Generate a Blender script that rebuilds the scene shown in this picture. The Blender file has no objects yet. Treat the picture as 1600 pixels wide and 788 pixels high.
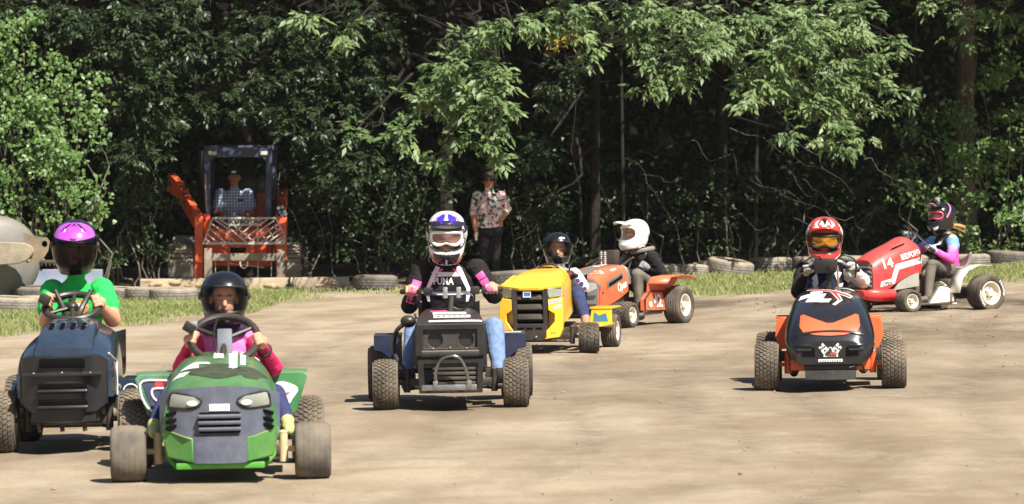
import bpy, bmesh, math, random
import numpy as np
from mathutils import Vector, Matrix, noise
from mathutils.bvhtree import BVHTree

random.seed(7)
rng = np.random.default_rng(7)
R = math.radians
scene = bpy.context.scene
COL = scene.collection

# ------------------------------------------------------------------ camera
FPX, HOR, CAMH = 6500.0, 281.5, 1.41      # focal length in photo pixels, horizon row, eye height
cam_d = bpy.data.cameras.new('camera')
cam = bpy.data.objects.new('camera', cam_d)
COL.objects.link(cam)
cam.location = (0, 0, CAMH)
cam.rotation_euler = (R(90), 0, 0)
cam_d.sensor_width = 36.0
cam_d.lens = FPX * 36.0 / 1600.0
cam_d.shift_y = (HOR - 394.0) / 1600.0
cam_d.clip_start = 0.5
cam_d.clip_end = 3000
cam_d.dof.use_dof = True
cam_d.dof.focus_distance = 31.0
cam_d.dof.aperture_fstop = 9.0
scene.camera = cam

# ------------------------------------------------------------------ sky, sun, exposure
SUN = Vector((0.46, -0.72, 1.0)).normalized()
elev = math.asin(SUN.z)
world = bpy.data.worlds.new('World')
scene.world = world
world.use_nodes = True
wn = world.node_tree
sky = wn.nodes.new('ShaderNodeTexSky')
sky.sky_type = 'NISHITA'
sky.sun_disc = False
sky.sun_elevation = elev
sky.sun_rotation = math.atan2(SUN.x, SUN.y)
wn.links.new(sky.outputs[0], wn.nodes['Background'].inputs[0])
wn.nodes['Background'].inputs[1].default_value = 0.05
sun_d = bpy.data.lights.new('sun', 'SUN')
sun = bpy.data.objects.new('sun', sun_d)
COL.objects.link(sun)
sun_d.energy = 4.8
sun_d.angle = R(0.53)
sun_d.color = (1.0, 0.965, 0.885)
sun.location = SUN * 60
sun.rotation_euler = SUN.to_track_quat('Z', 'Y').to_euler()
scene.view_settings.view_transform = 'Standard'
scene.view_settings.look = 'None'
scene.view_settings.gamma = 1.0
scene.view_settings.exposure = 0.86
scene.cycles.max_bounces = 6
scene.cycles.diffuse_bounces = 3
scene.cycles.glossy_bounces = 3
scene.cycles.transmission_bounces = 5
scene.cycles.transparent_max_bounces = 8

# ------------------------------------------------------------------ geometry helpers
SLOPE = 0.018                                # the track is banked: it rises to the right
def gz(x, y=0):
    return SLOPE * x
def P(px, py, Y):                            # a photo position at a distance, as a world point
    return Vector(((px - 800.0) * Y / FPX, Y, CAMH - (py - HOR) * Y / FPX))
def groundY(px, py):                         # distance of the ground seen at a photo position
    return FPX * CAMH / (py - HOR + SLOPE * (px - 800.0))
def G(px, py):
    return P(px, py, groundY(px, py))

def cr(p0, p1, p2, p3, t):                   # Catmull-Rom
    return 0.5 * ((2*p1) + (-p0+p2)*t + (2*p0-5*p1+4*p2-p3)*t*t + (-p0+3*p1-3*p2+p3)*t*t*t)
def resample(a, k):                          # a: array (n, ...) -> smooth curve through it with k points per span
    a = np.asarray(a, float)
    n = len(a)
    if k <= 1:
        return a
    out = []
    for i in range(n-1):
        p0 = a[i-1] if i > 0 else 2*a[0]-a[1]
        p3 = a[i+2] if i+2 < n else 2*a[-1]-a[-2]
        for j in range(k):
            out.append(cr(p0, a[i], a[i+1], p3, j/k))
    out.append(a[-1])
    return np.array(out)

class MB:
    def __init__(s):
        s.v = []; s.f = []; s.m = []
    def add(s, verts, faces, m=0, M=None):
        o = len(s.v)
        if M is not None:
            verts = [M @ Vector(v) for v in verts]
        s.v.extend([tuple(v) for v in verts])
        for f in faces:
            s.f.append(tuple(i+o for i in f)); s.m.append(m)
        return s
    def box(s, c, size, rot=None, bev=0.0, m=0, taper=None):
        bm = bmesh.new()
        bmesh.ops.create_cube(bm, size=1.0)
        for v in bm.verts:
            if taper and v.co.z > 0:
                v.co.x *= taper[0]; v.co.y *= taper[1]
            v.co = Vector((v.co.x*size[0], v.co.y*size[1], v.co.z*size[2]))
        if bev > 0:
            bmesh.ops.bevel(bm, geom=list(bm.edges), offset=bev, segments=2, affect='EDGES', profile=0.6)
        M = Matrix.Translation(c)
        if rot is not None:
            M = M @ rot
        bm.verts.index_update()
        s.add([v.co for v in bm.verts], [[v.index for v in f.verts] for f in bm.faces], m, M)
        bm.free()
        return s
    def tube(s, pts, r, n=8, m=0, cap=True, smooth=1, closed=False):
        pts = [Vector(p) for p in pts]
        if smooth > 1:
            if closed:
                pts = pts + [pts[0]]
            pts = [Vector(p) for p in resample([list(p) for p in pts], smooth)]
            if closed:
                pts = pts[:-1]
        k = len(pts)
        if isinstance(r, (int, float)):
            rr = [r]*k
        else:
            rr = list(np.interp(np.linspace(0, 1, k), np.linspace(0, 1, len(r)), r))
        verts = []; prev = None
        for i, p in enumerate(pts):
            if closed:
                t = pts[(i+1) % k] - pts[i-1]
            else:
                t = pts[min(i+1, k-1)] - pts[max(i-1, 0)]
            t = t.normalized() if t.length > 1e-9 else Vector((0, 0, 1))
            if prev is None:
                a = Vector((0, 0, 1)) if abs(t.z) < 0.9 else Vector((1, 0, 0))
                u = t.cross(a).normalized()
            else:
                u = (prev - t*prev.dot(t))
                u = u.normalized() if u.length > 1e-6 else t.orthogonal().normalized()
            prev = u
            w = t.cross(u)
            for j in range(n):
                a = 2*math.pi*j/n
                verts.append(p + (u*math.cos(a) + w*math.sin(a))*rr[i])
        faces = []
        for i in range(k if closed else k-1):
            i2 = (i+1) % k
            for j in range(n):
                j2 = (j+1) % n
                faces.append((i*n+j, i*n+j2, i2*n+j2, i2*n+j))
        if cap and not closed:
            faces.append(tuple(range(n-1, -1, -1)))
            faces.append(tuple((k-1)*n+j for j in range(n)))
        s.add(verts, faces, m)
        return s
    def lathe(s, prof, n=24, M=None, m=0, mats=None):   # prof: list of (r, h) about local Z
        verts = []; faces = []; k = len(prof)
        for (r, h) in prof:
            for j in range(n):
                a = 2*math.pi*j/n
                verts.append((r*math.cos(a), r*math.sin(a), h))
        o = len(s.f)
        for i in range(k-1):
            for j in range(n):
                j2 = (j+1) % n
                faces.append((i*n+j, i*n+j2, (i+1)*n+j2, (i+1)*n+j))
        s.add(verts, faces, m, M)
        if mats:
            for i in range(k-1):
                for j in range(n):
                    s.m[o+i*n+j] = mats[i]
        return s
    def disc(s, c, r, n=16, M=None, m=0):
        s.add([(c[0]+r*math.cos(2*math.pi*j/n), c[1]+r*math.sin(2*math.pi*j/n), c[2]) for j in range(n)], [tuple(range(n))], m, M)
        return s
    def grid(s, g, m=0, closed_u=False, M=None, flip=False):   # g: array (a, b, 3)
        a, b = len(g), len(g[0])
        verts = [tuple(g[i][j]) for i in range(a) for j in range(b)]
        faces = []
        for i in range(a-1):
            for j in range(b if closed_u else b-1):
                j2 = (j+1) % b
                f = (i*b+j, i*b+j2, (i+1)*b+j2, (i+1)*b+j)
                faces.append(f[::-1] if flip else f)
        s.add(verts, faces, m, M)
        return s
    def prism(s, pts, h0, h1, axis='y', m=0, M=None):   # 2-D outline extruded along an axis
        def q(a, b, h):
            return {'y': (a, h, b), 'z': (a, b, h), 'x': (h, a, b)}[axis]
        n = len(pts)
        v = [q(a, b, h0) for a, b in pts] + [q(a, b, h1) for a, b in pts]
        f = [tuple(range(n)), tuple(range(2*n-1, n-1, -1))]
        for i in range(n):
            j = (i+1) % n
            f.append((i, i+n, j+n, j))
        s.add(v, f, m, M)
        return s
    def ell(s, c, r, n=12, k=8, m=0, M=None):
        verts = []; faces = []
        for i in range(k+1):
            th = math.pi*i/k
            for j in range(n):
                a = 2*math.pi*j/n
                verts.append((c[0]+r[0]*math.sin(th)*math.cos(a), c[1]+r[1]*math.sin(th)*math.sin(a), c[2]+r[2]*math.cos(th)))
        for i in range(k):
            for j in range(n):
                j2 = (j+1) % n
                faces.append((i*n+j, (i+1)*n+j, (i+1)*n+j2, i*n+j2))
        s.add(verts, faces, m, M)
        return s
    def mesh(s, name, mats, angle=35, smooth=True):
        me = bpy.data.meshes.new(name)
        me.from_pydata(s.v, [], s.f)
        if not isinstance(mats, (list, tuple)):
            mats = [mats]
        for mm in mats:
            me.materials.append(mm)
        me.polygons.foreach_set('material_index', s.m)
        bm = bmesh.new(); bm.from_mesh(me)
        bmesh.ops.remove_doubles(bm, verts=bm.verts, dist=1e-5)
        bmesh.ops.recalc_face_normals(bm, faces=bm.faces)
        bm.to_mesh(me); bm.free()
        if smooth:
            me.polygons.foreach_set('use_smooth', [True]*len(me.polygons))
            me.set_sharp_from_angle(angle=R(angle))
        me.update()
        return me
    def build(s, name, mats, parent=None, loc=(0, 0, 0), rot=(0, 0, 0), angle=35, smooth=True, bevel=0):
        o = link(name, s.mesh(name, mats, angle, smooth), parent, loc, rot)
        if bevel:
            md = o.modifiers.new('bevel', 'BEVEL'); md.width = bevel; md.segments = 2; md.limit_method = 'ANGLE'; md.angle_limit = R(40)
        return o

def link(name, data, parent=None, loc=(0, 0, 0), rot=(0, 0, 0)):
    o = bpy.data.objects.new(name, data)
    COL.objects.link(o)
    o.location = loc; o.rotation_euler = rot
    if parent is not None:
        o.parent = parent
    return o
def tag(o, label, cat, group=None, kind=None):
    if label: o['label'] = label
    if cat: o['category'] = cat
    if group: o['group'] = group
    if kind: o['kind'] = kind
    return o
def empty(name, label, cat, loc=(0, 0, 0), rot=(0, 0, 0), group=None):
    o = link(name, None, None, loc, rot)
    o.empty_display_size = 0.2
    return tag(o, label, cat, group)
def evaluated_mesh(o):
    dg = bpy.context.evaluated_depsgraph_get(); dg.update()
    return bpy.data.meshes.new_from_object(o.evaluated_get(dg))

# flat print laid on a surface: 2-D outlines / lettering mapped by a function (u, v) -> point
def tess(polys, maxlen):
    bm = bmesh.new()
    for pts in polys:
        try:
            bm.faces.new([bm.verts.new((p[0], p[1], 0)) for p in pts])
        except ValueError:
            pass
    bmesh.ops.triangulate(bm, faces=bm.faces)
    for _ in range(6):
        es = [e for e in bm.edges if e.calc_length() > maxlen]
        if not es: break
        bmesh.ops.subdivide_edges(bm, edges=es, cuts=1)
        bmesh.ops.triangulate(bm, faces=bm.faces)
    bm.verts.index_update()
    v = [tuple(x.co) for x in bm.verts]; f = [[x.index for x in fc.verts] for fc in bm.faces]
    bm.free()
    return v, f
def refine(v, f, maxlen):
    bm = bmesh.new(); vs = [bm.verts.new((p[0], p[1], 0)) for p in v]
    for fc in f:
        try: bm.faces.new([vs[i] for i in fc])
        except ValueError: pass
    bmesh.ops.remove_doubles(bm, verts=bm.verts, dist=maxlen*1e-4)
    bmesh.ops.triangulate(bm, faces=bm.faces)
    for _ in range(4):
        es = [e for e in bm.edges if e.calc_length() > maxlen]
        if not es: break
        bmesh.ops.subdivide_edges(bm, edges=es, cuts=1); bmesh.ops.triangulate(bm, faces=bm.faces)
    bm.verts.index_update()
    out = [(x.co.x, x.co.y) for x in bm.verts], [[x.index for x in fc.verts] for fc in bm.faces]
    bm.free()
    return out
_text_cache = {}
def text2d(txt, size, bold=0.0, shear=0.0, width=None):
    key = (txt, bold, shear)
    if key not in _text_cache:
        cu = bpy.data.curves.new('lettering', 'FONT')
        cu.body = txt; cu.size = 1.0; cu.align_x = 'CENTER'; cu.align_y = 'CENTER'; cu.offset = bold; cu.shear = shear
        cu.resolution_u = 3; cu.fill_mode = 'FRONT'
        o = bpy.data.objects.new('lettering', cu); COL.objects.link(o)
        me = evaluated_mesh(o)
        v = [tuple(x.co) for x in me.vertices]; f = [list(p.vertices) for p in me.polygons]
        bpy.data.objects.remove(o); bpy.data.curves.remove(cu); bpy.data.meshes.remove(me)
        _text_cache[key] = (v, f)
    v, f = _text_cache[key]
    xs = [p[0] for p in v]
    sx = size if width is None else width/max(1e-6, max(xs)-min(xs))
    return refine([(p[0]*sx, p[1]*size) for p in v], f, size*.3)
def print_on(name, v, f, fmap, mat, parent):
    out = []; ok = []
    for p in v:
        q = fmap(p[0], p[1]); out.append(q if q is not None else (0, 0, 0)); ok.append(q is not None)
    f = [fc for fc in f if all(ok[i] for i in fc)]
    if not f: return None
    me = bpy.data.meshes.new(name)
    me.from_pydata([tuple(q) for q in out], [], f)
    me.materials.append(mat)
    me.polygons.foreach_set('use_smooth', [True]*len(me.polygons))
    me.update()
    return link(name, me, parent)
def bvh_of(o):
    me = o.data
    return BVHTree.FromPolygons([v.co.copy() for v in me.vertices], [list(p.vertices) for p in me.polygons])
def caster(bvhs, origin, u, v, d, off=0.003):   # plane at origin with axes u, v; cast along d onto the part
    origin, u, v, d = Vector(origin), Vector(u).normalized(), Vector(v).normalized(), Vector(d).normalized()
    if not isinstance(bvhs, (list, tuple)): bvhs = [bvhs]
    def fm(a, b):
        o = origin + u*a + v*b - d*2.0
        best = None
        for t in bvhs:
            h = t.ray_cast(o, d)
            if h[0] is not None and (best is None or h[3] < best[1]):
                best = (h[0], h[3])
        return None if best is None else best[0] - d*off
    return fm

# ------------------------------------------------------------------ materials
MATS = {}
def srgb(r, g, b):
    def c(x):
        x = x/255.0
        return x/12.92 if x <= 0.04045 else ((x+0.055)/1.055)**2.4
    return (c(r), c(g), c(b))
DUST = srgb(176, 154, 126)
def mat(name, col, rough=0.5, metal=0.0, dust=0.0, var=0.12, scale=9.0, bump=0.0, bscale=60.0, coat=0.0, spec=0.5, col2=None, alpha=None, trans=0.0, updust=0.35):
    if name in MATS:
        return MATS[name]
    m = bpy.data.materials.new(name); m.use_nodes = True
    nt = m.node_tree; N = nt.nodes; L = nt.links
    b = N['Principled BSDF']
    b.inputs['Roughness'].default_value = rough
    b.inputs['Metallic'].default_value = metal
    b.inputs['Specular IOR Level'].default_value = spec
    b.inputs['Coat Weight'].default_value = coat
    b.inputs['Coat Roughness'].default_value = 0.08
    tc = N.new('ShaderNodeTexCoord')
    n1 = N.new('ShaderNodeTexNoise'); n1.inputs['Scale'].default_value = scale; n1.inputs['Detail'].default_value = 6; n1.inputs['Roughness'].default_value = 0.6
    L.new(tc.outputs['Object'], n1.inputs['Vector'])
    mix = N.new('ShaderNodeMix'); mix.data_type = 'RGBA'
    c2 = col2 if col2 else tuple(min(1, x*(1+var*1.5)) for x in col)
    mix.inputs['A'].default_value = (*[x*(1-var) for x in col], 1)
    mix.inputs['B'].default_value = (*c2, 1)
    r1 = N.new('ShaderNodeMapRange'); r1.inputs['From Min'].default_value = 0.3; r1.inputs['From Max'].default_value = 0.7
    L.new(n1.outputs['Fac'], r1.inputs['Value']); L.new(r1.outputs['Result'], mix.inputs['Factor'])
    cout = mix.outputs['Result']
    if dust > 0:
        n2 = N.new('ShaderNodeTexNoise'); n2.inputs['Scale'].default_value = 5.0; n2.inputs['Detail'].default_value = 8; n2.inputs['Roughness'].default_value = 0.72
        L.new(tc.outputs['Object'], n2.inputs['Vector'])
        geo = N.new('ShaderNodeNewGeometry'); sp = N.new('ShaderNodeSeparateXYZ'); L.new(geo.outputs['Normal'], sp.inputs[0])
        a = N.new('ShaderNodeMath'); a.operation = 'MULTIPLY_ADD'; a.inputs[1].default_value = updust; L.new(sp.outputs['Z'], a.inputs[0]); 
        r2 = N.new('ShaderNodeMapRange'); r2.inputs['From Min'].default_value = 0.35; r2.inputs['From Max'].default_value = 0.85
        L.new(n2.outputs['Fac'], a.inputs[2]); L.new(a.outputs[0], r2.inputs['Value'])
        mm = N.new('ShaderNodeMath'); mm.operation = 'MULTIPLY'; mm.inputs[1].default_value = dust; L.new(r2.outputs['Result'], mm.inputs[0])
        mx = N.new('ShaderNodeMix'); mx.data_type = 'RGBA'; mx.inputs['B'].default_value = (*DUST, 1)
        L.new(mm.outputs[0], mx.inputs['Factor']); L.new(cout, mx.inputs['A']); cout = mx.outputs['Result']
        rr = N.new('ShaderNodeMath'); rr.operation = 'MULTIPLY_ADD'; rr.inputs[1].default_value = 0.6*(1-rough); rr.inputs[2].default_value = rough
        L.new(mm.outputs[0], rr.inputs[0]); L.new(rr.outputs[0], b.inputs['Roughness'])
    L.new(cout, b.inputs['Base Color'])
    if bump > 0:
        n3 = N.new('ShaderNodeTexNoise'); n3.inputs['Scale'].default_value = bscale; n3.inputs['Detail'].default_value = 5
        L.new(tc.outputs['Object'], n3.inputs['Vector'])
        bp = N.new('ShaderNodeBump'); bp.inputs['Strength'].default_value = bump; bp.inputs['Distance'].default_value = 0.01
        L.new(n3.outputs['Fac'], bp.inputs['Height']); L.new(bp.outputs['Normal'], b.inputs['Normal'])
    if trans > 0:
        b.inputs['Transmission Weight'].default_value = trans
    MATS[name] = m
    return m
def glass(name, col, mixf=0.25, rough=0.05):
    if name in MATS: return MATS[name]
    m = bpy.data.materials.new(name); m.use_nodes = True
    nt = m.node_tree; N = nt.nodes; L = nt.links
    for n in list(N):
        if n.type != 'OUTPUT_MATERIAL': N.remove(n)
    out = [n for n in N if n.type == 'OUTPUT_MATERIAL'][0]
    t = N.new('ShaderNodeBsdfTransparent'); t.inputs[0].default_value = (*col, 1)
    g = N.new('ShaderNodeBsdfGlossy'); g.inputs['Roughness'].default_value = rough; g.inputs[0].default_value = (1, 1, 1, 1)
    fr = N.new('ShaderNodeFresnel'); fr.inputs[0].default_value = 1.28
    ad = N.new('ShaderNodeMath'); ad.operation = 'ADD'; ad.inputs[1].default_value = mixf*0.3; L.new(fr.outputs[0], ad.inputs[0])
    mx = N.new('ShaderNodeMixShader'); L.new(ad.outputs[0], mx.inputs[0]); L.new(t.outputs[0], mx.inputs[1]); L.new(g.outputs[0], mx.inputs[2])
    L.new(mx.outputs[0], out.inputs[0])
    MATS[name] = m
    return m
# ------------------------------------------------------------------ ground
def noise2(x, y, s, seed=0.0):
    return noise.noise(Vector((x*s, y*s, seed)))
def edgeY(x):                                # where the woods begin
    return 56.6 + (1.0*x if x > 0 else 0.22*x)
DAMP = [(3.9, 37.2, 1.7, 2.6, .9), (4.6, 33.5, 1.0, 2.0, .6), (2.6, 46.2, 3.0, 1.9, 1.2), (5.6, 44.5, 2.2, 2.4, 1.2), (1.2, 30.5, 2.6, 2.2, .5), (3.2, 28.6, 2.4, 1.6, .35), (-.6, 28.2, 1.6, 1.6, .35),
        (0.4, 26.0, 2.0, 1.3, .35), (-1.5, 33.0, 1.6, 2.4, .4), (3.0, 26.5, 2.0, 2.0, .3), (-2.6, 22.5, 1.2, 1.2, .35), (1.3, 40.0, 2.0, 1.5, .5), (0.2, 22.3, 1.3, 1.0, .25)]
NEAR = [(G(px, py).x, G(px, py).y, w) for px, py, w in [(-300, 536, 1), (0, 530, 1), (150, 516, 1), (300, 498, 1), (400, 489, .8), (440, 474, .35), (540, 466, .3), (620, 466, .5), (680, 466, .7), (800, 462, .6), (1000, 463, .8), (1060, 462, 1), (1250, 456, 1), (1450, 450, 1), (1600, 441, 1), (1900, 436, 1)]]
def grass_amount(x, y):                      # 0..1, how grassy the verge is here
    near = float(np.interp(x, [q[0] for q in NEAR], [q[1] for q in NEAR])); w = float(np.interp(x, [q[0] for q in NEAR], [q[2] for q in NEAR]))
    n = noise2(x, y, 0.55, 3.1)*0.9 + noise2(x, y, 1.9, 8.0)*0.7
    a = min((y-near)*0.55, (edgeY(x)-.3-y)*0.8)
    return max(0.0, min(1.0, a*.55 + .05 + n*0.75 if a > -.3 else 0))*w
def build_ground():
    xs = np.concatenate([[-400, -120, -50, -25], np.arange(-14, 14.01, 0.14), [25, 50, 120, 400]])
    ys = np.concatenate([[-300, -60, 0, 8], np.arange(14, 66, 0.25), [70, 78, 90, 130, 400, 900]])
    v = []; damp = []; gr = []
    trk = []
    PATHS = [(-2.9, .010), (-1.9, .012), (-1.05, .011), (-.2, .013), (.75, .012), (1.6, .014), (2.5, .012), (3.3, .013)]
    for y in ys:
        for x in xs:
            z = SLOPE*max(-25, min(25, x))
            if 14 <= y < 66 and abs(x) < 14.2:
                z += 0.012*noise2(x*0.6, y*0.35, 1.0, 5.0) + 0.006*noise2(x, y*0.6, 4.0, 9.0)
            d = 0.0
            for (cx, cy, rx, ry, w) in DAMP:
                q = ((x-cx)/rx)**2 + ((y-cy)/ry)**2
                if q < 4: d += w*math.exp(-q*1.3)
            d *= 0.75+0.9*noise2(x, y*0.5, 1.3, 2.0)
            if d > 0.3 and x > 2.2: z += 0.02*max(0, noise2(x, y, 5.0, 1.0))
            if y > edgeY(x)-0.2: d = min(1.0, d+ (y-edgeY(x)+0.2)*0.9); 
            tk_ = 0.0
            if 14 < y < 52 and abs(x) < 9:
                for (x0, cv) in PATHS:
                    for hw_ in (-.42, .42):
                        xc = x0+hw_+cv*(y-24)*abs(y-24)*(.6 if y > 24 else 2.0)+.25*math.sin(y*.35+x0)
                        tk_ = max(tk_, math.exp(-((x-xc)/.11)**2)*(.55+.6*noise2(x0*3+hw_, y*.4, 1.0, 1.5)))
            z -= .012*tk_; trk.append(max(0, min(1, tk_)))
            v.append((x, y, z)); damp.append(max(0, min(1, d))); gr.append(grass_amount(x, y) if 38 < y < 66 and abs(x) < 14 else 0.0)
    nx = len(xs); f = [(j*nx+i, j*nx+i+1, (j+1)*nx+i+1, (j+1)*nx+i) for j in range(len(ys)-1) for i in range(nx-1)]
    me = bpy.data.meshes.new('ground'); me.from_pydata(v, [], f)
    for nm, dat in (('damp', damp), ('grassy', gr), ('rut', trk)):
        a = me.attributes.new(nm, 'FLOAT', 'POINT'); a.data.foreach_set('value', dat)
    me.polygons.foreach_set('use_smooth', [True]*len(f))
    m = bpy.data.materials.new('dry_dirt'); m.use_nodes = True
    nt = m.node_tree; N = nt.nodes; L = nt.links; b = N['Principled BSDF']
    b.inputs['Roughness'].default_value = 0.95; b.inputs['Specular IOR Level'].default_value = 0.15
    tc = N.new('ShaderNodeTexCoord')
    def nz(sx, sy, sc, det=6, rough=0.6):
        mp = N.new('ShaderNodeMapping'); mp.inputs['Scale'].default_value = (sx, sy, 1); L.new(tc.outputs['Object'], mp.inputs[0])
        n = N.new('ShaderNodeTexNoise'); n.inputs['Scale'].default_value = sc; n.inputs['Detail'].default_value = det; n.inputs['Roughness'].default_value = rough
        L.new(mp.outputs[0], n.inputs['Vector']); return n.outputs['Fac']
    def rng_(x, a, c):
        r = N.new('ShaderNodeMapRange'); r.inputs['From Min'].default_value = a; r.inputs['From Max'].default_value = c; L.new(x, r.inputs['Value']); return r.outputs['Result']
    def mixc(f, a, bb):
        k = N.new('ShaderNodeMix'); k.data_type = 'RGBA'
        for s, x in (('A', a), ('B', bb)):
            if isinstance(x, tuple): k.inputs[s].default_value = (*x, 1)
            else: L.new(x, k.inputs[s])
        if isinstance(f, float): k.inputs['Factor'].default_value = f
        else: L.new(f, k.inputs['Factor'])
        return k.outputs['Result']
    def mul(x, y):
        k = N.new('ShaderNodeMath'); k.operation = 'MULTIPLY'
        for i, q in enumerate((x, y)):
            if isinstance(q, (int, float)): k.inputs[i].default_value = q
            else: L.new(q, k.inputs[i])
        return k.outputs[0]
    c = mixc(rng_(nz(0.8, 0.30, 1.1, 5), .40, .60), (0.272, 0.203, 0.132), (0.428, 0.344, 0.243))
    c = mixc(mul(rng_(nz(0.5, 1.2, 1.9, 6), .5, .68), 0.45), c, (0.22, 0.16, 0.105))     # tyre-worn bands
    c = mixc(mul(rng_(nz(.7, 0.45, 3.2, 8, .68), .53, .66), .5), c, (0.49, 0.40, 0.295))
    c = mixc(mul(rng_(nz(1, .8, 9.0, 8, .75), .54, .68), .38), c, (0.215, 0.155, 0.102))
    c = mixc(mul(rng_(nz(1, 0.8, 26.0, 4, .7), .52, .8), .45), c, (0.2, 0.145, 0.1))
    c = mixc(mul(rng_(nz(1, .35, 55.0, 5, .8), .5, .72), .5), c, (0.19, 0.14, 0.095))
    c = mixc(mul(rng_(nz(1, .35, 80.0, 4, .8), .56, .75), .5), c, (0.52, 0.43, 0.32))
    c = mixc(mul(rng_(nz(.25, 1.0, .55, 4, .55), .46, .66), .45), c, (0.43, 0.335, 0.235))
    ar = N.new('ShaderNodeAttribute'); ar.attribute_name = 'rut'
    c = mixc(mul(mul(ar.outputs['Fac'], .85), rng_(nz(1, .5, 7.0, 6, .7), .3, .6)), c, (0.185, 0.135, 0.09))
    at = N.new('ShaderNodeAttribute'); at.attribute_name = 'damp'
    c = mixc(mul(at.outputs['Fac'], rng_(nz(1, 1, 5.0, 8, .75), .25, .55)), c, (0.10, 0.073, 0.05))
    ag = N.new('ShaderNodeAttribute'); ag.attribute_name = 'grassy'
    gcol = mixc(rng_(nz(1, 1, 9.0, 6), .4, .65), (0.17, 0.17, 0.07), (0.33, 0.29, 0.16))
    c = mixc(mul(ag.outputs['Fac'], .85), c, gcol)
    L.new(c, b.inputs['Base Color'])
    bp = N.new('ShaderNodeBump'); bp.inputs['Strength'].default_value = 0.45; bp.inputs['Distance'].default_value = 0.025
    L.new(nz(1, 1, 14.0, 9, .75), bp.inputs['Height']); L.new(bp.outputs['Normal'], b.inputs['Normal'])
    me.materials.append(m)
    o = link('ground', me); o['kind'] = 'structure'
    return o
ground = build_ground()

def fast_mesh(name, verts, tris, mat_, tint=None, smooth=False):
    verts = np.asarray(verts, np.float32); tris = np.asarray(tris, np.int32)
    me = bpy.data.meshes.new(name)
    me.vertices.add(len(verts)); me.vertices.foreach_set('co', verts.ravel())
    me.loops.add(tris.size); me.loops.foreach_set('vertex_index', tris.ravel())
    me.polygons.add(len(tris)); me.polygons.foreach_set('loop_start', np.arange(0, tris.size, 3, dtype=np.int32))
    me.materials.append(mat_)
    me.update(calc_edges=True)
    if tint is not None:
        a = me.attributes.new('tint', 'FLOAT', 'POINT'); a.data.foreach_set('value', np.asarray(tint, np.float32))
    return me

def leaf_mat(name, ca, cb, rough=0.42, transl=0.3, spec=0.5):
    m = bpy.data.materials.new(name); m.use_nodes = True
    nt = m.node_tree; N = nt.nodes; L = nt.links; b = N['Principled BSDF']
    b.inputs['Roughness'].default_value = rough; b.inputs['Specular IOR Level'].default_value = spec
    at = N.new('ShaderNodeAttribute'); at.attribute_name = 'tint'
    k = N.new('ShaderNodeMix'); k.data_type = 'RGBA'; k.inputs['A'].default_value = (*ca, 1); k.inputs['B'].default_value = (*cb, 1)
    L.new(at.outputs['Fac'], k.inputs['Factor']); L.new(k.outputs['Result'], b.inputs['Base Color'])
    t = N.new('ShaderNodeBsdfTranslucent'); L.new(k.outputs['Result'], t.inputs[0])
    mx = N.new('ShaderNodeMixShader'); mx.inputs[0].default_value = transl
    L.new(b.outputs[0], mx.inputs[1]); L.new(t.outputs[0], mx.inputs[2])
    L.new(mx.outputs[0], [n for n in N if n.type == 'OUTPUT_MATERIAL'][0].inputs[0])
    return m
LEAF = leaf_mat('maple_leaf', (0.075, 0.135, 0.04), (0.235, 0.31, 0.125), 0.45, 0.28, 0.4)
LEAF_SHADE = leaf_mat('shaded_leaf', (0.016, 0.03, 0.010), (0.058, 0.09, 0.03), 0.42, 0.2, 0.4)  # darker leaf copy: the shade under the trees is put into its colour
LEAF_BROAD = leaf_mat('broad_leaf', (0.085, 0.16, 0.035), (0.21, 0.31, 0.095), 0.42, 0.28, 0.45)
GRASS = leaf_mat('verge_grass', (0.2, 0.26, 0.065), (0.48, 0.46, 0.22), 0.6, 0.3, 0.3)
BARK = mat('bark', (0.022, 0.018, 0.014), 0.9, var=0.4, scale=12, bump=0.6, bscale=25, spec=0.2)
BARK_PALE = mat('pale_bark', (0.13, 0.115, 0.09), 0.85, var=0.3, scale=15, bump=0.4, bscale=30, spec=0.2)

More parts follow.
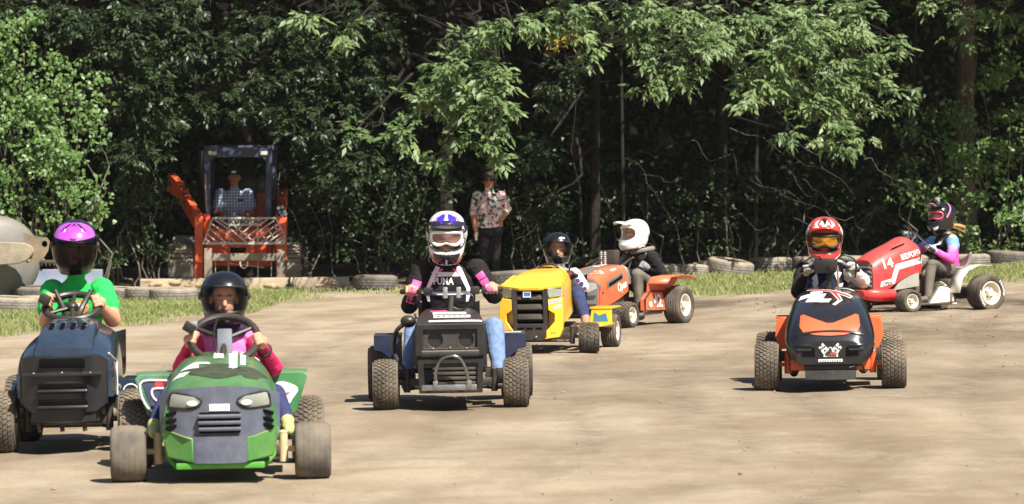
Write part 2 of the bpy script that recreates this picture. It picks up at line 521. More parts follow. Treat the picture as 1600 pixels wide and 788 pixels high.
def norm(a):
    return a/np.maximum(1e-9, np.linalg.norm(a, axis=-1, keepdims=True))
def leaf_quads(base, axis, wdir, l, w, fold=0.25):   # folded diamond leaves: 4 vertices, 2 triangles each
    n = len(base); nrm = norm(np.cross(axis, wdir))
    l = np.asarray(l).reshape(-1, 1)*np.ones((n, 1)); w = np.asarray(w).reshape(-1, 1)*np.ones((n, 1))
    mid = base + axis*l*0.42 - nrm*w*fold
    v = np.empty((n, 4, 3))
    v[:, 0] = base + nrm*w*0.1; v[:, 1] = mid + wdir*w*0.5 + nrm*w*fold; v[:, 2] = base + axis*l - nrm*w*0.1; v[:, 3] = mid - wdir*w*0.5 + nrm*w*fold
    i = np.arange(n)[:, None]*4
    t = np.concatenate([i+np.array([[0, 1, 2]]), i+np.array([[0, 2, 3]])], 0)
    return v.reshape(-1, 3), t
class Foliage:
    def __init__(s): s.v = []; s.t = []; s.c = []; s.n = 0
    def put(s, v, t, c):
        s.v.append(v); s.t.append(t+s.n); s.c.append(c); s.n += len(v)
    def compound(s, o, d, L, k=5, lw=0.36, tint=None, droop=0.45):   # pinnate leaves hanging from points o along d
        n = len(o); up = np.array([0, 0, 1.0])
        w = norm(np.cross(d, up+rng.normal(0, .35, (n, 3)))); 
        t0 = rng.random(n) if tint is None else tint
        layout = [(1.0, 0)] + [(0.72, 1), (0.72, -1), (0.42, 1), (0.42, -1), (0.2, 1), (0.2, -1)][:k-1]
        for (pos, sd) in layout:
            base = o + d*(L*0.55*pos)[:, None] + np.array([0, 0, -1])*(droop*L*0.25*pos*pos)[:, None]
            ax = d*(1.0 if sd == 0 else 0.62) + w*(0.85*sd) + np.array([0, 0, -1])*droop + rng.normal(0, .16, (n, 3))
            ax = norm(ax)
            wd = norm(np.cross(ax, .5*norm(np.cross(w, d)) + np.array([SUN.x, SUN.y-.25, SUN.z])*.9 + rng.normal(0, .42, (n, 3))))
            ll = L*0.5*(1.0 if sd == 0 else 0.85)*(0.85+0.3*rng.random(n))
            v, t = leaf_quads(base, ax, wd, ll, ll*lw)
            s.put(v, t, np.repeat(np.clip(t0+rng.normal(0, .15, n), 0, 1), 4))
    def sprays(s, c, out, size=0.24, per=8, k=5, lw=0.36, tint=None):    # tufts of compound leaves at branch ends
        n = len(c)
        c = np.repeat(c, per, 0); out = np.repeat(out, per, 0); m = len(c)
        a = norm(out + rng.normal(0, .95, (m, 3))*np.array([1, 1, .7]) + np.array([0, 0, -0.25]))
        o = c + a*(rng.random(m)*size*0.25)[:, None] + rng.normal(0, size*.22, (m, 3))*np.array([1, 1, .6])
        tt = np.repeat(rng.random(n) if tint is None else tint, per)
        s.compound(o, a, size*(0.75+0.5*rng.random(m)), k, lw, tt)
    def blob(s, c, r, n, size=0.24, per=8, k=5, lw=0.36, tint=(0, 1)):
        d = norm(rng.normal(0, 1, (n, 3))); rad = rng.random(n)**0.45
        p = np.asarray(c) + d*rad[:, None]*np.asarray(r)
        out = norm(d*np.array([1, 1, .35])/np.maximum(np.asarray(r), .05)*np.min(r) + np.array([0, -.25, -.15]))
        s.sprays(p, out, size, per, k, lw, tint[0]+(tint[1]-tint[0])*rng.random(n))
    def single(s, p, l, w, face, spread=0.6, down=0.5, tint=(0, 1)):    # single leaves turned towards 'face'
        n = len(p); nr = norm(np.asarray(face)+rng.normal(0, spread, (n, 3)))
        ax = norm(np.cross(nr, rng.normal(0, 1, (n, 3))) + np.array([0, 0, -down]))
        ax = norm(ax - nr*np.sum(ax*nr, -1, keepdims=True)); wd = np.cross(nr, ax)
        l = l*(0.7+0.6*rng.random(n))
        base = p; i = np.arange(n)[:, None]*6
        v = np.empty((n, 6, 3)); L_ = l[:, None]; W = L_*w
        v[:, 0] = base; v[:, 1] = base + ax*L_*.22 + wd*W*.5 + nr*W*.12; v[:, 2] = base + ax*L_*.6 + wd*W*.36 + nr*W*.06
        v[:, 3] = base + ax*L_ - nr*L_*.1; v[:, 4] = base + ax*L_*.6 - wd*W*.36 + nr*W*.06; v[:, 5] = base + ax*L_*.22 - wd*W*.5 + nr*W*.12
        t = np.concatenate([i+np.array([q]) for q in ([0, 1, 5], [1, 2, 5], [2, 4, 5], [2, 3, 4])], 0)
        s.put(v.reshape(-1, 3), t, np.repeat(tint[0]+(tint[1]-tint[0])*rng.random(n), 6))
    def build(s, name, m, parent=None):
        return link(name, fast_mesh(name, np.concatenate(s.v), np.concatenate(s.t), m, np.concatenate(s.c)), parent)

def limb(mb, a, b, r0, r1, sag=0.0, wob=0.08, k=5, n=6):
    a = Vector(a); b = Vector(b); L_ = (b-a).length
    pts = []
    for i in range(k+1):
        t = i/k
        p = a.lerp(b, t)
        if 0 < i < k:
            p += Vector((random.gauss(0, 1), random.gauss(0, 1), random.gauss(0, 1)))*wob*L_*0.5
        p.z -= sag*math.sin(t*math.pi)
        pts.append(p)
    mb.tube(pts, [r0, (r0+r1)*.5, r1], n, smooth=2)

def tree(name, label, x, Y, h, r, blobs, canopy, group, leaf=None, bark=None, dens=1.0, lean=0.0, k=5, cd=150):
    """blobs: (px, py, rx_px, ry_px, Y, tint) seen boughs; canopy: (dx, dy, z, r) crown masses higher up"""
    o = empty(name, label, 'tree', (x, Y, gz(x)), group=group)
    base = Vector((x, Y, gz(x)))
    mb = MB()
    pts = [Vector((0, 0, -.1)), Vector((lean*.2, 0, h*.25)), Vector((lean*.5+random.uniform(-.1, .1), random.uniform(-.1, .1), h*.55)), Vector((lean, 0, h))]
    mb.tube(pts, [r*1.3, r, r*.85, r*.4], 10, smooth=5)
    mb.build('trunk', bark or BARK, o)
    fo = Foliage(); lm = MB(); any_l = False
    for (px, py, rx, ry, by, tint) in blobs:
        c = P(px, py, by) - base; s = by/FPX
        rad = (rx*s, max(0.25, rx*s*0.8), ry*s)
        n = max(3, int(rad[0]*rad[2]*130*dens))
        (fo.blob(np.array(c), rad, int(n*1.1)+1, 0.17, 8, k, 0.42, tint) if leaf is LEAF_SHADE else fo.blob(np.array(c), rad, int(n*.72)+1, 0.235, 7, k, 0.38, tint))
        a = Vector((lean*.6, 0, min(h*.8, max(1.0, c.z+0.9))))
        limb(lm, a, c, 0.035, 0.008, -0.15); any_l = True
        for _ in range(3):
            e = c + Vector((random.gauss(0, .5)*rad[0], random.gauss(0, .5)*rad[1], random.gauss(0, .5)*rad[2]))
            limb(lm, a.lerp(c, .75), e, 0.012, 0.004, -0.03)
    for (dx, dy, z, rr) in canopy:
        c = np.array([dx, dy-1.0, z])
        n = int(rr*rr*cd)
        d = norm(rng.normal(0, 1, (n, 3))); p = c + d*(rng.random(n)**0.4)[:, None]*np.array([rr, rr, rr*.55])
        fo.single(p, 0.24, 0.75, (SUN.x*.4, SUN.y*.4, 1), 0.7, 0.3, (0, .8))
        limb(lm, Vector((lean*.8, 0, h*.75)), c, 0.06, 0.015, -.1); any_l = True
    if any_l: lm.build('limb', bark or BARK, o)
    if fo.n: fo.build('crown', leaf or LEAF, o)
    return o

EY = lambda px, d=0.0: edgeY((px-800)*58/FPX) + d
GW = 'trees along the woodland edge'
def B(lst, d, t=(0.1, 1)):
    return [(a, b, c, e, EY(a, d + random.uniform(-.35, .35)), t) for a, b, c, e in lst]
tree('maple_tree', 'leafy tree with drooping pale green sprays above the woman in the floral top', -0.95, 59.6, 7.0, .10,
     B([(762, 45, 30, 30), (800, 25, 40, 25), (735, 105, 50, 28), (700, 95, 35, 20), (690, 150, 50, 30), (760, 165, 55, 40), (645, 200, 26, 26), (650, 165, 30, 22), (798, 195, 28, 22), (735, 215, 50, 22), (770, 130, 40, 30),
        (625, 212, 16, 10), (715, 70, 30, 25), (690, 240, 12, 8), (485, 22, 26, 12), (545, 42, 28, 22), (560, 205, 14, 12), (775, 238, 22, 12), (725, 130, 40, 35), (780, 95, 25, 30)], -2.9),
     [(-.3, -1.7, 5.1, 1.5), (1.0, -.6, 6.0, 1.7), (-1.2, .2, 6.2, 1.8), (.2, 1.4, 5.4, 1.8), (-.9, -1.9, 6.2, 1.3), (.9, -2.0, 5.3, 1.3), (2.5, -4.2, 5.0, .8), (2.2, -3.8, 5.4, .8), (2.9, -4.4, 5.8, .8)], GW, dens=1.0, cd=45)  # last three canopy masses added out of view to shade the woman
tree('maple_tree', 'large tree overhanging the right of the track with sunlit drooping leaves', 3.3, 65.5, 8.0, .10,
     B([(858, 28, 40, 28), (905, 50, 30, 25), (925, 75, 18, 16), (900, 12, 50, 14), (960, 15, 50, 22), (1010, 30, 45, 30), (1000, 70, 30, 22), (1035, 105, 30, 28), (1015, 132, 24, 14), (1085, 75, 55, 40), (1075, 110, 35, 18), (1150, 30, 60, 34),
        (1110, 35, 60, 30), (1180, 85, 50, 40), (1185, 135, 35, 25), (1165, 150, 16, 12), (1230, 45, 60, 45), (1225, 105, 45, 40), (1290, 60, 60, 45), (1290, 115, 60, 40), (1335, 35, 40, 36), (1350, 85, 45, 30), (1385, 70, 28, 18), (1340, 125, 55, 30),
        (1398, 148, 30, 14), (1290, 165, 45, 28), (1340, 165, 50, 18), (1303, 200, 28, 20), (1315, 225, 18, 8), (1354, 212, 12, 14), (1228, 202, 10, 8), (1255, 150, 30, 20), (1350, 10, 30, 16), (1260, 20, 50, 20), (1050, 20, 50, 20)], -2.3),
     [(.2, -.2, 5.2, 1.7), (-1.8, -.8, 5.4, 1.6), (1.9, .9, 5.8, 1.8), (-.6, 1.6, 6.0, 2.0), (1.2, 2.4, 6.0, 2.0), (-2.4, .6, 5.2, 1.6), (0, 1.2, 4.8, 1.5), (2.4, 2.2, 5.0, 1.6)], GW, dens=1.1)
tree('oak_tree', 'brown trunked tree behind the rider on the red mower', 6.98, 64.2, 7.0, .15,
     B([(1512, 12, 32, 18), (1522, 40, 22, 16), (1505, 55, 10, 10), (1455, 6, 22, 10), (1585, 30, 26, 30), (1560, 8, 30, 14)], -1.6),
     [(0, -1.6, 5.6, 1.9), (2.2, -1.0, 5.8, 2.0), (-1.6, -.4, 5.9, 1.8), (.5, 1.2, 6.3, 2.2), (2.8, .8, 5.2, 2.0), (4.0, -1.5, 4.6, 1.8), (1.2, -2.4, 5.0, 1.3)], GW, bark=mat('brown_bark', (.06, .04, .027), .9, var=.35, scale=10, bump=.5, bscale=25))
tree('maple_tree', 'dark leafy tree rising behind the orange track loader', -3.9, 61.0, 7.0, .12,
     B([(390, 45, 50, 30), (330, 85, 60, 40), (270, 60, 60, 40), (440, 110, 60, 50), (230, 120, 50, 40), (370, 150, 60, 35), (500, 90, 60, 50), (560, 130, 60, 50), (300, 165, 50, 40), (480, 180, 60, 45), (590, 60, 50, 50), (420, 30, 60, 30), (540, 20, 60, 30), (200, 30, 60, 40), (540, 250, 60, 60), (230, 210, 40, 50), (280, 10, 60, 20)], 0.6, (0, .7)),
     [(0, -3.2, 5.2, 1.5), (1.6, -3.6, 5.0, 1.4), (-1.7, -2.8, 5.2, 1.5), (2.6, -2.2, 5.6, 1.6), (.4, -1.4, 6.2, 2.0), (-2.4, -.6, 5.8, 1.9), (1.8, 0, 6.4, 2.0), (-.4, 1.6, 6.0, 2.2)], GW, leaf=LEAF_SHADE, cd=24)
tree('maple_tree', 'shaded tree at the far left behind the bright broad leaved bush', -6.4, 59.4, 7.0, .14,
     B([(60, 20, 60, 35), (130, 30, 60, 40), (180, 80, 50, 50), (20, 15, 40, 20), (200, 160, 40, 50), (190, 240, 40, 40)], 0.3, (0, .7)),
     [(0, -2.2, 5.6, 1.6), (1.8, -1.2, 6.0, 1.9), (-1.8, -.8, 5.8, 2.0), (.3, 1.0, 6.2, 2.2), (-3.4, -.6, 5.4, 2.0)], GW, leaf=LEAF_SHADE, cd=90)
tree('maple_tree', 'slim shaded tree between the woman and the white helmeted rider', 1.25, 62.5, 7.5, .07,
     B([(860, 130, 40, 40), (840, 240, 30, 40), (900, 110, 30, 20), (850, 320, 30, 30)], 0.8, (0, .6)),
     [(0, -1.8, 5.3, 1.6), (1.4, -.4, 6.0, 1.9), (-1.4, .2, 6.2, 1.9), (.1, 1.6, 5.8, 2.0), (-.5, -2.8, 5.2, 1.1)], GW, leaf=LEAF_SHADE)

# yellowing spray of leaves below the overhanging boughs
yl = empty('sapling', 'thin sapling with yellow autumn leaves at the top of the dark gap', 'sapling', (1.05, 59.3, gz(1)))
ymb = MB(); limb(ymb, (0, 0, 0), (-.3, -.2, 3.2), .02, .006, 0, .05); ymb.build('stem', BARK, yl)
yf = Foliage(); c0 = P(884, 58, 59.2) - Vector((1.05, 59.3, gz(1)))
yf.blob(np.array(c0), (.22, .2, .16), 10, .17, 5, 5); yf.blob(np.array(P(862, 78, 59.2)-Vector((1.05, 59.3, gz(1)))), (.08, .1, .08), 3, .15, 4, 5)
yf.build('crown', leaf_mat('yellow_leaf', (.3, .2, .03), (.42, .33, .06)), yl)

# broad-leaved bush at the left, in full sun
def bush(name, label, blobs, leaf, l, w, dens, face, stems, group=None, tint=(0, 1)):
    px0 = sum(b[0] for b in blobs)/len(blobs); Y0 = sum(b[4] for b in blobs)/len(blobs); base = Vector(((px0-800)*Y0/FPX, Y0, 0)); base.z = gz(base.x)
    o = empty(name, label, 'bush', base, group=group)
    fo = Foliage(); mb = MB()
    for (px, py, rx, ry, by, *_) in blobs:
        c = np.array(P(px, py, by)-base); s = by/FPX; rad = np.array((rx*s, max(.3, rx*s*.7), ry*s))
        n = int(rad[0]*rad[2]*dens)
        d = norm(rng.normal(0, 1, (n, 3))); 
        cl = norm(rng.normal(0, 1, (max(4, n//34), 3)))*(rng.random((max(4, n//34), 1))**.4)*rad*1.08
        p = c + cl[rng.integers(0, len(cl), n)] + rng.normal(0, .085, (n, 3))*np.array([1.2, 1, .8])
        fo.single(p, l, w, face, .65, .6, tint)
        for _ in range(stems):
            e = Vector(c)+Vector((random.uniform(-.9, .9)*rad[0], 0, random.uniform(-.6, .8)*rad[2]))
            limb(mb, Vector((e.x*.7+random.uniform(-.2, .2), random.uniform(0, .5), 0)), e, .016, .004, 0, .1)
    if stems: mb.build('stem', BARK_PALE, o)
    fo.build('crown', leaf, o)
    return o
bush('broad_leaf_bush', 'tall sunlit bush with broad glossy leaves behind the steel drum at far left',
     [(28, 45, 30, 45, 54.2), (12, 95, 30, 30, 54.1), (60, 130, 60, 45, 54.1), (120, 140, 40, 35, 54.3), (40, 190, 55, 55, 53.9), (110, 200, 50, 45, 54.0), (145, 165, 25, 25, 54.2), (60, 255, 60, 45, 53.8), (120, 270, 40, 40, 53.9), (15, 300, 40, 40, 53.7), (90, 320, 45, 30, 53.8), (30, 350, 40, 25, 53.8), (140, 320, 26, 30, 54.1)],
     LEAF_BROAD, .068, .75, 2500, (SUN.x, SUN.y-.4, SUN.z*.8), 2, None, (-.35, .8))
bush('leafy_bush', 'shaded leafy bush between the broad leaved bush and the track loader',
     [(200, 290, 45, 60, 57.2), (240, 200, 40, 60, 57.6), (190, 370, 45, 40, 57.0), (245, 330, 35, 60, 57.5), (170, 400, 40, 30, 56.6), (230, 400, 40, 30, 57.4)], LEAF_SHADE, .075, .55, 1500, (0, -.6, .8), 2, 'bushes in the shade of the trees')
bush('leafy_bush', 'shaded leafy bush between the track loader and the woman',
     [(480, 290, 50, 60, 58.6), (540, 330, 60, 60, 58.0), (600, 290, 50, 60, 57.6), (500, 390, 50, 40, 58.2), (580, 390, 50, 40, 57.4), (650, 340, 45, 60, 57.2), (640, 260, 30, 40, 56.3), (650, 400, 50, 30, 57.3), (690, 290, 30, 50, 57.6), (700, 370, 40, 40, 57.8)], LEAF_SHADE, .075, .55, 1500, (0, -.6, .8), 2, 'bushes in the shade of the trees')
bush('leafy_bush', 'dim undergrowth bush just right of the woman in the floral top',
     [(820, 300, 30, 50, 58.8), (860, 350, 40, 50, 59.2), (820, 390, 40, 30, 58.4), (920, 390, 40, 25, 60.2)], LEAF_SHADE, .075, .5, 1300, (0, -.6, .8), 2, 'bushes in the shade of the trees')
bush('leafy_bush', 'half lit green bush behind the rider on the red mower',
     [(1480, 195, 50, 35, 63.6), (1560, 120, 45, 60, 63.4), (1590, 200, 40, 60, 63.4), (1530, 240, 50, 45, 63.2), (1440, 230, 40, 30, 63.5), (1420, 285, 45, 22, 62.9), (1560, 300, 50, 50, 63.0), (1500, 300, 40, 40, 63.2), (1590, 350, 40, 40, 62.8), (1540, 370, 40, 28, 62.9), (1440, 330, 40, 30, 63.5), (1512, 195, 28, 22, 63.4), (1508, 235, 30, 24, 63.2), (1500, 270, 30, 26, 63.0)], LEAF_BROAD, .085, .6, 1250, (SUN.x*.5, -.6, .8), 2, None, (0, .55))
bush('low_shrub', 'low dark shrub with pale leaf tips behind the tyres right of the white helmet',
     [(1060, 340, 60, 40, 63.5), (1130, 370, 60, 30, 63.2), (1000, 330, 50, 40, 63.5), (1230, 370, 60, 30, 64.2), (1330, 370, 40, 30, 65)], LEAF_SHADE, .07, .4, 520, (0, -.6, .8), 2, None)
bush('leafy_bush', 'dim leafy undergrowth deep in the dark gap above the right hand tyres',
     [(955, 290, 40, 60, 63.2), (1020, 250, 45, 50, 63.8), (1090, 290, 45, 60, 64.2), (1160, 270, 45, 60, 64.8), (1230, 300, 45, 60, 65.0), (1300, 280, 45, 50, 65.6), (1350, 320, 40, 50, 65.8), (1110, 350, 50, 40, 64.0), (960, 370, 40, 40, 63.0), (1200, 370, 50, 40, 64.6), (1400, 250, 40, 60, 66.0), (900, 230, 40, 50, 62.6)], LEAF_SHADE, .075, .55, 800, (0, -.6, .8), 1, 'bushes in the shade of the trees')

# bare branches and slim trunks in the dark gap
GB = 'slim bare trunks in the dark of the woods'
for i, (px, h, r, lean) in enumerate([(975, 6, .03, -.1), (1180, 6, .035, .1), (1420, 6, .04, .2)]):
    Y = EY(px, 2.2+1.8*((i*37) % 10)/10); x = (px-800)*Y/FPX
    o = tag(link('slim_trunk', None, None, (x, Y, gz(x))), ['slim dark trunk in the woods right behind the white peaked helmet', 'slim straight trunk in the dark gap left of the red and white helmet', 'slim trunk in the woods above the hood of the red mower'][i], 'tree', GB)
    mb = MB(); mb.tube([(0, 0, -.1), (lean*.3, 0, h*.4), (lean, 0.1, h)], [r, r*.8, r*.5], 8, smooth=4); mb.build('trunk', BARK, o)
    for k in range(2):
        mb = MB(); z = random.uniform(.8, 3.0); a = random.choice((-1, 1))
        limb(mb, (lean*z/h, 0, z), (lean*z/h + a*random.uniform(.5, 1.5), random.uniform(-.8, .2), z+random.uniform(-1.0, .6)), .008, .002, -.08, .12, 6, 5)
        mb.build('limb', BARK, o)
db = tag(link('fallen_branch', None, None, G(1100, 418)), 'tangle of thin fallen branches behind the tyres in the dark gap', 'branch')
mb = MB(); o0 = Vector(db.location)
for (a, b, c, d) in [(1170, 280, 1290, 330), (1225, 260, 1290, 345), (1130, 330, 1220, 370), (1080, 220, 1180, 300), (1180, 270, 1200, 300), (1255, 280, 1290, 310), (1205, 300, 1260, 320), (1240, 340, 1330, 400), (1000, 270, 1060, 290), (1120, 350, 1160, 390), (1140, 200, 1280, 260), (1350, 250, 1420, 300), (1080, 330, 1130, 380), (985, 250, 1040, 330), (1230, 200, 1330, 300), (1290, 330, 1350, 360)]:
    Y = EY(a, random.uniform(.9, 2.2))
    mb = MB(); limb(mb, P(a, b, Y)-o0, P(c, d, Y+random.uniform(-.5, .5))-o0, random.uniform(.005, .011), .003, random.uniform(-.1, .1), .1, 6, 5)
    mb.build('twig', mat('grey_twig', (.06, .052, .042), .9), db)

# the woods beyond, one mass
fo = Foliage(); n = 140000
p = np.stack([rng.uniform(-24, 26, n), rng.uniform(0, 9.0, n), rng.uniform(0.1, 7.5, n)], -1)
p[:, 1] += 63.2 + np.where(p[:, 0] > 0, .75*np.minimum(p[:, 0], 9), .22*p[:, 0])
m_ = noise
keep = np.array([noise.noise(Vector((q[0]*.9, q[1]*.5, q[2]*.9))) > -.15 for q in p])
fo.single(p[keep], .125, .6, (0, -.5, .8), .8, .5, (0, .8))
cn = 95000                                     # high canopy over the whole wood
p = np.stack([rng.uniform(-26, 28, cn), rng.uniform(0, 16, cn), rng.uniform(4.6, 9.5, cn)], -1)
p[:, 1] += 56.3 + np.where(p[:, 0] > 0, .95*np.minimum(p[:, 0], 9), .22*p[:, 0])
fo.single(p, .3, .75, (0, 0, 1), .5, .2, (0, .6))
fw = fo.build('far_woods', LEAF_SHADE); tag(fw, 'dark mass of forest leaves filling the background', 'woods', None, 'stuff')
hg = []
for i in range(40):
    x = -120 + 240*i/39
    yy = 72.5 + (.75*min(x, 10) if x > 0 else 0)
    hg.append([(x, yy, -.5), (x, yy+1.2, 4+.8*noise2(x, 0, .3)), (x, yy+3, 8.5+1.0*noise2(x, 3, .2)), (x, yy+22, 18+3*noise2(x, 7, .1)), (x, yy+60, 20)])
mb = MB(); mb.grid(resample(np.array(hg), 1)); hl = mb.build('backdrop_bank', mat('backdrop_black', (.010, .010, .007), 1.0, var=.4, scale=2, spec=.05)); hl['kind'] = 'structure'  # near-black bank added behind the leaves to block sky light leaking through

# ------------------------------------------------------------------ verge grass, loose stones
def grass_patch(name, label, x0, x1, y0, y1, count, hmean, dry=0.0):
    xs = rng.uniform(x0, x1, count); ys = rng.uniform(y0, y1, count)
    kp = np.array([grass_amount(a, b) > random.random()*0.9+.08 for a, b in zip(xs, ys)])
    xs, ys = xs[kp], ys[kp]; n = len(xs)
    cl = np.array([0.75+.9*noise2(a, b, 2.3, 4.0) for a, b in zip(xs, ys)])
    h = np.clip(hmean*cl*(.5+rng.random(n)), .015, .2); a = rng.uniform(0, 2*np.pi, n); w = .0035+.004*rng.random(n)
    lean = h*rng.uniform(.1, .8, n); la = rng.uniform(0, 2*np.pi, n); z = gz(1)*xs
    v = np.empty((n, 4, 3)); dx = np.cos(a)*w; dy = np.sin(a)*w
    v[:, 0] = np.stack([xs-dx, ys-dy, z-.01], -1); v[:, 1] = np.stack([xs+dx, ys+dy, z-.01], -1)
    v[:, 2] = np.stack([xs+dx*.7+np.cos(la)*lean*.35, ys+dy*.7+np.sin(la)*lean*.35, z+h*.6], -1); v[:, 3] = np.stack([xs+np.cos(la)*lean, ys+np.sin(la)*lean, z+h], -1)
    i = np.arange(n)[:, None]*4; t = np.concatenate([i+np.array([[0, 1, 2]]), i+np.array([[0, 2, 3]])], 0)
    tint = np.repeat(np.clip(rng.beta(1.2, 1.5, n)*.9+dry + np.array([.35*noise2(q, r_, .9, 6.0) for q, r_ in zip(xs, ys)]), 0, 1), 4)
    o = link(name, fast_mesh(name, v.reshape(-1, 3), t, GRASS, tint)); tag(o, label, 'grass', None, 'stuff')
grass_patch('grass', 'patchy sunlit grass strip along the left edge of the track', -9, -2.4, 36, 56, 150000, .055)
grass_patch('grass', 'thin dry grass in front of the drag beam', -2.4, 1.2, 44, 57, 40000, .045, .3)
grass_patch('grass', 'sunlit grass verge in front of the tyres on the right', 1.2, 9.5, 46, 66, 160000, .06)

def stones(name, label, count, x0, x1, y0, y1, s0, s1, m):
    bm = bmesh.new(); bmesh.ops.create_icosphere(bm, subdivisions=1, radius=1); bv = np.array([v.co for v in bm.verts]); bf = np.array([[v.index for v in f.verts] for f in bm.faces]); bm.free()
    vs = []; ts = []; k = 0
    for i in range(count):
        x, y = random.uniform(x0, x1), random.uniform(y0, y1); s = s0*(s1/s0)**(random.random()**2.2)
        q = bv*(1+rng.normal(0, .16, (len(bv), 1)))*np.array([s*random.uniform(.8, 1.5), s*random.uniform(.8, 1.4), s*random.uniform(.5, .9)])
        vs.append(q+np.array([x, y, gz(x)+s*.15])); ts.append(bf+k*len(bv)); k += 1
    o = link(name, fast_mesh(name, np.concatenate(vs), np.concatenate(ts), m)); tag(o, label, 'gravel', None, 'stuff')
stones('gravel', 'small loose stones scattered over the dirt track', 2600, -7, 7, 16, 50, .002, .010, mat('stone', (.3, .235, .165), .95, var=.4, scale=3))
stones('dirt_clods', 'loose dark clods of soil at the right of the track', 900, 2.3, 6.8, 33, 48, .003, .016, mat('dark_clod', (.2, .15, .105), 1.0, var=.3, scale=4))
# ------------------------------------------------------------------ worn tyres along the edge of the track
RUB_OLD = mat('weathered_rubber', srgb(112, 110, 106), .85, dust=.55, var=.3, scale=5, bump=.3, bscale=40, spec=.25, col2=srgb(150, 146, 138))
RUB_OLD2 = mat('dark_weathered_rubber', srgb(78, 78, 78), .8, dust=.35, var=.3, scale=5, bump=.3, bscale=40, spec=.3)
def old_tyre_mesh(Ro, Ri, h, m, groove=True):
    n = 96; prof = []
    bead = h*.12
    prof += [(Ri, bead*.6), (Ri+.01, bead*.2), (Ri+(Ro-Ri)*.35, 0), (Ro-.055, h*.03), (Ro-.02, h*.1)]
    rows = [.16, .18, .30, .305, .33, .335, .48, .485, .51, .515, .66, .665, .69, .695, .82, .84]
    gr_ = [0, 0, 0, 1, 1, 0, 0, 1, 1, 0, 0, 1, 1, 0, 0, 0]
    tread0 = len(prof)
    for z, g in zip(rows, gr_):
        bulge = .006*math.sin(z*math.pi)
        prof.append((Ro-.004+bulge-(.018 if g else 0), h*z))
    tread1 = len(prof)
    prof += [(Ro-.02, h*.9), (Ro-.055, h*.97), (Ri+(Ro-Ri)*.35, h), (Ri+.01, h-bead*.2), (Ri, h-bead*.6), (Ri+.012, h-bead*1.3), (Ro-.05, h*.8), (Ro-.03, h*.5), (Ro-.05, h*.2), (Ri+.012, bead*1.3), (Ri, bead*.6)]
    verts = []; faces = []
    for i, (r, z) in enumerate(prof):
        for j in range(n):
            a = 2*math.pi*j/n; rr = r
            if tread0 <= i < tread1 and (i in (tread0, tread0+1, tread1-1, tread1-2)) and j % 4 == 0: rr -= .012
            elif tread0 <= i < tread1 and (j + (i//3)) % 4 == 0: rr -= .005
            verts.append((rr*math.cos(a), rr*math.sin(a), z))
    for i in range(len(prof)-1):
        for j in range(n):
            j2 = (j+1) % n; faces.append((i*n+j, i*n+j2, (i+1)*n+j2, (i+1)*n+j))
    mb = MB(); mb.add(verts, faces); return mb.mesh('tyre', m, 50)
TYRES = [old_tyre_mesh(.30, .185, .205, RUB_OLD2), old_tyre_mesh(.315, .19, .20, RUB_OLD), old_tyre_mesh(.33, .20, .215, RUB_OLD), old_tyre_mesh(.30, .19, .17, RUB_OLD)]
def worn_tyre(label, px, py, which, tilt=(0, 0), scale=1.0, sink=0.0, grp='old tyres edging the track'):
    g = G(px, py); Ro = .32*scale
    o = link('worn_tyre', TYRES[which], None, (g.x, g.y+Ro*.95, gz(g.x)-sink), (R(tilt[0]), R(tilt[1])-math.atan(SLOPE), random.uniform(0, 6)))
    o.scale = (scale,)*3
    return tag(o, label, 'tyre', grp)
worn_tyre('dark worn tyre lying alone just right of the drag beam', 585, 455, 0)
worn_tyre('worn tyre lying behind the left front corner of the yellow mower', 797, 448, 0, (4, 2))
worn_tyre('half hidden pale tyre behind the elbow of the white helmeted rider', 1028, 433, 1, sink=.02)
worn_tyre('pale worn tyre nearest right of the white helmeted rider', 1082, 431, 1, (2, -3), .82, .01)
worn_tyre('tilted tyre leaning behind two other tyres, its hollow showing', 1108, 424, 3, (9, -4), .9)
worn_tyre('tilted grey tyre in the middle of the right hand tyre row', 1141, 430, 2, (7, -5), 1.03)
worn_tyre('upright edged grey tyre left of the red and white helmet', 1207, 426, 2, (0, 0), 1.02)
worn_tyre('grey tyre mostly hidden behind the red and white helmet', 1274, 425, 2, (0, 2), 1.0)
worn_tyre('worn tyre glimpsed between the red and white helmet and the red mower', 1345, 422, 1, (0, 2), 1.0)
worn_tyre('worn tyre behind the seat of the red mower, left of its rider', 1420, 419, 1, (2, 2), 1.0)
worn_tyre('pale dusty tyre just behind the back of the rider on the red mower', 1518, 417, 2, (0, 3), .95, .02)
worn_tyre('dark tyre at the far right end of the tyre row', 1577, 415, 0, (3, 2), 1.05)
worn_tyre('pale tyre right of the green shirted rider, left end of three', 193, 470, 3, (3, 0), .95, .0)
worn_tyre('pale half sunk tyre, middle of three behind the green shirt', 229, 471, 3, (2, 2), 1.0, .0)
worn_tyre('grey half sunk tyre, right end of three by the drag beam', 268, 472, 1, (0, 0), .95, .02)
worn_tyre('dark worn tyre left of the green shirted rider, the farther one', 52, 472, 0, (2, 0), .95, .0)
worn_tyre('pale sunken tyre at the left edge under the steel drum', 12, 489, 3, (2, 3), 1.05, .0)
worn_tyre('grey sunken tyre beside the left elbow of the green shirted rider', 62, 487, 1, (0, 0), .9, .0)

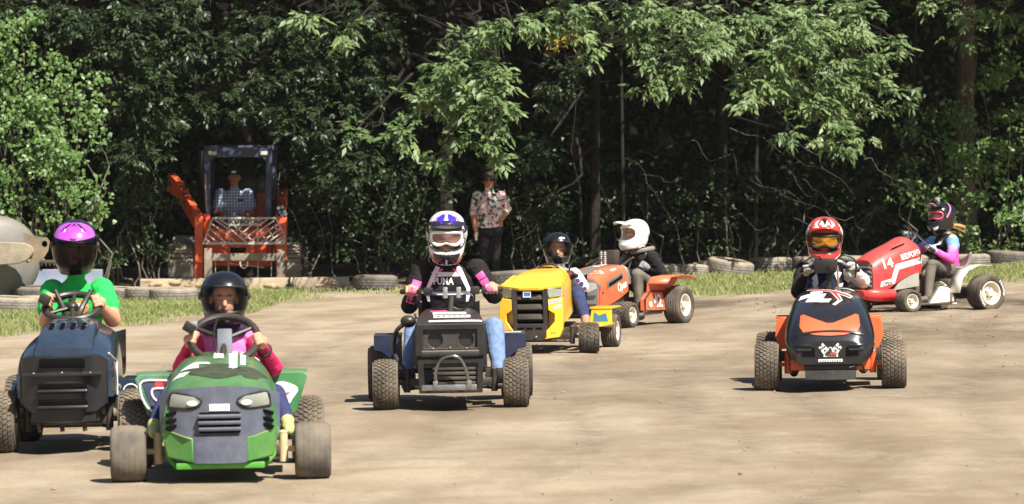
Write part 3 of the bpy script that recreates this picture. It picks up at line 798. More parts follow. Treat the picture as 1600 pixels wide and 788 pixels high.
# ------------------------------------------------------------------ drag beam in front of the loader
db_c = P(383, 455, 55.2)
WOODY = mat('dirt_caked_timber', srgb(140, 128, 110), .95, var=.35, scale=6, bump=.8, bscale=14, col2=srgb(186, 170, 144), dust=.6)
beam = tag(link('drag_beam', None, None, (db_c.x, 55.2, gz(db_c.x)), (0, -math.atan(SLOPE)*.6, 0)), 'long dirt caked drag beam lying in front of the track loader', 'beam')
mb = MB(); L_ = 325*55.2/FPX; nx, prof = 60, [(-.11, 0), (-.125, .03), (-.115, .09), (-.12, .155), (-.10, .172), (0, .176), (.11, .17), (.12, 0)]
g = []
for i in range(nx+1):
    x = -L_/2 + L_*i/nx
    g.append([(x, y + (.022*noise2(x*3, z*8, 1.7, 2.0) if k in (1, 2, 3) else 0), z + (.012*noise2(x*2, k, 2.0, 4.0) if z > .1 else 0)) for k, (y, z) in enumerate(prof)])
mb.grid(np.array(g)); mb.add(g[0], [tuple(range(len(prof)))]); mb.add(g[-1], [tuple(range(len(prof)))])
mb.build('timber', WOODY, beam, angle=60)
mb = MB(); mb.box((.25, -.135, .012), (L_-.62, .03, .02), bev=.003); mb.build('steel_edge', mat('dull_steel', (.32, .31, .29), .55, .6, dust=.5), beam)
mb = MB(); mb.box((L_/2-.78, -.15, .075), (.10, .05, .03), bev=.005); mb.tube([(L_/2-.78, -.14, .06), (L_/2-.78, -.14, .18)], .012); mb.build('clamp_bolt', mat('black_iron', (.03, .03, .03), .5, .5), beam)
mb = MB(); pts = [(-L_/2+.05+.27*i, -.13, .1+.02*noise2(i, 0, 1)) for i in range(12)]
for i in range(26):
    x = random.uniform(-L_/2+.1, L_/2-.1); mb.ell((x, -.125, random.uniform(.03, .13)), (random.uniform(.02, .09), .02, random.uniform(.012, .035)), 8, 5)
o = mb.build('caked_dirt', mat('caked_soil', srgb(170, 146, 114), 1.0, var=.3, scale=8, bump=.6, bscale=30), beam); o['kind'] = 'stuff'

# ------------------------------------------------------------------ steel drum with yoke at the far left, blue barrier behind
STEEL_PALE = mat('pale_dusty_steel', srgb(116, 114, 108), .55, .1, dust=.2, var=.12, scale=4, bump=.1, bscale=20)
dc = P(-20, 398, 52.6)
dr = tag(link('steel_drum', None, None, (dc.x, 52.6, gz(dc.x)), (0, 0, R(24))), 'big pale steel roller drum at the far left edge', 'roller drum')
rad = .55; mb = MB()
mb.lathe([(0.0, -.66), (.2, -.655), (.42, -.63), (.50, -.585), (.542, -.52), (rad, -.45), (rad, .8), (.5, .86), (0, .88)], 48, Matrix.Translation((0, 0, rad-.02)) @ Matrix.Rotation(R(90), 4, 'X').inverted())
mb.build('drum_shell', STEEL_PALE, dr, angle=40)
yk = tag(link('yoke_frame', None, None, P(16, 396, 51.7), (0, 0, R(6))), 'dirt covered steel beam and pierced bracket across the steel drum', 'frame')
s_ = 51.7/FPX
DIRTY = mat('dirty_steel', srgb(140, 130, 112), .8, .1, dust=.5, var=.25, scale=6, bump=.6, bscale=25)
mb = MB(); mb.prism([(-.35, .15), (.19, .13), (.28, .08), (.30, .02), (.22, -.08), (.1, -.13), (-.35, -.16)], -.12, .12); mb.build('beam', DIRTY, yk, bevel=.012)
mb = MB()
hole = [(.425+.035*math.cos(a), .115+.042*math.sin(a)) for a in np.linspace(0, 2*math.pi, 17)[:-1]]
outl = [(.16, .26), (.36, .20), (.45, .2), (.49, .15), (.47, .03), (.40, -.08), (.30, -.12), (.20, -.10)]
bm = bmesh.new()
for y in (-.05, -.02):
    vo = [bm.verts.new((a, y, b)) for a, b in outl]; vi = [bm.verts.new((a, y, b)) for a, b in hole]
    es = [bm.edges.new((vo[i], vo[(i+1) % len(vo)])) for i in range(len(vo))] + [bm.edges.new((vi[i], vi[(i+1) % len(vi)])) for i in range(len(vi))]
    bmesh.ops.triangle_fill(bm, edges=es, use_beauty=True)
    if y == -.05: first = (vo, vi)
    else:
        for A, Bv in ((first[0], vo), (first[1], vi)):
            for i in range(len(A)):
                j = (i+1) % len(A); bm.faces.new((A[i], A[j], Bv[j], Bv[i]))
bmesh.ops.recalc_face_normals(bm, faces=bm.faces)
me = bpy.data.meshes.new('bracket'); bm.to_mesh(me); bm.free(); me.materials.append(mat('rusty_grey_steel', srgb(120, 112, 100), .7, .2, dust=.5, var=.35, scale=7, bump=.4, bscale=30, col2=srgb(150, 122, 95)))
link('bracket', me, yk)
mb = MB(); mb.ell((.22, -.07, -.09), (.03, .03, .03)); mb.build('pin', DIRTY, yk)
tb = tag(link('toothed_bar', None, None, P(75, 409, 52.3)), 'dark toothed steel bar between the bracket and the purple helmet', 'bar')
mb = MB(); mb.box((.05, 0, 0), (.62, .05, .04), bev=.005)
for i in range(11): mb.prism([(-.24+i*.05, -.015), (-.21+i*.05, -.015), (-.225+i*.05, -.06)], -.02, .02)
mb.build('bar', mat('dark_steel', (.05, .045, .04), .7, .3, dust=.3), tb)
bb = tag(link('road_barrier', None, None, P(70, 452, 54.0)), 'low weathered blue grey barrier behind the steel drum', 'barrier')
bb.location.z = gz(bb.location.x)
mb = MB(); mb.prism([(-.16, 0), (.16, 0), (.14, .1), (.09, .2), (.07, .36), (-.07, .36), (-.09, .2), (-.14, .1)], -.75, .75, 'x'); 
mb.build('barrier_body', mat('blue_grey_plastic', srgb(112, 126, 150), .6, dust=.35, var=.15, scale=4), bb, bevel=.01)
mb = MB(); mb.box((0, -.165, .045), (1.5, .02, .07), bev=.004); mb.build('foot_strip', mat('white_dusty', srgb(150, 152, 156), .7, dust=.3), bb)
# ------------------------------------------------------------------ people
SKIN = mat('skin', srgb(206, 150, 120), .55, var=.08, scale=14, spec=.4)
SKIN_TAN = mat('tanned_skin', srgb(178, 118, 88), .55, var=.1, scale=14, spec=.4)
BLACKCLOTH = mat('black_cloth', srgb(24, 24, 29), .9, dust=.05, var=.2, scale=20, bump=.25, bscale=55, spec=.15)
NAVY = mat('navy_denim', srgb(40, 52, 96), .9, dust=.06, var=.25, scale=25, bump=.3, bscale=90, spec=.15)
JEANS = mat('blue_denim', srgb(108, 132, 168), .9, dust=.08, var=.25, scale=25, bump=.35, bscale=90, spec=.15)
DARKSHOE = mat('dark_boot', srgb(40, 38, 36), .6, dust=.5, var=.2)
BLACKP = mat('black_plastic', srgb(20, 20, 22), .38, dust=.12, var=.15, spec=.5)
BLACKG = mat('gloss_black', srgb(14, 16, 24), .2, dust=.02, var=.1, coat=.6)
WHITEP = mat('white_plastic', srgb(232, 230, 224), .3, dust=.1, var=.04)
CHROME = mat('chrome', (.75, .75, .76), .12, 1.0, var=.05, dust=.12)
STEEL = mat('bare_steel', (.42, .41, .40), .4, .8, dust=.35)

def seg_dist(pts, a, b, r0, r1):
    ab = b-a; L2 = max(1e-9, ab.dot(ab)); t = np.clip(((pts-a) @ ab)/L2, 0, 1)
    return np.linalg.norm(pts-(a+t[:, None]*ab), axis=1)-(r0+(r1-r0)*t)
def capsule(mb, a, b, r0, r1, n=14):
    a = Vector(a); b = Vector(b); d = b-a; L_ = d.length
    if L_ < 1e-6: d = Vector((0, 0, 1)); L_ = 1e-6
    q = d.to_track_quat('Z', 'Y').to_matrix().to_4x4()
    prof = [(1e-4, -r0)] + [(r0*math.cos(t), -r0*math.sin(t)) for t in (1.1, .7, .3)] + [(r0, 0), ((r0+r1)/2, L_/2), (r1, L_)] + [(r1*math.cos(t), L_+r1*math.sin(t)) for t in (.3, .7, 1.1)] + [(1e-4, L_+r1)]
    k0 = len(mb.f); mb.lathe(prof, n, Matrix.Translation(a) @ q)
    o = len(mb.v)-len(prof)*n
    mb.f.append(tuple(range(o+n-1, o-1, -1))); mb.m.append(0); mb.f.append(tuple(range(o+(len(prof)-1)*n, o+len(prof)*n))); mb.m.append(0)
def etube(mb, rings, n=20):          # rings: (centre, side vec, fwd vec, rx, ry)
    verts = []
    for c, u, w, rx, ry in rings:
        for j in range(n):
            a = 2*math.pi*j/n; verts.append(Vector(c)+Vector(u)*rx*math.cos(a)+Vector(w)*ry*math.sin(a))
    f = [(i*n+j, i*n+(j+1) % n, (i+1)*n+(j+1) % n, (i+1)*n+j) for i in range(len(rings)-1) for j in range(n)]
    f += [tuple(range(n-1, -1, -1)), tuple(range((len(rings)-1)*n, len(rings)*n))]
    mb.add(verts, f)
def person(label, J, k, M, voxel, grip=None, face=(0, -1, 0), headup=(0, 0, 1), fold=.006, group=None, girth=1.0, bare_head=False, feet_dir=None, short_sleeve=False):
    """J: joints in world space. M: materials for top, sleeve, forearm, hand, pants, shoe, skin, neck."""
    org = J['pelvis'].copy(); org.z = gz(org.x)
    V = {a: np.array(b-org) for a, b in J.items()}
    mb = MB(); bones = []
    def bone(a, b, r0, r1, tag_, add=True):
        a = np.asarray(a, float); b = np.asarray(b, float)
        if add: capsule(mb, a, b, r0, r1)
        bones.append((a, b, r0, r1, tag_))
    pel, neck, head = V['pelvis'], V['neck'], V['head']
    side = Vector(V['shR']-V['shL']).normalized(); up = Vector(neck-pel).normalized(); fw = side.cross(up).normalized()*-1
    if fw.dot(Vector(face)) < 0: fw = -fw
    side = up.cross(fw).normalized()
    if side.dot(Vector(V['shR']-V['shL'])) < 0: side = -side
    sw = np.linalg.norm(V['shR']-V['shL'])/2
    def at(t, f=0.0): return Vector(pel)+(Vector(neck)-Vector(pel))*t + fw*f*k
    g = girth*k
    etube(mb, [(at(-.16), side, fw, .09*g, .07*g), (at(-.08), side, fw, .155*g, .115*g), (at(.05), side, fw, .168*g, .125*g), (at(.28, .01), side, fw, .150*g, .115*g), (at(.5, .01), side, fw, .155*g, .12*g), (at(.7, .01), side, fw, max(.165*g, sw*.88), .12*g), (at(.86), side, fw, max(.15*g, sw*.84), .098*g), (at(.96), side, fw, sw*.55, .075*k), (at(1.03), side, fw, .06*k, .058*k)])
    bones.append((np.array(at(.12)), np.array(at(.9)), .13*g, .14*g, 'top')); bones.append((V['shL'], V['shR'], .07*k, .07*k, 'top')); bones.append((np.array(at(-.1)), np.array(at(.0)), .14*g, .14*g, 'pants'))
    bone(neck, head-np.array(Vector(headup))*.05*k, .058*k, .055*k, 'neck')
    for s in 'LR':
        sh, el, ha = V['sh'+s], V['el'+s], V['ha'+s]
        bone(sh, el, .062*g, .048*g, 'sleeve')
        fdir = Vector(ha-el).normalized(); wr = ha - np.array(fdir)*.085*k
        if short_sleeve:
            mid = sh+(el-sh)*.62; bones.append((sh, mid, .064*g, .06*g, 'sleeve')); bones[-2] = (mid, el, .046*g, .046*g, 'forearm')
            capsule(mb, sh, mid, .07*g, .068*g)
        bone(el, wr, .047*g, .030*k, 'forearm')
        # hand: palm, four bent fingers, thumb
        bar = Vector(grip[s]) if grip and s in grip else Vector((1, 0, 0))
        bar = (bar - fdir*bar.dot(fdir)*.6).normalized(); c = bar.cross(fdir).normalized()
        if c.z < 0: c = -c
        sg = 1 if s == 'L' else -1
        H = Vector(ha)
        if abs(bar.x) > .2 and bar.x*sg < 0: bar = -bar
        bone(wr, np.array(H-fdir*.03*k+c*.018*k), .027*k, .036*k, 'hand')
        for i in range(4):
            off = bar*((i-1.5)*-.0225*k); lf = (1, 1.08, 1.0, .82)[i]
            k0 = H+off+c*.026*k-fdir*.02*k; k1 = H+off+c*.024*k+fdir*.022*k*lf; k2 = H+off-c*.012*k+fdir*.03*k*lf; k3 = H+off-c*.028*k+fdir*.004*k
            bone(k0, k1, .0095*k, .0088*k, 'hand'); bone(k1, k2, .0088*k, .0084*k, 'hand'); bone(k2, k3, .0084*k, .007*k, 'hand')
        t0 = H-fdir*.05*k+bar*.02*k; t1 = H-fdir*.018*k+bar*.048*k-c*.006*k; t2 = H+fdir*.012*k+bar*.045*k-c*.018*k
        bone(t0, t1, .014*k, .0115*k, 'hand'); bone(t1, t2, .0115*k, .009*k, 'hand')
        hp, kn, an = V['hip'+s], V['knee'+s], V['ank'+s]
        bone(hp, kn, .084*g, .06*g, 'pants'); bone(kn, an, .06*g, .043*k, 'pants' if 'shin' not in M else 'shin')
        td = Vector(feet_dir[s]) if feet_dir else Vector(face)
        heel = Vector(an)-td*.05*k-Vector((0, 0, .035*k)); toe = Vector(an)+td*.15*k-Vector((0, 0, .045*k)); ball = Vector(an)+td*.08*k-Vector((0, 0, .035*k))
        bone(an, heel, .044*k, .036*k, 'shoe'); bone(heel, ball, .036*k, .042*k, 'shoe'); bone(ball, toe, .042*k, .03*k, 'shoe')
    # head
    hf = Vector(face).normalized(); hu = Vector(headup).normalized(); hs = hu.cross(hf).normalized(); hu = hf.cross(hs).normalized(); hc = Vector(head)
    HM = Matrix((hs, hf*-1, hu)).transposed().to_4x4(); HM.translation = hc     # local: x side, -y forward, z up
    q = .93*k if not bare_head else k
    q = max(q, .82)
    for c, r in (((0, .012, .03), (.076, .094, .092)), ((0, -.015, -.035), (.062, .072, .075)), ((0, -.035, -.078), (.042, .045, .032)), ((0, -.082, .012), (.05, .018, .012))):
        mb.ell([x*q for x in c], [x*q for x in r], 18, 12, 0, HM)
    def hp_(x, y, z): return np.array(HM @ Vector((x*q, y*q, z*q)))
    bones.append((hp_(0, 0, -.06), hp_(0, 0, .06), .08*q, .085*q, 'skin'))
    bone(hp_(0, -.088, .01), hp_(0, -.106, -.028), .010*q, .0155*q, 'skin')
    for sx in (-1, 1): bone(hp_(sx*.078, .01, .012), hp_(sx*.082, .016, -.022), .014*q, .011*q, 'skin')
    me = mb.mesh('person', SKIN); tmp = bpy.data.objects.new('tmp', me); COL.objects.link(tmp)
    md = tmp.modifiers.new('r', 'REMESH'); md.mode = 'VOXEL'; md.voxel_size = voxel
    md2 = tmp.modifiers.new('s', 'SMOOTH'); md2.factor = .5; md2.iterations = 2
    out = evaluated_mesh(tmp); bpy.data.objects.remove(tmp); bpy.data.meshes.remove(me)
    n = len(out.vertices); co = np.empty(n*3, np.float32); out.vertices.foreach_get('co', co); co = co.reshape(-1, 3).astype(float)
    no = np.empty(n*3, np.float32); out.vertices.foreach_get('normal', no); no = no.reshape(-1, 3)
    D = np.stack([seg_dist(co, a, b, r0, r1) for a, b, r0, r1, _ in bones], 1)
    tags = [b[4] for b in bones]; near = D.argmin(1)
    cloth = np.array([t in ('top', 'sleeve', 'pants', 'forearm') and not (t == 'forearm' and M['forearm'] in (SKIN, SKIN_TAN)) for t in tags])[near]
    amp = np.zeros(n)
    for i in np.nonzero(cloth)[0]:
        p = co[i]
        amp[i] = fold*(.55-1.7*abs(noise.noise(Vector((p[0]*8, p[1]*8, p[2]*13))))-.9*abs(noise.noise(Vector((p[0]*19+5, p[1]*19, p[2]*27)))))+.3*fold
    amp *= np.array([.45 if t == 'pants' else 1.0 for t in tags])[near]
    co = co+no*amp[:, None]
    out.vertices.foreach_set('co', co.astype(np.float32).ravel())
    slots = []
    out.materials.clear()
    order = ['top', 'sleeve', 'forearm', 'hand', 'pants', 'shin', 'shoe', 'skin', 'neck']
    idx = {}
    for t in order:
        m_ = M.get(t)
        if m_ is None: continue
        if m_ not in slots: slots.append(m_); out.materials.append(m_)
        idx[t] = slots.index(m_)
    vi = np.array([idx[t] for t in tags])[near]
    pv = np.empty(len(out.polygons), np.int32); out.polygons.foreach_get('loop_start', pv)
    lv = np.empty(len(out.loops), np.int32); out.loops.foreach_get('vertex_index', lv)
    out.polygons.foreach_set('material_index', vi[lv[pv]].astype(np.int32)); out.polygons.foreach_set('use_smooth', [True]*len(out.polygons)); out.update()
    o = link('person', out, None, org); tag(o, label, 'person', group)
    # face details
    EYEW = mat('eye_white', (.75, .73, .7), .3); EYED = mat('eye_iris', (.03, .022, .016), .2); LIP = mat('lip', srgb(168, 92, 84), .5)
    for sx in (-1, 1):
        e = MB(); e.ell((sx*.032*q, -.080*q, .012*q), (.0145*q, .011*q, .008*q), 10, 7, 0, HM); e.ell((sx*.032*q, -.0885*q, .012*q), (.0065*q, .004*q, .0065*q), 8, 6, 1, HM); e.build('eye', [EYEW, EYED], o)
    e = MB(); e.ell((0, -.0865*q, -.058*q), (.024*q, .010*q, .0075*q), 10, 6, 0, HM); e.build('mouth', LIP, o)
    for sx in (-1, 1):
        e = MB(); e.ell((sx*.034*q, -.090*q, .03*q), (.02*q, .006*q, .004*q), 8, 5, 0, HM); e.build('eyebrow', mat('brow_hair', (.06, .04, .025), .8), o)
    return o, HM, q

# helmets: az from straight ahead (degrees, + is the image right), el elevation
class Helm:
    def __init__(s, kind, size=1.0):
        s.kind = kind; s.k = size
    def r(s, az, el):
        a_, b_, c_ = .122, .148, .134
        az = R(az); el = R(el)
        d = Vector((math.sin(az)*math.cos(el), -math.cos(az)*math.cos(el), math.sin(el)))
        cc = c_ if d.z > 0 else .19
        e = 2.3
        r = (abs(d.x/a_)**e+abs(d.y/b_)**e+abs(d.z/cc)**e)**(-1/e)
        fwd = max(0.0, math.cos(az))
        if el < R(-8):
            t = min(1, (-el-R(8))/R(18))
            r *= 1+(.34 if s.kind == 'mx' else .10)*t*fwd**(3.0 if s.kind == 'mx' else 2.0)
            r *= 1-.10*t*(1-fwd)
        return d, r
    def pt(s, az, el, off=0.0):
        d, r = s.r(az, el); p = d*(r+off)
        zmin = -.128 if s.kind != 'mx' else -.140
        if p.z < zmin: p = p*(zmin/p.z)
        return p*s.k
    def in_port(s, az, el):
        if s.kind == 'mx':
            w, lo, hi = 57, -17, 30
        else:
            w, lo, hi = 60, -24, 24
        t = abs(az)/w
        if t >= 1: return False
        m = (lo+hi)/2; h = (hi-lo)/2*(1-t**5)**.6
        return abs(el-m) < h
    def port_loop(s, off, grow=0, n=56):
        w, lo, hi = (57, -17, 30) if s.kind == 'mx' else (60, -24, 24)
        w += grow; lo -= grow*.6; hi += grow*.6; pts = []
        for i in range(n):
            a = 2*math.pi*i/n; ca, sa = math.cos(a), math.sin(a)
            az = w*math.copysign(abs(ca)**.55, ca); el = (lo+hi)/2+(hi-lo)/2*math.copysign(abs(sa)**.55, sa)
            pts.append(s.pt(az, el, off))
        return pts
    def patch(s, name, poly, m, parent, off=.0025, mx=7):
        v, f = tess([poly], mx)
        return print_on(name, v, f, lambda a, b: s.pt(a, b, off), m, parent)
def helmet(body, HM, H, shell, trim, parent_name='helmet', offset=(0, 0, 0), visor=None, tilt=0, turn=0):
    RM = HM @ Matrix.Rotation(R(turn), 4, 'Z') @ Matrix.Rotation(R(tilt), 4, 'X')
    o = link(parent_name, None, body); o.matrix_basis = RM @ Matrix.Translation(offset)
    na, ne = 90, 46
    azs = [-180+360*i/na for i in range(na)]; els = [-62+152*j/ne for j in range(ne+1)]
    verts = [H.pt(a, e) for e in els for a in azs]; faces = []
    for j in range(ne):
        for i in range(na):
            i2 = (i+1) % na
            if H.in_port((azs[i]+2), (els[j]+els[j+1])/2): continue
            faces.append((j*na+i, j*na+i2, (j+1)*na+i2, (j+1)*na+i))
    mb = MB(); mb.add(verts, faces)
    sh = mb.build('shell', shell, o, angle=60)
    md = sh.modifiers.new('thick', 'SOLIDIFY'); md.thickness = .014; md.offset = -1
    mb = MB(); mb.tube(H.port_loop(.0), .0055*H.k, 6, closed=True); mb.build('port_trim', trim, o)
    mb = MB(); mb.tube([H.pt(a, -61, -.004) for a in azs[::3]], .008*H.k, 6, closed=True); mb.build('neck_roll', trim, o)
    if visor:
        g = [[H.pt(az, el, .006) for az in np.linspace(-68, 68, 30)] for el in np.linspace(-26, 27, 14)]
        mb = MB(); mb.grid(g); mb.build('visor', visor, o, angle=80)
        for sx in (-1, 1):
            mb = MB(); mb.ell(H.pt(sx*76, 4, .002), (.012*H.k, .022*H.k, .022*H.k), 12, 8); mb.build('visor_pivot', trim, o)
    return o
def peak(o, H, m, L_=.11, lift=.0, wid=.098, name='peak'):
    g = []
    for i in range(13):
        u = -1+2*i/12; row = []
        for j in range(9):
            t = j/8
            x = u*wid*(1-.10*t*t)
            d = H.pt(u*50, 40+8*(1-u*u), .008)/H.k
            y0, z0 = d.y, d.z
            row.append(Vector((x*(1 if t > .2 else .9+.1*t/.2), y0-L_*t*(1-.25*u*u), z0+.01+lift*t+.022*t*(1-u*u)-.03*t*t))*H.k)
        g.append(row)
    mb = MB(); mb.grid(g); p_ = mb.build(name, m, o, angle=60)
    md = p_.modifiers.new('thick', 'SOLIDIFY'); md.thickness = .006
    return p_
def goggles(o, H, frame, lens, strap):
    def gp(az, el, off): return H.pt(az, el, off)
    pts = []
    for i in range(40):
        a = 2*math.pi*i/40; ca, sa = math.cos(a), math.sin(a)
        az = 47*math.copysign(abs(ca)**.6, ca); el = 6+17*math.copysign(abs(sa)**.6, sa)
        if sa < 0: el += 8*math.exp(-(az/13)**2)
        pts.append(gp(az, el, -.012))
    gg = link('goggles', None, o.parent); gg.matrix_basis = o.matrix_basis.copy()
    mb = MB(); mb.tube(pts, .0105*H.k, 8, closed=True); mb.build('frame', frame, gg)
    c = gp(0, 6, -.018); mb = MB(); n = len(pts)
    ring2 = [p.lerp(c, .5)+Vector((0, -.012, 0))*H.k for p in pts]
    mb.add(pts+ring2+[c+Vector((0, -.012, 0))*H.k], [(i, (i+1) % n, n+(i+1) % n, n+i) for i in range(n)]+[(n+i, n+(i+1) % n, 2*n) for i in range(n)])
    mb.build('lens', lens, gg, angle=80)
    for sx in (-1, 1):
        g = [[H.pt(sx*az, 6+dz+az*.02, .004) for dz in (-7, -3, 3, 7)] for az in np.linspace(52, 150, 16)]
        mb = MB(); mb.grid(g); mb.build('strap', strap, gg, angle=80)
def J_(Y0, d):
    out = {}
    for k_, (px, py, dy) in d.items(): out[k_] = P(px, py, Y0+dy)
    return out
# ------------------------------------------------------------------ racing mowers: shared pieces
RUBBER = mat('dusty_tyre_rubber', srgb(66, 64, 62), .9, dust=.6, var=.2, scale=8, spec=.2, bump=.2, bscale=70, updust=.1)
SLICK = mat('dust_caked_slick', srgb(84, 82, 78), .95, dust=.5, var=.15, scale=6, spec=.15, bump=.15, bscale=60, updust=.1)
RUBBER_D = mat('dark_tyre_rubber', srgb(52, 52, 52), .85, dust=.45, var=.2, scale=8, spec=.25, bump=.15, bscale=70, updust=.1)
RIM_W = mat('cream_rim', srgb(222, 214, 196), .45, dust=.3, var=.06)
RIM_S = mat('silver_rim', (.55, .54, .52), .4, .6, dust=.3)
FRAME = mat('black_frame', srgb(26, 26, 27), .5, dust=.25, var=.2)
GREASE = mat('greasy_metal', srgb(72, 62, 52), .6, .4, dust=.6, var=.3)
TOX = Matrix.Rotation(R(90), 4, 'Y')
_wm = {}
def tyre_mesh(r, w, rr, style, m):
    key = (r, w, rr, style, m.name)
    if key in _wm: return _wm[key]
    h = w/2
    def crown(x): return r - .10*r*abs(x/h)**3.2
    prof = [(rr, -h*.80), (rr+.012, -h*.92), (rr+(r-rr)*.45, -h*1.02), (rr+(r-rr)*.75, -h*.99)]
    xs = np.linspace(-h*.90, h*.90, 19)
    for i, x in enumerate(xs):
        d = 0
        if style == 'rib' and i in (3, 6, 9, 12, 15): d = .006 if m is not SLICK else .0022
        prof.append((crown(x)-d-(.007 if style in ('turf', 'diamond') else 0), x))
    prof += [(rr+(r-rr)*.75, h*.99), (rr+(r-rr)*.45, h*1.02), (rr+.012, h*.92), (rr, h*.80)]
    mb = MB(); mb.lathe(prof, 56, TOX)
    if style in ('turf', 'diamond'):
        rows = 6 if style == 'turf' else 5
        na = int(2*math.pi*r/(.030 if style == 'turf' else .04)); dx = w*.90/rows; th = 2*math.pi/na
        for j in range(rows):
            xc = -w*.45+dx*(j+.5)
            for i in range(na):
                a0 = th*(i+(.5 if j % 2 else 0)) + abs(xc)/w*th*1.2
                vs = []
                for dr in (-.004, .0075):
                    for (sx, sa) in ((-1, -1), (1, -1), (1, 1), (-1, 1)):
                        x = xc+sx*dx*(.42 if dr < 0 else .38); sk = (math.copysign(1, xc)*sx*.16 if style == 'turf' else .30*sx*(1 if j % 2 else -1))
                        a = a0+th*(sa*(.36 if dr < 0 else .32)+sk)
                        rad = crown(x)-.007+dr
                        vs.append((x, rad*math.sin(a), rad*math.cos(a)))
                mb.add(vs, [(4, 5, 6, 7), (0, 1, 5, 4), (1, 2, 6, 5), (2, 3, 7, 6), (3, 0, 4, 7)])
    _wm[key] = mb.mesh('tyre', m, 40); return _wm[key]
def rim_mesh(rr, w, m):
    key = ('rim', rr, w, m.name)
    if key in _wm: return _wm[key]
    h = w/2; mb = MB()
    for s in (-1, 1):
        mb.lathe([(rr*1.05, s*h*.83), (rr*1.03, s*h*.90), (rr*.93, s*h*.86), (rr*.85, s*h*.45), (rr*.6, s*h*.38), (rr*.5, s*h*.5), (rr*.34, s*h*.52), (rr*.32, s*h*.8), (rr*.24, s*h*.86), (.001, s*h*.86)], 28, TOX)
        for i in range(5):
            a = 2*math.pi*i/5; mb.lathe([(.001, .012), (rr*.07, .012), (rr*.07, -.004)], 6, Matrix.Translation((s*h*.53, rr*.43*math.sin(a), rr*.43*math.cos(a))) @ TOX, 1)
    _wm[key] = mb.mesh('rim', [m, GREASE], 30); return _wm[key]
def wheel(root, x, y, r, w, rr, style, tm, rm, steer=0, camber=0):
    o = link('wheel', None, root, (x, y, r-.011), (0, R(camber), R(steer)))
    t = link('tyre', tyre_mesh(r, w, rr, style, tm), o, rot=(random.uniform(0, 6), 0, 0)); link('rim', rim_mesh(rr, w, rm), o)
    return o
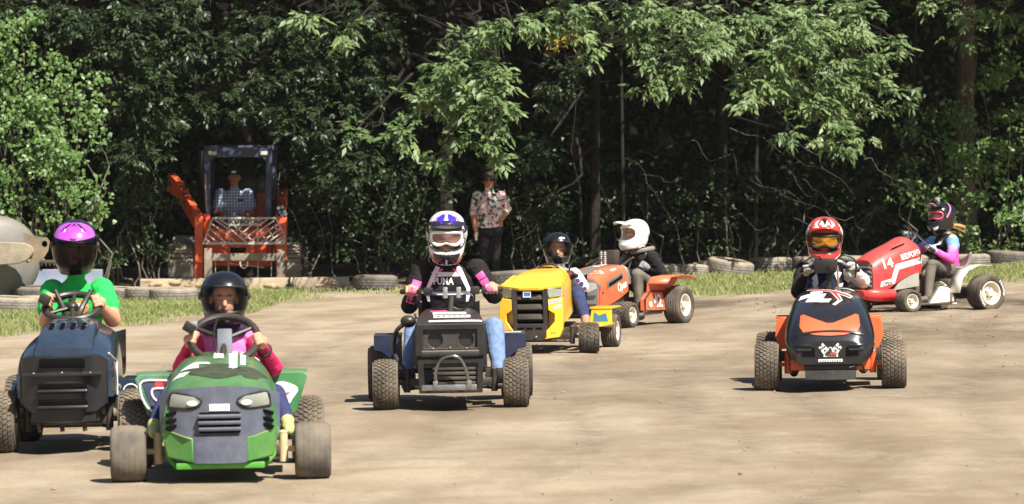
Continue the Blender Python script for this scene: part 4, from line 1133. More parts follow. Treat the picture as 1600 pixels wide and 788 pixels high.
class Mower:
    def __init__(s, label, px, py, yaw, Y=None, group='racing lawn mowers on the dirt track', x=None):
        s.Y0 = Y or groundY(px, py); X = (px-800)*s.Y0/FPX if x is None else x
        s.root = empty('racing_mower', label, 'lawn mower', (X, s.Y0, gz(X)), (0, -math.atan(SLOPE), R(yaw)), group)
        s.M = Matrix.Translation(s.root.location) @ s.root.rotation_euler.to_matrix().to_4x4(); s.I = s.M.inverted(); s.yaw = yaw
    def L(s, px, py, dy): return s.I @ P(px, py, s.Y0+dy)
    def W(s, x, y, z): return s.M @ Vector((x, y, z))
    def wheels(s, ft, fr, fw, frr, rt, wb, rr_, rw, rrr, fs='turf', rs='turf', fm=None, rm=None, rim=None, steer=0):
        fm = fm or RUBBER; rm = rm or RUBBER; rim = rim or RIM_S; s.wb = wb; s.fr = fr; s.ft = ft; s.fw = fw; s.rt = rt
        for sx in (-1, 1):
            wheel(s.root, sx*ft, 0, fr, fw, frr, fs, fm, rim, steer, 0); wheel(s.root, sx*rt, wb, rr_, rw, rrr, rs, rm, rim)
        s.rr = rr_; s.rw = rw
    def chassis(s, m, axle=None, zr=None, arms=None):
        z = zr or s.fr+.03; axle = axle or m; inner = s.ft-s.fw/2
        mb = MB()
        for sx in (-1, 1): mb.box((sx*.16, s.wb/2+.02, z), (.04, s.wb+.36, .06), bev=.006)
        for y in (-.12, .35, s.wb-.25, s.wb+.16): mb.box((0, y, z), (.30, .04, .05), bev=.005)
        mb.build('frame', m, s.root)
        mb = MB(); mb.box((0, 0, s.fr), (2*inner-.14, .05, .05), bev=.008); mb.build('front_axle', axle, s.root)
        for sx in (-1, 1):
            mb = MB(); xx = sx*(inner-.055)
            mb.tube([(xx, 0, s.fr-.06), (xx, 0, s.fr+.075)], .021, 12); mb.tube([(xx, 0, s.fr), (sx*(inner+.02), 0, s.fr)], .014, 10); mb.tube([(xx, 0, s.fr-.04), (sx*(inner-.10), .10, s.fr-.04)], .010, 8)
            mb.ell((xx, 0, s.fr+.08), (.022, .022, .012), 10, 6); mb.build('spindle', arms or axle, s.root)
        mb = MB(); mb.tube([(-inner+.10, .10, s.fr-.04), (inner-.10, .10, s.fr-.04)], .008, 8); mb.tube([(-.05, .12, s.fr+.0), (inner-.12, .09, s.fr-.02)], .007, 8); mb.build('tie_rod', GREASE, s.root)
        mb = MB(); mb.tube([(-s.rt, s.wb, s.rr), (s.rt, s.wb, s.rr)], .018, 10); mb.box((0, s.wb-.03, s.rr), (.22, .2, .14), bev=.02); mb.build('rear_axle', GREASE, s.root)
        mb = MB(); mb.box((0, .32, z+.1), (.28, .42, .16), bev=.02); mb.box((0, .3, z+.2), (.2, .24, .1), bev=.03); mb.build('engine', GREASE, s.root)
    def fender(s, sx, x0, x1, rad, m, a0=15, a1=165, z0=None, flat=None, name='fender', side=True, zc=None, inner_low=.16):
        zc = zc or s.rr; pts = []
        for i in range(13):
            a = R(a0+(a1-a0)*i/12); pts.append((s.wb-math.cos(a)*rad, zc+math.sin(a)*rad))
        if flat: pts = flat
        mb = MB(); g = [[(sx*x, y, z) for (y, z) in pts] for x in (x0, x1)]; mb.grid(g)
        if side: mb.prism([(y, z) for (y, z) in pts] + [(pts[-1][0], inner_low), (pts[0][0], inner_low)], sx*x0, sx*(x0+.012), 'x')
        o = mb.build(name, m, s.root, angle=40)
        md = o.modifiers.new('t', 'SOLIDIFY'); md.thickness = .006
        return o
    def seat(s, z, y, m, w=.4):
        mb = MB(); n = 14; g = []
        prof = [(-.2, .02), (-.19, .055), (-.1, .06), (.04, .045), (.14, .06), (.19, .11), (.215, .18), (.23, .2), (.245, .18), (.22, .07), (.18, -.01), (-.15, -.02), (-.2, .02)]
        for i in range(n+1):
            u = -1+2*i/n; k_ = (1-abs(u)**4)**.5*.25+.75
            g.append([(u*w/2*(1 if zz < .2 else 1-.25*(zz-.2)/.13), y+yy*k_, z+zz*(1 if zz > .1 else 1)+.03*u*u*(zz > 0)) for yy, zz in resample(np.array(prof), 3)])
        mb.grid(g); mb.build('seat', m, s.root, angle=60)
    def steering(s, c, Rw, tilt, base, m, spokes=3, thick=.014, foam=None):
        c = Vector(c); ax = Vector((1, 0, 0)); t = Vector((0, math.cos(R(tilt))*1.0, math.sin(R(tilt)))).normalized()*1.0
        t = Vector((0, math.cos(R(tilt)), math.sin(R(tilt)))); o = link('steering_wheel', None, s.root)
        mb = MB(); mb.tube([c+ax*Rw*math.cos(a)+t*Rw*math.sin(a) for a in np.linspace(0, 2*math.pi, 33)[:-1]], thick, 10, closed=True); mb.build('rim_grip', foam or m, o)
        for k_ in range(spokes):
            a = R(90+120*k_+(60 if spokes == 3 else 0)); mb = MB(); mb.tube([c, c+(ax*math.cos(a)+t*math.sin(a))*Rw], .011, 8); mb.build('spoke', m, o)
        mb = MB(); nn = ax.cross(t); mb.ell(c, (.035, .035, .03), 12, 8); mb.build('hub', m, o)
        mb = MB(); mb.tube([c, base], .016, 10); mb.build('steering_column', m, s.root)
    def boards(s, z, x0, x1, y0, y1, m):
        for sx in (-1, 1):
            mb = MB(); mb.box((sx*(x0+x1)/2, (y0+y1)/2, z), (x1-x0, y1-y0, .012), bev=.003); mb.box((sx*(x0+x1)/2, y0, z+.03), (x1-x0, .012, .07), bev=.003); mb.build('foot_board', m, s.root)
def hood_mesh(st, ku=4, kv=4, cap=True):
    half = np.array([[(x, y, z) for x, z in pts] for y, pts in st], float)          # (stations, ctrl, 3)
    half = resample(half, kv); half = np.swapaxes(resample(np.swapaxes(half, 0, 1), ku), 0, 1)
    left = half[:, ::-1].copy(); left[:, :, 0] *= -1
    full = np.concatenate([left[:, :-1], half], 1)
    full[:, half.shape[1]-1, 0] = 0
    mb = MB(); mb.grid(full)
    if cap:
        last = full[-1]; n = len(last); h = n//2; cols = 10; g = []
        for i in range(h):
            a, b = last[i], last[n-1-i]; g.append([a+(b-a)*t for t in np.linspace(0, 1, cols)])
        g.append([last[h]]*cols)
        mb.grid(g)
    return mb
def panel(zt, zb, hw, yc, curve=.06, pw=4, rows=8, cols=24, t=.02):       # a bowed front panel between two outlines
    g = []
    for i in range(cols+1):
        x = -hw+2*hw*i/cols; y = yc+curve*abs(x/hw)**pw
        a, b = zt(abs(x)), zb(abs(x)); g.append([(x, y, b+(a-b)*j/rows) for j in range(rows+1)])
    mb = MB(); mb.grid(g); g2 = [[(p[0]*.985, p[1]+t, p[2]) for p in row] for row in g]; mb.grid(g2)
    for k_ in (0, rows): mb.grid([[g[i][k_] for i in range(cols+1)], [g2[i][k_] for i in range(cols+1)]])
    for k_ in (0, cols): mb.grid([g[k_], g2[k_]])
    return mb
def li(*p):
    xs = [a for a, _ in p]; zs = [b for _, b in p]
    return lambda x: float(np.interp(x, xs, zs))
WHITE_PRINT = mat('white_print', srgb(240, 238, 230), .5, dust=.12, var=.03)
BLACK_PRINT = mat('black_print', srgb(24, 24, 26), .5, dust=.15)
RED_PRINT = mat('red_print', srgb(205, 60, 60), .5, dust=.1)
PINK_PRINT = mat('pink_print', srgb(236, 90, 160), .6, var=.1)
def quad(x0, y0, x1, y1): return [(x0, y0), (x1, y0), (x1, y1), (x0, y1)]
def deco(name, polys, fm, m, parent, L_=.03):
    v, f = tess(polys, L_); return print_on(name, v, f, fm, m, parent)
def jag(w, h, fm, m, parent, at, rot=0, n=9, name='print_mark'):      # worn, unreadable printed band with ragged edges
    c, s_ = math.cos(R(rot)), math.sin(R(rot)); top_ = [(-w/2+w*i/n, h/2*random.uniform(.65, 1.1)) for i in range(n+1)]; bot_ = [(-w/2+w*i/n, -h/2*random.uniform(.65, 1.1)) for i in range(n, -1, -1)]
    return deco(name, [[(at[0]+a*c-b*s_, at[1]+a*s_+b*c) for a, b in top_+bot_]], fm, m, parent)
def ticks(n, w, h, fm, m, parent, at, rot=0):                          # small printed marks too small to read
    c, s_ = math.cos(R(rot)), math.sin(R(rot))
    for i in range(n):
        x0 = -w/2+w*(i+.2)/n; x1 = x0+w/n*.55; hh = h*random.uniform(.35, .5); deco('print_mark', [[(at[0]+a*c-b*s_, at[1]+a*s_+b*c) for a, b in ((x0, -hh), (x1, -hh*.8), (x1, hh), (x0, hh*.8))]], fm, m, parent)
def letter(txt, size, fm, m, parent, at=(0, 0), bold=.0, shear=0, width=None, rot=0):
    v, f = text2d(txt, size, bold, shear, width); c, s_ = math.cos(R(rot)), math.sin(R(rot))
    return print_on('lettering', [(at[0]+a*c-b*s_, at[1]+a*s_+b*c) for a, b in v], f, fm, m, parent)

# ================================================================== green mower, nearest
GREEN = mat('green_hood_paint', srgb(48, 116, 58), .28, dust=.14, var=.3, scale=7, col2=srgb(70, 134, 78), coat=.2)
GREEN_B = mat('bright_green_paint', srgb(66, 150, 42), .4, dust=.25)
GREYP = mat('scuffed_grey_plastic', srgb(80, 86, 102), .55, dust=.15, var=.2, scale=18, bump=.1, bscale=50)
LAMP = mat('headlamp_lens', srgb(146, 152, 142), .06, dust=.08, var=.15, coat=.5)
SLOT_SHADE = mat('slot_shade_black', srgb(9, 9, 10), .8, spec=.1)  # black on blocks and patches, painted as the shade inside openings
m = Mower('green racing mower with grey grille and two headlights, nearest in front', 346, 749, 3.5)
C_ = m
m.wheels(.44, .14, .17, .07, .43, 1.06, .175, .16, .09, 'rib', 'turf', SLICK)
m.chassis(GREEN_B, GREASE, .13, mat('cream_spindle', srgb(214, 190, 150), .6, dust=.3))
hd = hood_mesh([(.66, [(0, .585), (.11, .58), (.18, .55), (.225, .46), (.235, .32)]), (.3, [(0, .575), (.13, .567), (.21, .525), (.262, .43), (.272, .28)]), (0, [(0, .535), (.14, .527), (.225, .485), (.278, .39), (.285, .25)]),
               (-.16, [(0, .492), (.14, .484), (.232, .45), (.272, .36), (.28, .22)]), (-.25, [(0, .46), (.13, .452), (.22, .425), (.262, .34), (.27, .2)])]).build('hood', GREEN, m.root)
bt = bvh_of(hd); top = caster(bt, (0, 0, 1), (1, 0, 0), (0, 1, 0), (0, 0, -1), .003)
deco('white_stripe', [quad(.045, -.02, .085, .62)], top, WHITE_PRINT, hd); deco('white_stripe', [quad(.10, .06, .125, .62)], top, WHITE_PRINT, hd)
deco('camouflage_patch', [[(.0+.17*math.cos(a)*(1+.25*math.sin(5*a)), -.04+.10*math.sin(a)*(1+.3*math.cos(4*a))) for a in np.linspace(0, 2*math.pi, 30)[:-1]], [(.15+.07*math.cos(a)*(1+.3*math.sin(3*a)), -.06+.09*math.sin(a)) for a in np.linspace(0, 2*math.pi, 18)[:-1]]], lambda a, b: top(a, b), mat('dark_camouflage', srgb(24, 28, 26), .6, dust=.1, var=.5, scale=30, col2=srgb(40, 70, 42)), hd)
tp5 = caster(bt, (0, 0, 1), (1, 0, 0), (0, 1, 0), (0, 0, -1), .005); deco('white_mark', [[(-.19, .02), (-.12, .14), (-.05, .12), (-.045, .08), (-.10, .09), (-.10, .0)]], tp5, WHITE_PRINT, hd); deco('white_mark', [[(-.23, -.08), (-.19, -.02), (-.14, -.05), (-.17, -.10)]], tp5, WHITE_PRINT, hd)
deco('white_mark', [quad(-.03, .22, .018, .5)], tp5, WHITE_PRINT, hd); deco('white_mark', [[(.165, .5), (.195, .48), (.19, .36), (.175, .38)]], tp5, WHITE_PRINT, hd)
gp = panel(li((0, .462), (.13, .456), (.2, .45), (.285, .42)), li((0, .21), (.2, .21), (.285, .25)), .285, -.31, .10, 3).build('grille', GREYP, hd, angle=50)
mb = MB(); mb.box((0, -.318, .29), (.20, .03, .10), bev=.012); mb.build('grille_opening_shade', SLOT_SHADE, hd)  # raised black block; the opening's shade is put into its colour
for z in (.262, .292, .322): 
    mb = MB(); mb.box((0, -.334, z), (.205-.06*(.322-z), .03, .014), Matrix.Rotation(R(20), 4, 'X'), bev=.005); mb.build('slat', GREYP, hd)
for sx in (-1, 1):
    fm = caster(bvh_of(gp), (0, -1, 0), (1, 0, 0), (0, 0, 1), (0, 1, 0), .004)
    pl = [(sx*.24, .365), (sx*.225, .43), (sx*.12, .413), (sx*.085, .388), (sx*.13, .358)]
    v, f = tess([pl], .02); bz = [(a, b) for a, b, _ in v]
    def lens_map(a, b, fm=fm, cx=sx*.165, cz=.405):
        q = fm(a, b); 
        return None if q is None else q+Vector((0, -.012*max(0, 1-((a-cx)/.09)**2-((b-cz)/.045)**2), 0))
    print_on('headlight', v, f, lens_map, LAMP, hd)
    deco('headlight_bright_patch', [[(sx*.128+.026*math.cos(a), .384+.013*math.sin(a)) for a in np.linspace(0, 6.28, 16)[:-1]]], caster(bvh_of(gp), (0, -1, 0), (1, 0, 0), (0, 0, 1), (0, 1, 0), .019), mat('lamp_bright_patch', srgb(226, 228, 214), .1, dust=.05), hd)  # bright oval painted over the lens as its lit lower part
    mb = MB(); pp = [fm(a, b) for a, b in resample(np.array(pl+[pl[0]]), 3)]; mb.tube([q for q in pp if q], .006, 6); mb.build('headlight_bezel', BLACKP, hd)
    for z in (.30, .27, .335):
        mb = MB(); q = fm(sx*.225, z); mb.box(q, (.06, .03, .016), Matrix.Rotation(R(-sx*18), 4, 'Z') @ Matrix.Rotation(R(sx*18), 4, 'Y'), bev=.004); mb.build('side_vent', SLOT_SHADE, hd)
deco('white_plate', [quad(-.048, .345, .048, .378)], fm, WHITE_PRINT, hd)
mb = panel(li((0, .225), (.135, .225)), li((0, .098), (.12, .10), (.135, .11)), .135, -.335, .02, 4, t=.05); mb.build('bumper', GREYP, m.root)
for sx in (-1, 1):
    mb = MB(); pts = [(.125, .10), (.25, .125), (.262, .17), (.28, .262), (.262, .262), (.16, .225), (.125, .22)]
    g0 = [(sx*a, -.322+.09*((a-.12)/.16)**2, b) for a, b in pts]; g1 = [(x, y+.05, z) for x, y, z in g0]; n = len(pts)
    mb.add(g0+g1, [tuple(range(n)), tuple(range(2*n-1, n-1, -1))]+[(i, (i+1) % n, n+(i+1) % n, n+i) for i in range(n)]); mb.build('bumper_corner', mat('green_bumper', srgb(54, 128, 50), .4, dust=.35, var=.15), m.root, bevel=.008)
mb = MB(); mb.box((0, -.22, .085), (.42, .16, .03), bev=.008); mb.build('skid_plate', GREEN_B, m.root)
for sx in (-1, 1):
    mb = MB(); mb.tube([(sx*.21, -.18, .08), (sx*.25, -.1, .12), (sx*.25, .05, .22)], .014, 8); mb.build('frame_strut', GREEN_B, m.root)
# painted fenders sloping down beside the rider's legs
FEN = [mat('fender_green', srgb(60, 112, 92), .5, dust=.15, var=.3, scale=5, col2=srgb(90, 140, 116)), mat('fender_green_2', srgb(50, 122, 70), .5, dust=.2, var=.25, scale=5)]
for sx in (-1, 1):
    mb = MB(); mb.prism([(sx*.17, .47), (sx*.41, .472), (sx*.43, .45), (sx*.37, .27), (sx*.25, .23)], .80, .815); f_ = mb.build('fender', FEN[0 if sx < 0 else 1], m.root, bevel=.004)
    mb = MB(); mb.grid([[(sx*.18, y, .475), (sx*.43, y, .468)] for y in (.81, 1.0, 1.2)]); mb.build('fender_top', FEN[1], m.root)
    fm = caster(bvh_of(f_), (0, 0, 0), (1, 0, 0), (0, 0, 1), (0, 1, 0), .004)
    if sx < 0:
        deco('logo_panel', [[(-.40, .45), (-.25, .45), (-.25, .27), (-.34, .28)]], fm, mat('navy_print', srgb(52, 58, 96), .5, dust=.2), f_)
        fm2 = caster(bvh_of(f_), (0, 0, 0), (1, 0, 0), (0, 0, 1), (0, 1, 0), .007)
        mb = MB(); mb.tube([fm2(a, b) for a, b in [(-.26, .44), (-.39, .44), (-.40, .38), (-.37, .31), (-.33, .285)]], .006, 6, smooth=3); mb.tube([fm2(a, b) for a, b in [(-.26, .40), (-.34, .40), (-.34, .36), (-.31, .335), (-.27, .34)]], .006, 6, smooth=3); mb.build('logo_outline', WHITE_PRINT, f_)
        deco('logo_blocks', [quad(-.33, .41, -.29, .45), quad(-.28, .405, -.255, .435)], fm2, RED_PRINT, f_)
    else:
        deco('white_patch', [[(.30+.075*math.cos(a)*(1+.2*math.sin(3*a)), .365+.06*math.sin(a)) for a in np.linspace(0, 2*math.pi, 26)[:-1]]], fm, WHITE_PRINT, f_)
        deco('red_flash', [[(.26, .345), (.33, .36), (.345, .372), (.30, .365)]], caster(bvh_of(f_), (0, 0, 0), (1, 0, 0), (0, 0, 1), (0, 1, 0), .007), RED_PRINT, f_)
m.seat(.36, 1.0, BLACKP, .36); m.boards(.17, .2, .37, .3, .75, FRAME)
wc = m.L(351, 530, .52); m.steering(wc, .165, 40, (0, .28, .45), BLACKP, 3, .019)
mb = MB(); mb.box(wc+Vector((-.0, -.03, -.02)), (.075, .03, .15), Matrix.Rotation(R(-25), 4, 'X'), bev=.01); mb.build('kill_switch_box', GREYP, m.root)
mb = MB(); mb.ell(m.L(351, 556, .45), (.02, .02, .014), 10, 6); mb.build('yellow_knob', mat('yellow_knob', srgb(220, 190, 60), .4), m.root)
mb = MB(); mb.tube([m.L(340, 497, .45), m.L(334, 520, .43), m.L(338, 548, .43), m.L(352, 560, .42), m.L(372, 556, .45)], .006, 6, smooth=4); mb.build('kill_switch_cable', BLACKP, m.root)
mb = MB(); mb.box(m.L(296, 512, .44), (.06, .05, .05), Matrix.Rotation(R(30), 4, 'Y'), bev=.008); mb.box(m.L(302, 507, .43), (.04, .02, .03), bev=.004, m=1); mb.build('wheel_clamp', [BLACKP, STEEL], m.root)

J = J_(m.Y0, dict(pelvis=(350, 640, 1.02), neck=(351, 512, .88), head=(350, 468, .82), shL=(316, 528, .9), shR=(392, 528, .9), elL=(281, 576, .76), elR=(429, 576, .78), haL=(301, 529, .5), haR=(404, 532, .5),
                  hipL=(330, 640, 1.0), hipR=(372, 640, 1.0), kneeL=(266, 618, .58), kneeR=(430, 616, .58), ankL=(241, 664, .30), ankR=(449, 658, .30)))
PINK = mat('pink_jersey', srgb(246, 128, 192), .8, dust=.06, var=.1, scale=12, bump=.2, bscale=50, spec=.2)
HOTP = mat('dark_pink_jersey', srgb(206, 44, 98), .8, dust=.06, var=.15, scale=12, bump=.2, bscale=50, spec=.2)
LIME = mat('lime_shoe', srgb(176, 186, 110), .7, dust=.4, var=.3)
b_, HM, q_ = person('child in pink jersey and black helmet steering the green mower', J, .80, dict(top=PINK, sleeve=HOTP, forearm=HOTP, hand=SKIN, pants=NAVY, shoe=LIME, skin=SKIN, neck=BLACKCLOTH), 0.0052, {'L': (.35, .45, .8), 'R': (-.35, .45, .8)}, fold=.007, girth=1.05, face=(.12, -1, -.02))
VIS = glass('clear_visor', (.9, .9, .9), .0); VIS_D = glass('smoke_visor', (.32, .31, .34), .0)
H = Helm('street', .98); hm = helmet(b_, HM, H, BLACKG, BLACKP, offset=(0, 0, .01), visor=VIS)
mb = MB(); mb.tube([P(370+16*math.cos(a)*2.0, 515+0*a, C_.Y0+.80)-b_.location for a in (0,)]+[P(414, 540, C_.Y0+.62)-b_.location], .01, 6); 
mb = MB(); mb.tube([Vector(J['neck'])-b_.location+Vector((.085*math.cos(a), .075*math.sin(a)-.01, .0)) for a in np.linspace(0, 2*math.pi, 17)[:-1]], .038, 10, closed=True); mb.build('neck_gaiter', mat('purple_gaiter', srgb(46, 32, 66), .9, var=.3, scale=20), b_)
wr = (Vector(J['haR']).lerp(J['elR'], .36))-b_.location; dr_ = (J['elR']-J['haR']).normalized(); u_ = dr_.orthogonal().normalized(); w_ = dr_.cross(u_)
mb = MB(); mb.tube([wr+(u_*math.cos(a)+w_*math.sin(a))*.032 for a in np.linspace(0, 2*math.pi, 17)[:-1]], .009, 6, closed=True); mb.build('wristband', BLACKP, b_)

# ================================================================== dark blue mower at the left
BLUE_D = mat('dark_blue_metal', srgb(30, 48, 70), .2, .15, dust=.04, var=.15, coat=.5, col2=srgb(44, 66, 88))
BLK_SAT = mat('satin_black_plastic', srgb(28, 28, 33), .3, dust=.05, var=.15, spec=.5)
m = Mower('dark blue racing mower with slotted hood at the far left', 108, 706, 0)
m.wheels(.36, .172, .17, .085, .37, 1.12, .19, .19, .10, 'turf', 'turf'); m.chassis(FRAME)
hd = hood_mesh([(.68, [(0, .665), (.10, .66), (.15, .645), (.20, .60), (.225, .48), (.23, .34)]), (.3, [(0, .655), (.12, .65), (.165, .625), (.225, .575), (.252, .45), (.255, .32)]), (0, [(0, .61), (.125, .605), (.175, .58), (.24, .53), (.262, .42), (.262, .3)]), (-.17, [(0, .535), (.13, .53), (.18, .525), (.235, .49), (.25, .40), (.25, .3)])]).build('hood', BLUE_D, m.root)
bt = bvh_of(hd)
mb = hood_mesh([(.55, [(0, .705), (.09, .70), (.125, .675), (.135, .62)]), (.25, [(0, .70), (.105, .695), (.14, .67), (.15, .60)]), (-.04, [(0, .65), (.115, .645), (.148, .62), (.155, .55)]), (-.20, [(0, .565), (.12, .562), (.15, .55), (.155, .50)])], 4, 4); sc_ = mb.build('hood_scoop', BLUE_D, hd)
bs = bvh_of(sc_)
for i in range(4):
    x = -.085+.057*i
    fmm = caster(bs, (0, 0, 1), (1, 0, 0), (0, 1, 0), (0, 0, -1), .002)
    q0, q1 = fmm(x, .10), fmm(x, -.02)
    mb = MB(); mb.box((q0+q1)/2+Vector((0, 0, .0)), (.022, (q0-q1).length, .016), Matrix.Rotation(math.atan2(q0.z-q1.z, q0.y-q1.y), 4, 'X'), bev=.004); mb.build('slot', SLOT_SHADE, hd)
    mb = MB(); mb.box(q0+Vector((0, .015, .004)), (.026, .02, .014), bev=.005); mb.build('slot_lip', CHROME, hd)
gz_ = panel(li((0, .515), (.12, .52), (.2, .52), (.23, .50)), li((0, .225), (.17, .225), (.23, .27)), .232, -.27, .09, 3.4, t=.03).build('grille', BLK_SAT, hd, angle=50)
mb = MB(); mb.box((0, -.262, .425), (.43, .06, .022), bev=.01); mb.build('grille_ridge', BLK_SAT, hd)
mb = MB(); mb.box((0, -.268, .485), (.24, .04, .05), bev=.012); mb.build('grille_recess_shade', SLOT_SHADE, hd)  # black block on the panel, painted as the shade of a recess
for z in (.36, .275):
    mb = MB(); mb.box((0, -.272, z), (.26, .02, .036), bev=.008); mb.build('grille_opening_shade', SLOT_SHADE, hd)
    mb = MB(); mb.box((0, -.288, z-.024), (.265, .03, .016), Matrix.Rotation(R(-20), 4, 'X'), bev=.006); mb.build('slat', BLK_SAT, hd)
for x, z in ((-.15, .443), (0, .445), (.15, .443)):
    mb = MB(); mb.ell((x, -.285, z-.01), (.006, .006, .006), 8, 6); mb.build('screw', STEEL, hd)
mb = panel(li((0, .23), (.17, .23)), li((0, .165), (.17, .175)), .17, -.25, .03, t=.05); mb.build('bumper', BLK_SAT, m.root)
for x in (-.14, -.02, .1): 
    mb = MB(); mb.tube([(x, -.2, .17), (x+.01, -.2, .12)], .012, 8); mb.build('bracket', FRAME, m.root)
for sx in (-1, 1):
    mb = MB(); mb.box((sx*.29, .78, .35), (.14, .5, .012), bev=.003); mb.prism([(sx*.225, .355), (sx*.36, .355), (sx*.36, .2), (sx*.25, .2)], .5, .512); f_ = mb.build('fender', BLUE_D, m.root)
    fm = caster(bvh_of(f_), (0, 0, 0), (1, 0, 0), (0, 0, 1), (0, 1, 0), .003)
    if sx > 0:
        mb = MB(); mb.tube([fm(.29+.042*math.cos(a), .29+.042*math.sin(a)) for a in np.linspace(0, 2*math.pi, 25)[:-1]], .004, 5, closed=True); mb.build('round_emblem', WHITE_PRINT, f_); ticks(3, .05, .022, fm, WHITE_PRINT, f_, (.29, .288))
mb = MB(); mb.tube([(.235, -.14, .53), (.262, .02, .48), (.262, .02, .3)], .004, 6); mb.build('pinstripe', WHITE_PRINT, m.root)
mb = MB(); mb.box((.30, -.02, .215), (.05, .05, .03), bev=.006); mb.build('red_bushing', RED_PRINT, m.root)
m.seat(.38, 1.05, BLACKP); m.boards(.2, .2, .36, .3, .75, FRAME)
wc = m.L(113, 480, .55); m.steering(wc, .15, 26, (0, .35, .62), BLACKP, 2, .02)
for a_ in (-1, 1):
    mb = MB(); mb.tube([wc+Vector((a_*.10, .05, .09)), wc+Vector((a_*.035, -.01, -.04)), (0, .36, .63)], [.014, .02, .02], 8, smooth=3); mb.build('wheel_spoke', BLACKP, m.root)
mb = MB(); mb.box(m.L(70, 468, .45), (.06, .05, .055), Matrix.Rotation(R(25), 4, 'Y'), bev=.01); mb.build('throttle_clamp', BLACKP, m.root)
J = J_(m.Y0, dict(pelvis=(118, 560, 1.08), neck=(119, 440, .93), head=(118, 390, .88), shL=(82, 456, .95), shR=(158, 452, .95), elL=(74, 505, .82), elR=(176, 499, .82), haL=(76, 470, .53), haR=(151, 472, .53),
                  hipL=(95, 560, 1.05), hipR=(141, 560, 1.05), kneeL=(55, 560, .6), kneeR=(172, 560, .6), ankL=(40, 630, .4), ankR=(178, 630, .4)))
SHIRT_G = mat('green_tshirt', srgb(34, 178, 84), .85, dust=.04, var=.1, scale=10, bump=.2, bscale=45, spec=.2)
b_, HM, q_ = person('child in bright green shirt and purple helmet steering the dark blue mower', J, .86, dict(top=SHIRT_G, sleeve=SHIRT_G, forearm=SKIN, hand=SKIN, pants=NAVY, shoe=DARKSHOE, skin=SKIN, neck=BLACKCLOTH), 0.0052, {'L': (.3, .4, .8), 'R': (-.3, .4, .8)}, fold=.007, girth=1.12, short_sleeve=True, face=(.02, -1, -.12))
PURPLE = mat('purple_gloss', srgb(176, 58, 196), .2, dust=.08, var=.12, coat=.5, col2=srgb(206, 96, 214))
H = Helm('street', 1.03); hm = helmet(b_, HM, H, BLACKG, BLACKP, offset=(0, 0, .025), visor=VIS_D, tilt=12)
H.patch('purple_panel', [(-74, 30), (-40, 30), (0, 28), (40, 30), (74, 30), (84, 52), (70, 76), (0, 84), (-70, 76), (-84, 52)], PURPLE, hm)
H.patch('dark_flame', [(-44, 44), (-34, 72), (-20, 74), (-30, 58)], BLACKG, hm, .004); H.patch('dark_flame', [(44, 44), (34, 72), (20, 74), (30, 58)], BLACKG, hm, .004)
H.patch('dark_flame', [(-14, 60), (0, 80), (14, 60), (0, 70)], BLACKG, hm, .004)
H.patch('badge', [(-9, 33), (9, 33), (0, 25)], BLACK_PRINT, hm, .004); H.patch('white_flash', [(-40, 38), (-26, 48), (-34, 58), (-30, 46)], WHITE_PRINT, hm, .004); H.patch('white_flash', [(40, 38), (26, 48), (34, 58), (30, 46)], WHITE_PRINT, hm, .004)
fm = caster(bvh_of(b_), P(110, 478, m.Y0+.8)-b_.location, (1, 0, 0), (0, 0, 1), (0, 1, 0), .004)
for i in range(5):
    for j in range(4):
        if (i+j) % 2 == 0: deco('shirt_print', [quad(-.10+i*.028, -.05+j*.024, -.078+i*.028, -.03+j*.024)], fm, BLACK_PRINT, b_)
deco('shirt_print', [[(.05+.045*math.cos(a), -.01+.04*math.sin(a)) for a in np.linspace(0, 6.28, 14)[:-1]]], fm, mat('orange_print', srgb(214, 120, 70), .7), b_)
deco('shirt_print', [quad(.03, -.005, .085, .012)], caster(bvh_of(b_), P(110, 478, m.Y0+.8)-b_.location, (1, 0, 0), (0, 0, 1), (0, 1, 0), .007), WHITE_PRINT, b_)
# ================================================================== black box-nosed mower in the middle
BLK = mat('worn_black_paint', srgb(26, 26, 28), .36, dust=.07, var=.2, scale=10)
BLUE_F = mat('dark_blue_fender', srgb(22, 32, 60), .4, dust=.12, var=.2, coat=.2)
m = Mower('black box nosed racing mower with chrome hoop bumper in the middle', 705, 638, 1.0)
D_ = m
m.wheels(.405, .162, .157, .085, .43, 1.12, .185, .20, .10, 'turf', 'turf', RUBBER, RUBBER_D); m.chassis(FRAME)
hd = hood_mesh([(.66, [(0, .60), (.13, .597), (.16, .585), (.17, .52), (.175, .30)]), (.3, [(0, .575), (.165, .572), (.195, .56), (.205, .50), (.21, .28)]), (-.12, [(0, .545), (.185, .542), (.212, .528), (.222, .46), (.226, .26)]), (-.20, [(0, .536), (.185, .533), (.212, .518), (.222, .46), (.226, .26)])], 4, 4).build('hood', BLK, m.root)
bt = bvh_of(hd)
# front panel: frame round a recess with two round holes, lip below
def frame_face(outer, hole, y0, y1, name, mm, parent, holes=None):
    bm = bmesh.new(); loops = [outer]+([hole] if hole else [])+(holes or []); first = None
    for y in (y0, y1):
        vs = []; es = []
        for lp in loops:
            v = [bm.verts.new((a, y, b)) for a, b in lp]; vs.append(v); es += [bm.edges.new((v[i], v[(i+1) % len(v)])) for i in range(len(v))]
        bmesh.ops.triangle_fill(bm, edges=es, use_beauty=True)
        if first is None: first = vs
        else:
            for A, B2 in zip(first, vs):
                for i in range(len(A)):
                    j = (i+1) % len(A); bm.faces.new((A[i], A[j], B2[j], B2[i]))
    bmesh.ops.recalc_face_normals(bm, faces=bm.faces)
    me = bpy.data.meshes.new(name); bm.to_mesh(me); bm.free(); me.materials.append(mm)
    o = link(name, me, parent); md = o.modifiers.new('b', 'BEVEL'); md.width = .005; md.segments = 2; md.limit_method = 'ANGLE'; md.angle_limit = R(50)
    return o
circ = lambda cx, cz, r, n=24: [(cx+r*math.cos(2*math.pi*i/n), cz+r*math.sin(2*math.pi*i/n)) for i in range(n)]
